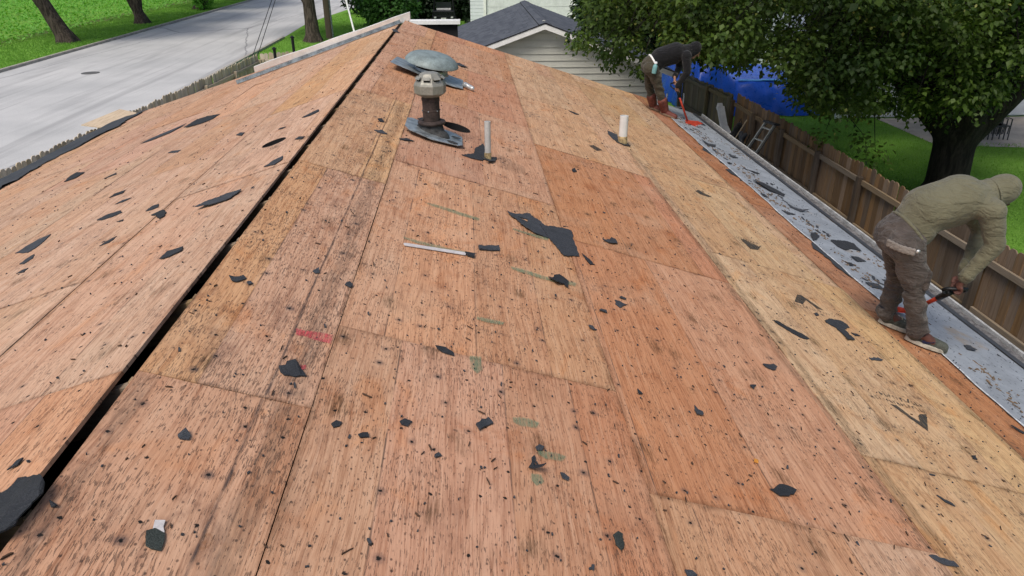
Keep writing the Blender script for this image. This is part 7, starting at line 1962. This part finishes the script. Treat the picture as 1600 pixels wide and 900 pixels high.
    for i in range(len(vv)):
        p = vv[i]
        t = max(0.0, min(1.0, (zt - p[2]) / (zt - zb)))
        amp = .008 + .016 * t * t + .009 * math.exp(-((t - .5) / .12) ** 2)
        c = g['knR'] if p[1] < (g['knR'].y + g['knL'].y) / 2 else g['knL']
        rad_ = np.array((p[0] - c.x, p[1] - c.y, 0))
        rad_ /= max(np.linalg.norm(rad_), 1e-4)
        q3 = Vector((p[0] * 7, p[1] * 7, p[2] * 17 + p[0] * 6))
        fold = mnoise.noise(q3) + .5 * mnoise.noise(q3 * 2.1) - .9 * abs(mnoise.noise(Vector((p[0] * 9 + 3, p[1] * 9, p[2] * 22 + p[1] * 8))))
        vv[i] = p + rad_ * amp * fold
    obj('trousers', vv, ff, M[style['bottom']], v, True)
    # --- footwear
    for sd in 'RL':
        he, to, an = g['heel' + sd], g['toe' + sd], g['an' + sd]
        d = (to - he)
        L = d.length
        d.normalize()
        n = up_n
        wv = n.cross(d).normalized()
        b = Blob()
        tb = style['boot']
        b.cap(he + d * .05 + n * .055, .046, he + d * .14 + n * .055, .047, flat=.85, side=wv)
        b.cap(he + d * .12 + n * .05, .048, he + d * (L - .05) + n * .04, .042, flat=1.02, side=wv)
        b.cap(he + d * (L - .09) + n * .036, .046, he + d * (L - .042) + n * .030, .036, flat=1.1, side=wv)
        b.cap(he + d * .05 + n * .06, .05, an, .052)
        if tb:
            b.cap(an, .066, an.lerp(g['kn' + sd], .36), .084)
        vv, ff = b.fuse(.007, 3)
        sh = obj('boot' if tb else 'shoe', vv, ff, M['boot'] if tb else M['shoe'], v, True)
        sole = []
        for t in np.linspace(0, 2 * math.pi, 25)[:-1]:
            u = (math.cos(t) + 1) / 2
            wdt = (.048 + .009 * u) * (1 if .06 < u < .93 else .9)
            sole.append(he + d * (L * u) + wv * (math.sin(t) * wdt) + n * .0065)
        so = MB().prism(sole, n * .030).build('sole', M['boot_toe'] if tb else M['sole'], sh)
        soft(so, .005, 2)
        if not tb:
            for q in range(5):
                c = he + d * (.135 + q * .021) + n * (.098 - q * .0085)
                MB().tube([c - wv * .028 - n * .006, c + n * .004, c + wv * .028 - n * .006 + d * .01], .0042, 5).build('lace', M['lace'], sh)
            # curved mark on the outer side of the near shoe
            if sd == 'R':
                pl = []
                for u, h in [(.085, .052), (.10, .040), (.125, .043), (.165, .066), (.175, .078), (.15, .062), (.12, .055), (.10, .060)]:
                    pl.append(he + d * u + n * h - wv * (-.052))
                pr = MB().prism([p + wv * 0 for p in pl], wv * .004)
                pr.build('side_mark', M['swoosh'], sh)
                pr2 = MB().prism([p - wv * .104 for p in pl], wv * -.004)
                pr2.build('side_mark', M['swoosh'], sh)
            MB().lathe([(.056, -.02), (.06, .0), (.057, .045), (.05, .05)], 16, an + Vector((0, 0, .0))).build('sock', M['shoe_dark'], sh, True)
    return v, g, hem

JN = dict(pelvis=(3.955, 4.29, 3.63), waist=(4.07, 4.285, 3.80), chest=(4.27, 4.275, 3.875), neck=(4.44, 4.27, 3.885), head=(4.53, 4.27, 3.90),
          look=(.45, -.05, -.9), crown=(.9, 0, .45),
          shR=(4.38, 4.105, 3.84), shL=(4.38, 4.435, 3.84), elR=(4.44, 4.06, 3.63), elL=(4.62, 4.45, 3.58), wrR=(4.315, 4.085, 3.365), wrL=(4.345, 4.37, 3.30),
          hipR=(3.945, 4.19, 3.59), hipL=(3.975, 4.385, 3.59), knR=(4.06, 4.165, 3.24), knL=(4.09, 4.42, 3.24), anR=(4.175, 4.185, 2.935), anL=(4.06, 4.41, 2.97),
          heelR=tuple(rp(4.31, 4.215)), toeR=tuple(rp(4.615, 4.145)), heelL=tuple(rp(4.215, 4.42)), toeL=tuple(rp(4.50, 4.35)))
# shovel of the near worker: D-handle at the hands, blade on the deck behind the legs
h0 = Vector((4.315, 4.12, 3.285))
h1 = rp(4.60, 4.66, .03)
sax = (h1 - h0).normalized()
JN.update(gripR=tuple(h0), gaxR=(.35, .9, .1), gripL=tuple(h0 + Vector((.05, .075, .0))), gaxL=(.35, .9, .1))
JN['wrL'] = tuple(Vector(JN['gripL']) + Vector((.05, .03, .08)))
JN['wrR'] = tuple(h0 + Vector((.015, -.02, .085)))
pn, gN, hemN = person('person in olive hooded sweatshirt and brown trousers bending over the eave', JN, dict(skin='skin_dirty', top='hoodie_olive', bottom='trouser_brown', boot=False))
# lighter pocket flap and metal button at the back of the trousers
bb = Blob()
for q_ in np.linspace(0, 1, 7):
    c_ = Vector((3.79, 4.165, 3.600)).lerp(Vector((3.905, 4.062, 3.575)), float(q_)) + Vector((-.012, -.012, 0)) * math.sin(q_ * math.pi)
    bb.cap(c_, .014, c_ + Vector((0, 0, .028)), .014)
vv, ff = bb.fuse(.006, 2)
obj('pocket_flap', vv, ff, cloth_material('faded_pocket', (.20, .175, .155), .25), pn, True)
MB().lathe([(.0, -.006), (.012, -.004), (.014, .004), (.0, .008)], 12, Vector((3.925, 4.048, 3.60)), Matrix.Rotation(R(90), 3, 'X'), cap=False).build('button', M['alu'], pn, True)
# outseam and cargo pocket on the near leg
h_, k_, a_ = gN['hipR'], gN['knR'], gN['anR']
bb = Blob()
c_ = h_.lerp(k_, .62) + Vector((.02, -.078, 0))
bb.cap(c_ + Vector((-.045, .010, .05)), .022, c_ + Vector((-.045, .010, -.05)), .022).cap(c_ + Vector((.04, .0, .045)), .022, c_ + Vector((.04, .0, -.06)), .022).cap(c_ + Vector((-.045, .01, 0)), .022, c_ + Vector((.04, 0, 0)), .022)
vv, ff = bb.fuse(.008, 2)
obj('cargo_pocket', vv, ff, M['trouser_brown'], pn, True)

def shovel(label, top, low, tip, blade_w, up):
    """roofing shovel: D-handle, shaft, toothed blade"""
    top, low, tip = Vector(top), Vector(low), Vector(tip)
    v = thing('roofing_shovel', low, label, 'shovel')
    d = (low - top).normalized()
    side = d.cross(Vector(up)).normalized()
    MB().tube([top + d * .10, low], .0155, 10).build('shaft', M['red_metal'], v, True)
    MB().tube([top + d * .085, top + d * .24], .022, 10).build('grip_sleeve', M['black_metal'], v, True)
    ring = [top + d * .11, top + d * .075 + side * .045, top + d * .02 + side * .075, top - d * .012 + side * .062, top - d * .012 - side * .062, top + d * .02 - side * .075, top + d * .075 - side * .045, top + d * .11]
    MB().tube(ring, .012, 8).build('handle', M['black_metal'], v, True)
    t = (tip - low)
    L = t.length
    t.normalize()
    nrm = t.cross(side).normalized()
    hw = blade_w / 2
    poly = [low - side * .03, low + side * .03, low + t * .08 + side * hw, tip - t * .02 + side * hw]
    nt = 6
    for i in range(nt):
        a = 1 - (i + .5) / nt * 2
        poly += [tip + side * hw * (a + .07), tip - t * .03 + side * hw * (a - 1 / nt * .75)]
    poly += [tip - t * .02 - side * hw, low + t * .08 - side * hw]
    MB().prism(poly, nrm * .005).build('blade', M['red_metal'], v)
    soft(MB().prism([low - side * .022 - t * .03, low + side * .022 - t * .03, low + side * .03 + t * .1, low - side * .03 + t * .1], nrm * -.028).build('socket', M['red_metal'], v), .006, 2)
    return v
shovel('red roofing shovel gripped by the worker in olive', h0, h1 + Vector((0, 0, .03)), h1 + Vector((-.06, .12, -.0)), .14, (0, 0, 1))

# far worker
JF = {}
for k_, p in JN.items():
    if k_ in ('look', 'crown') or k_.startswith('gax'):
        JF[k_] = p
        continue
    x, y, z = p
    x += .0
    upper = k_ in ('waist', 'chest', 'neck', 'head', 'shR', 'shL', 'elR', 'elL')
    JF[k_] = (3.955 + (x - 3.93) * (1.16 if upper else 1.0), 11.62 + (y - 4.28), z - (.085 if upper else .03 if k_ in ('pelvis', 'hipR', 'hipL') else 0))
JF['look'] = (.75, -.05, -.66)
JF['crown'] = (.66, 0, .75)
JF.update(heelR=tuple(rp(4.37, 11.59)), toeR=tuple(rp(4.66, 11.49)), heelL=tuple(rp(4.22, 11.82)), toeL=tuple(rp(4.5, 11.72)))
JF['anR'] = tuple(rp(4.43, 11.57, .085))
JF['anL'] = tuple(rp(4.28, 11.8, .085))
JF['knR'] = (4.10, 11.53, 3.27)
JF['knL'] = (4.0, 11.77, 3.27)
f0 = Vector((4.355, 11.52, 3.33))
f1 = rp(4.80, 11.40, .05)
fax = (f1 - f0).normalized()
JF.update(gripR=tuple(f0 + fax * .14), gaxR=tuple(-fax), gripL=tuple(f0), gaxL=(.3, .9, 0))
JF['wrR'] = tuple(Vector(JF['gripR']) + Vector((-.02, -.03, .085)))
JF['wrL'] = tuple(f0 + Vector((.0, .03, .09)))
JF['elR'] = (4.50, 11.38, 3.52)
JF['elL'] = (4.50, 11.86, 3.52)
pf, gF, hemF = person('person in black hooded sweatshirt and red-brown boots stooping at the far eave', JF, dict(skin='skin', top='hoodie_black', bottom='trouser_olive', boot=True))
shovel('red roofing shovel held by the worker in black', f0, f1, f1 + Vector((.145, -.06, -.075)), .22, (.3, .9, .2))
# white shirt hem and belt
axF = (gF['chest'] - gF['pelvis']).normalized()
aF = axF.cross(Vector((0, 1, 0))).normalized()
rings = []
for t in np.linspace(0, 2 * math.pi, 33):
    rings.append((hemF - axF * .035) + Vector((0, 1, 0)) * math.cos(t) * .166 + aF * math.sin(t) * .146)
MB().tube(rings, .016, 8, cap=False).build('shirt_hem', M['white_paint'], pf, True)
bo = thing('water_bottle', gF['hipR'] + Vector((.0, -.14, -.06)), 'teal water bottle in the back pocket of the worker in black', 'bottle')
p = gF['hipR'] + Vector((.0, -.135, -.06))
Mb = Matrix.Rotation(R(8), 3, 'Y')
MB().lathe([(.0, .0), (.034, .0), (.037, .01), (.037, .10), (.032, .125), (.018, .14), (.018, .15)], 18, p, Mb, cap=False).build('bottle_body', M['bottle'], bo, True)
MB().lathe([(.02, .15), (.021, .18), (.0, .183)], 14, p, Mb, cap=False).build('lid', M['white_metal'], bo, True)
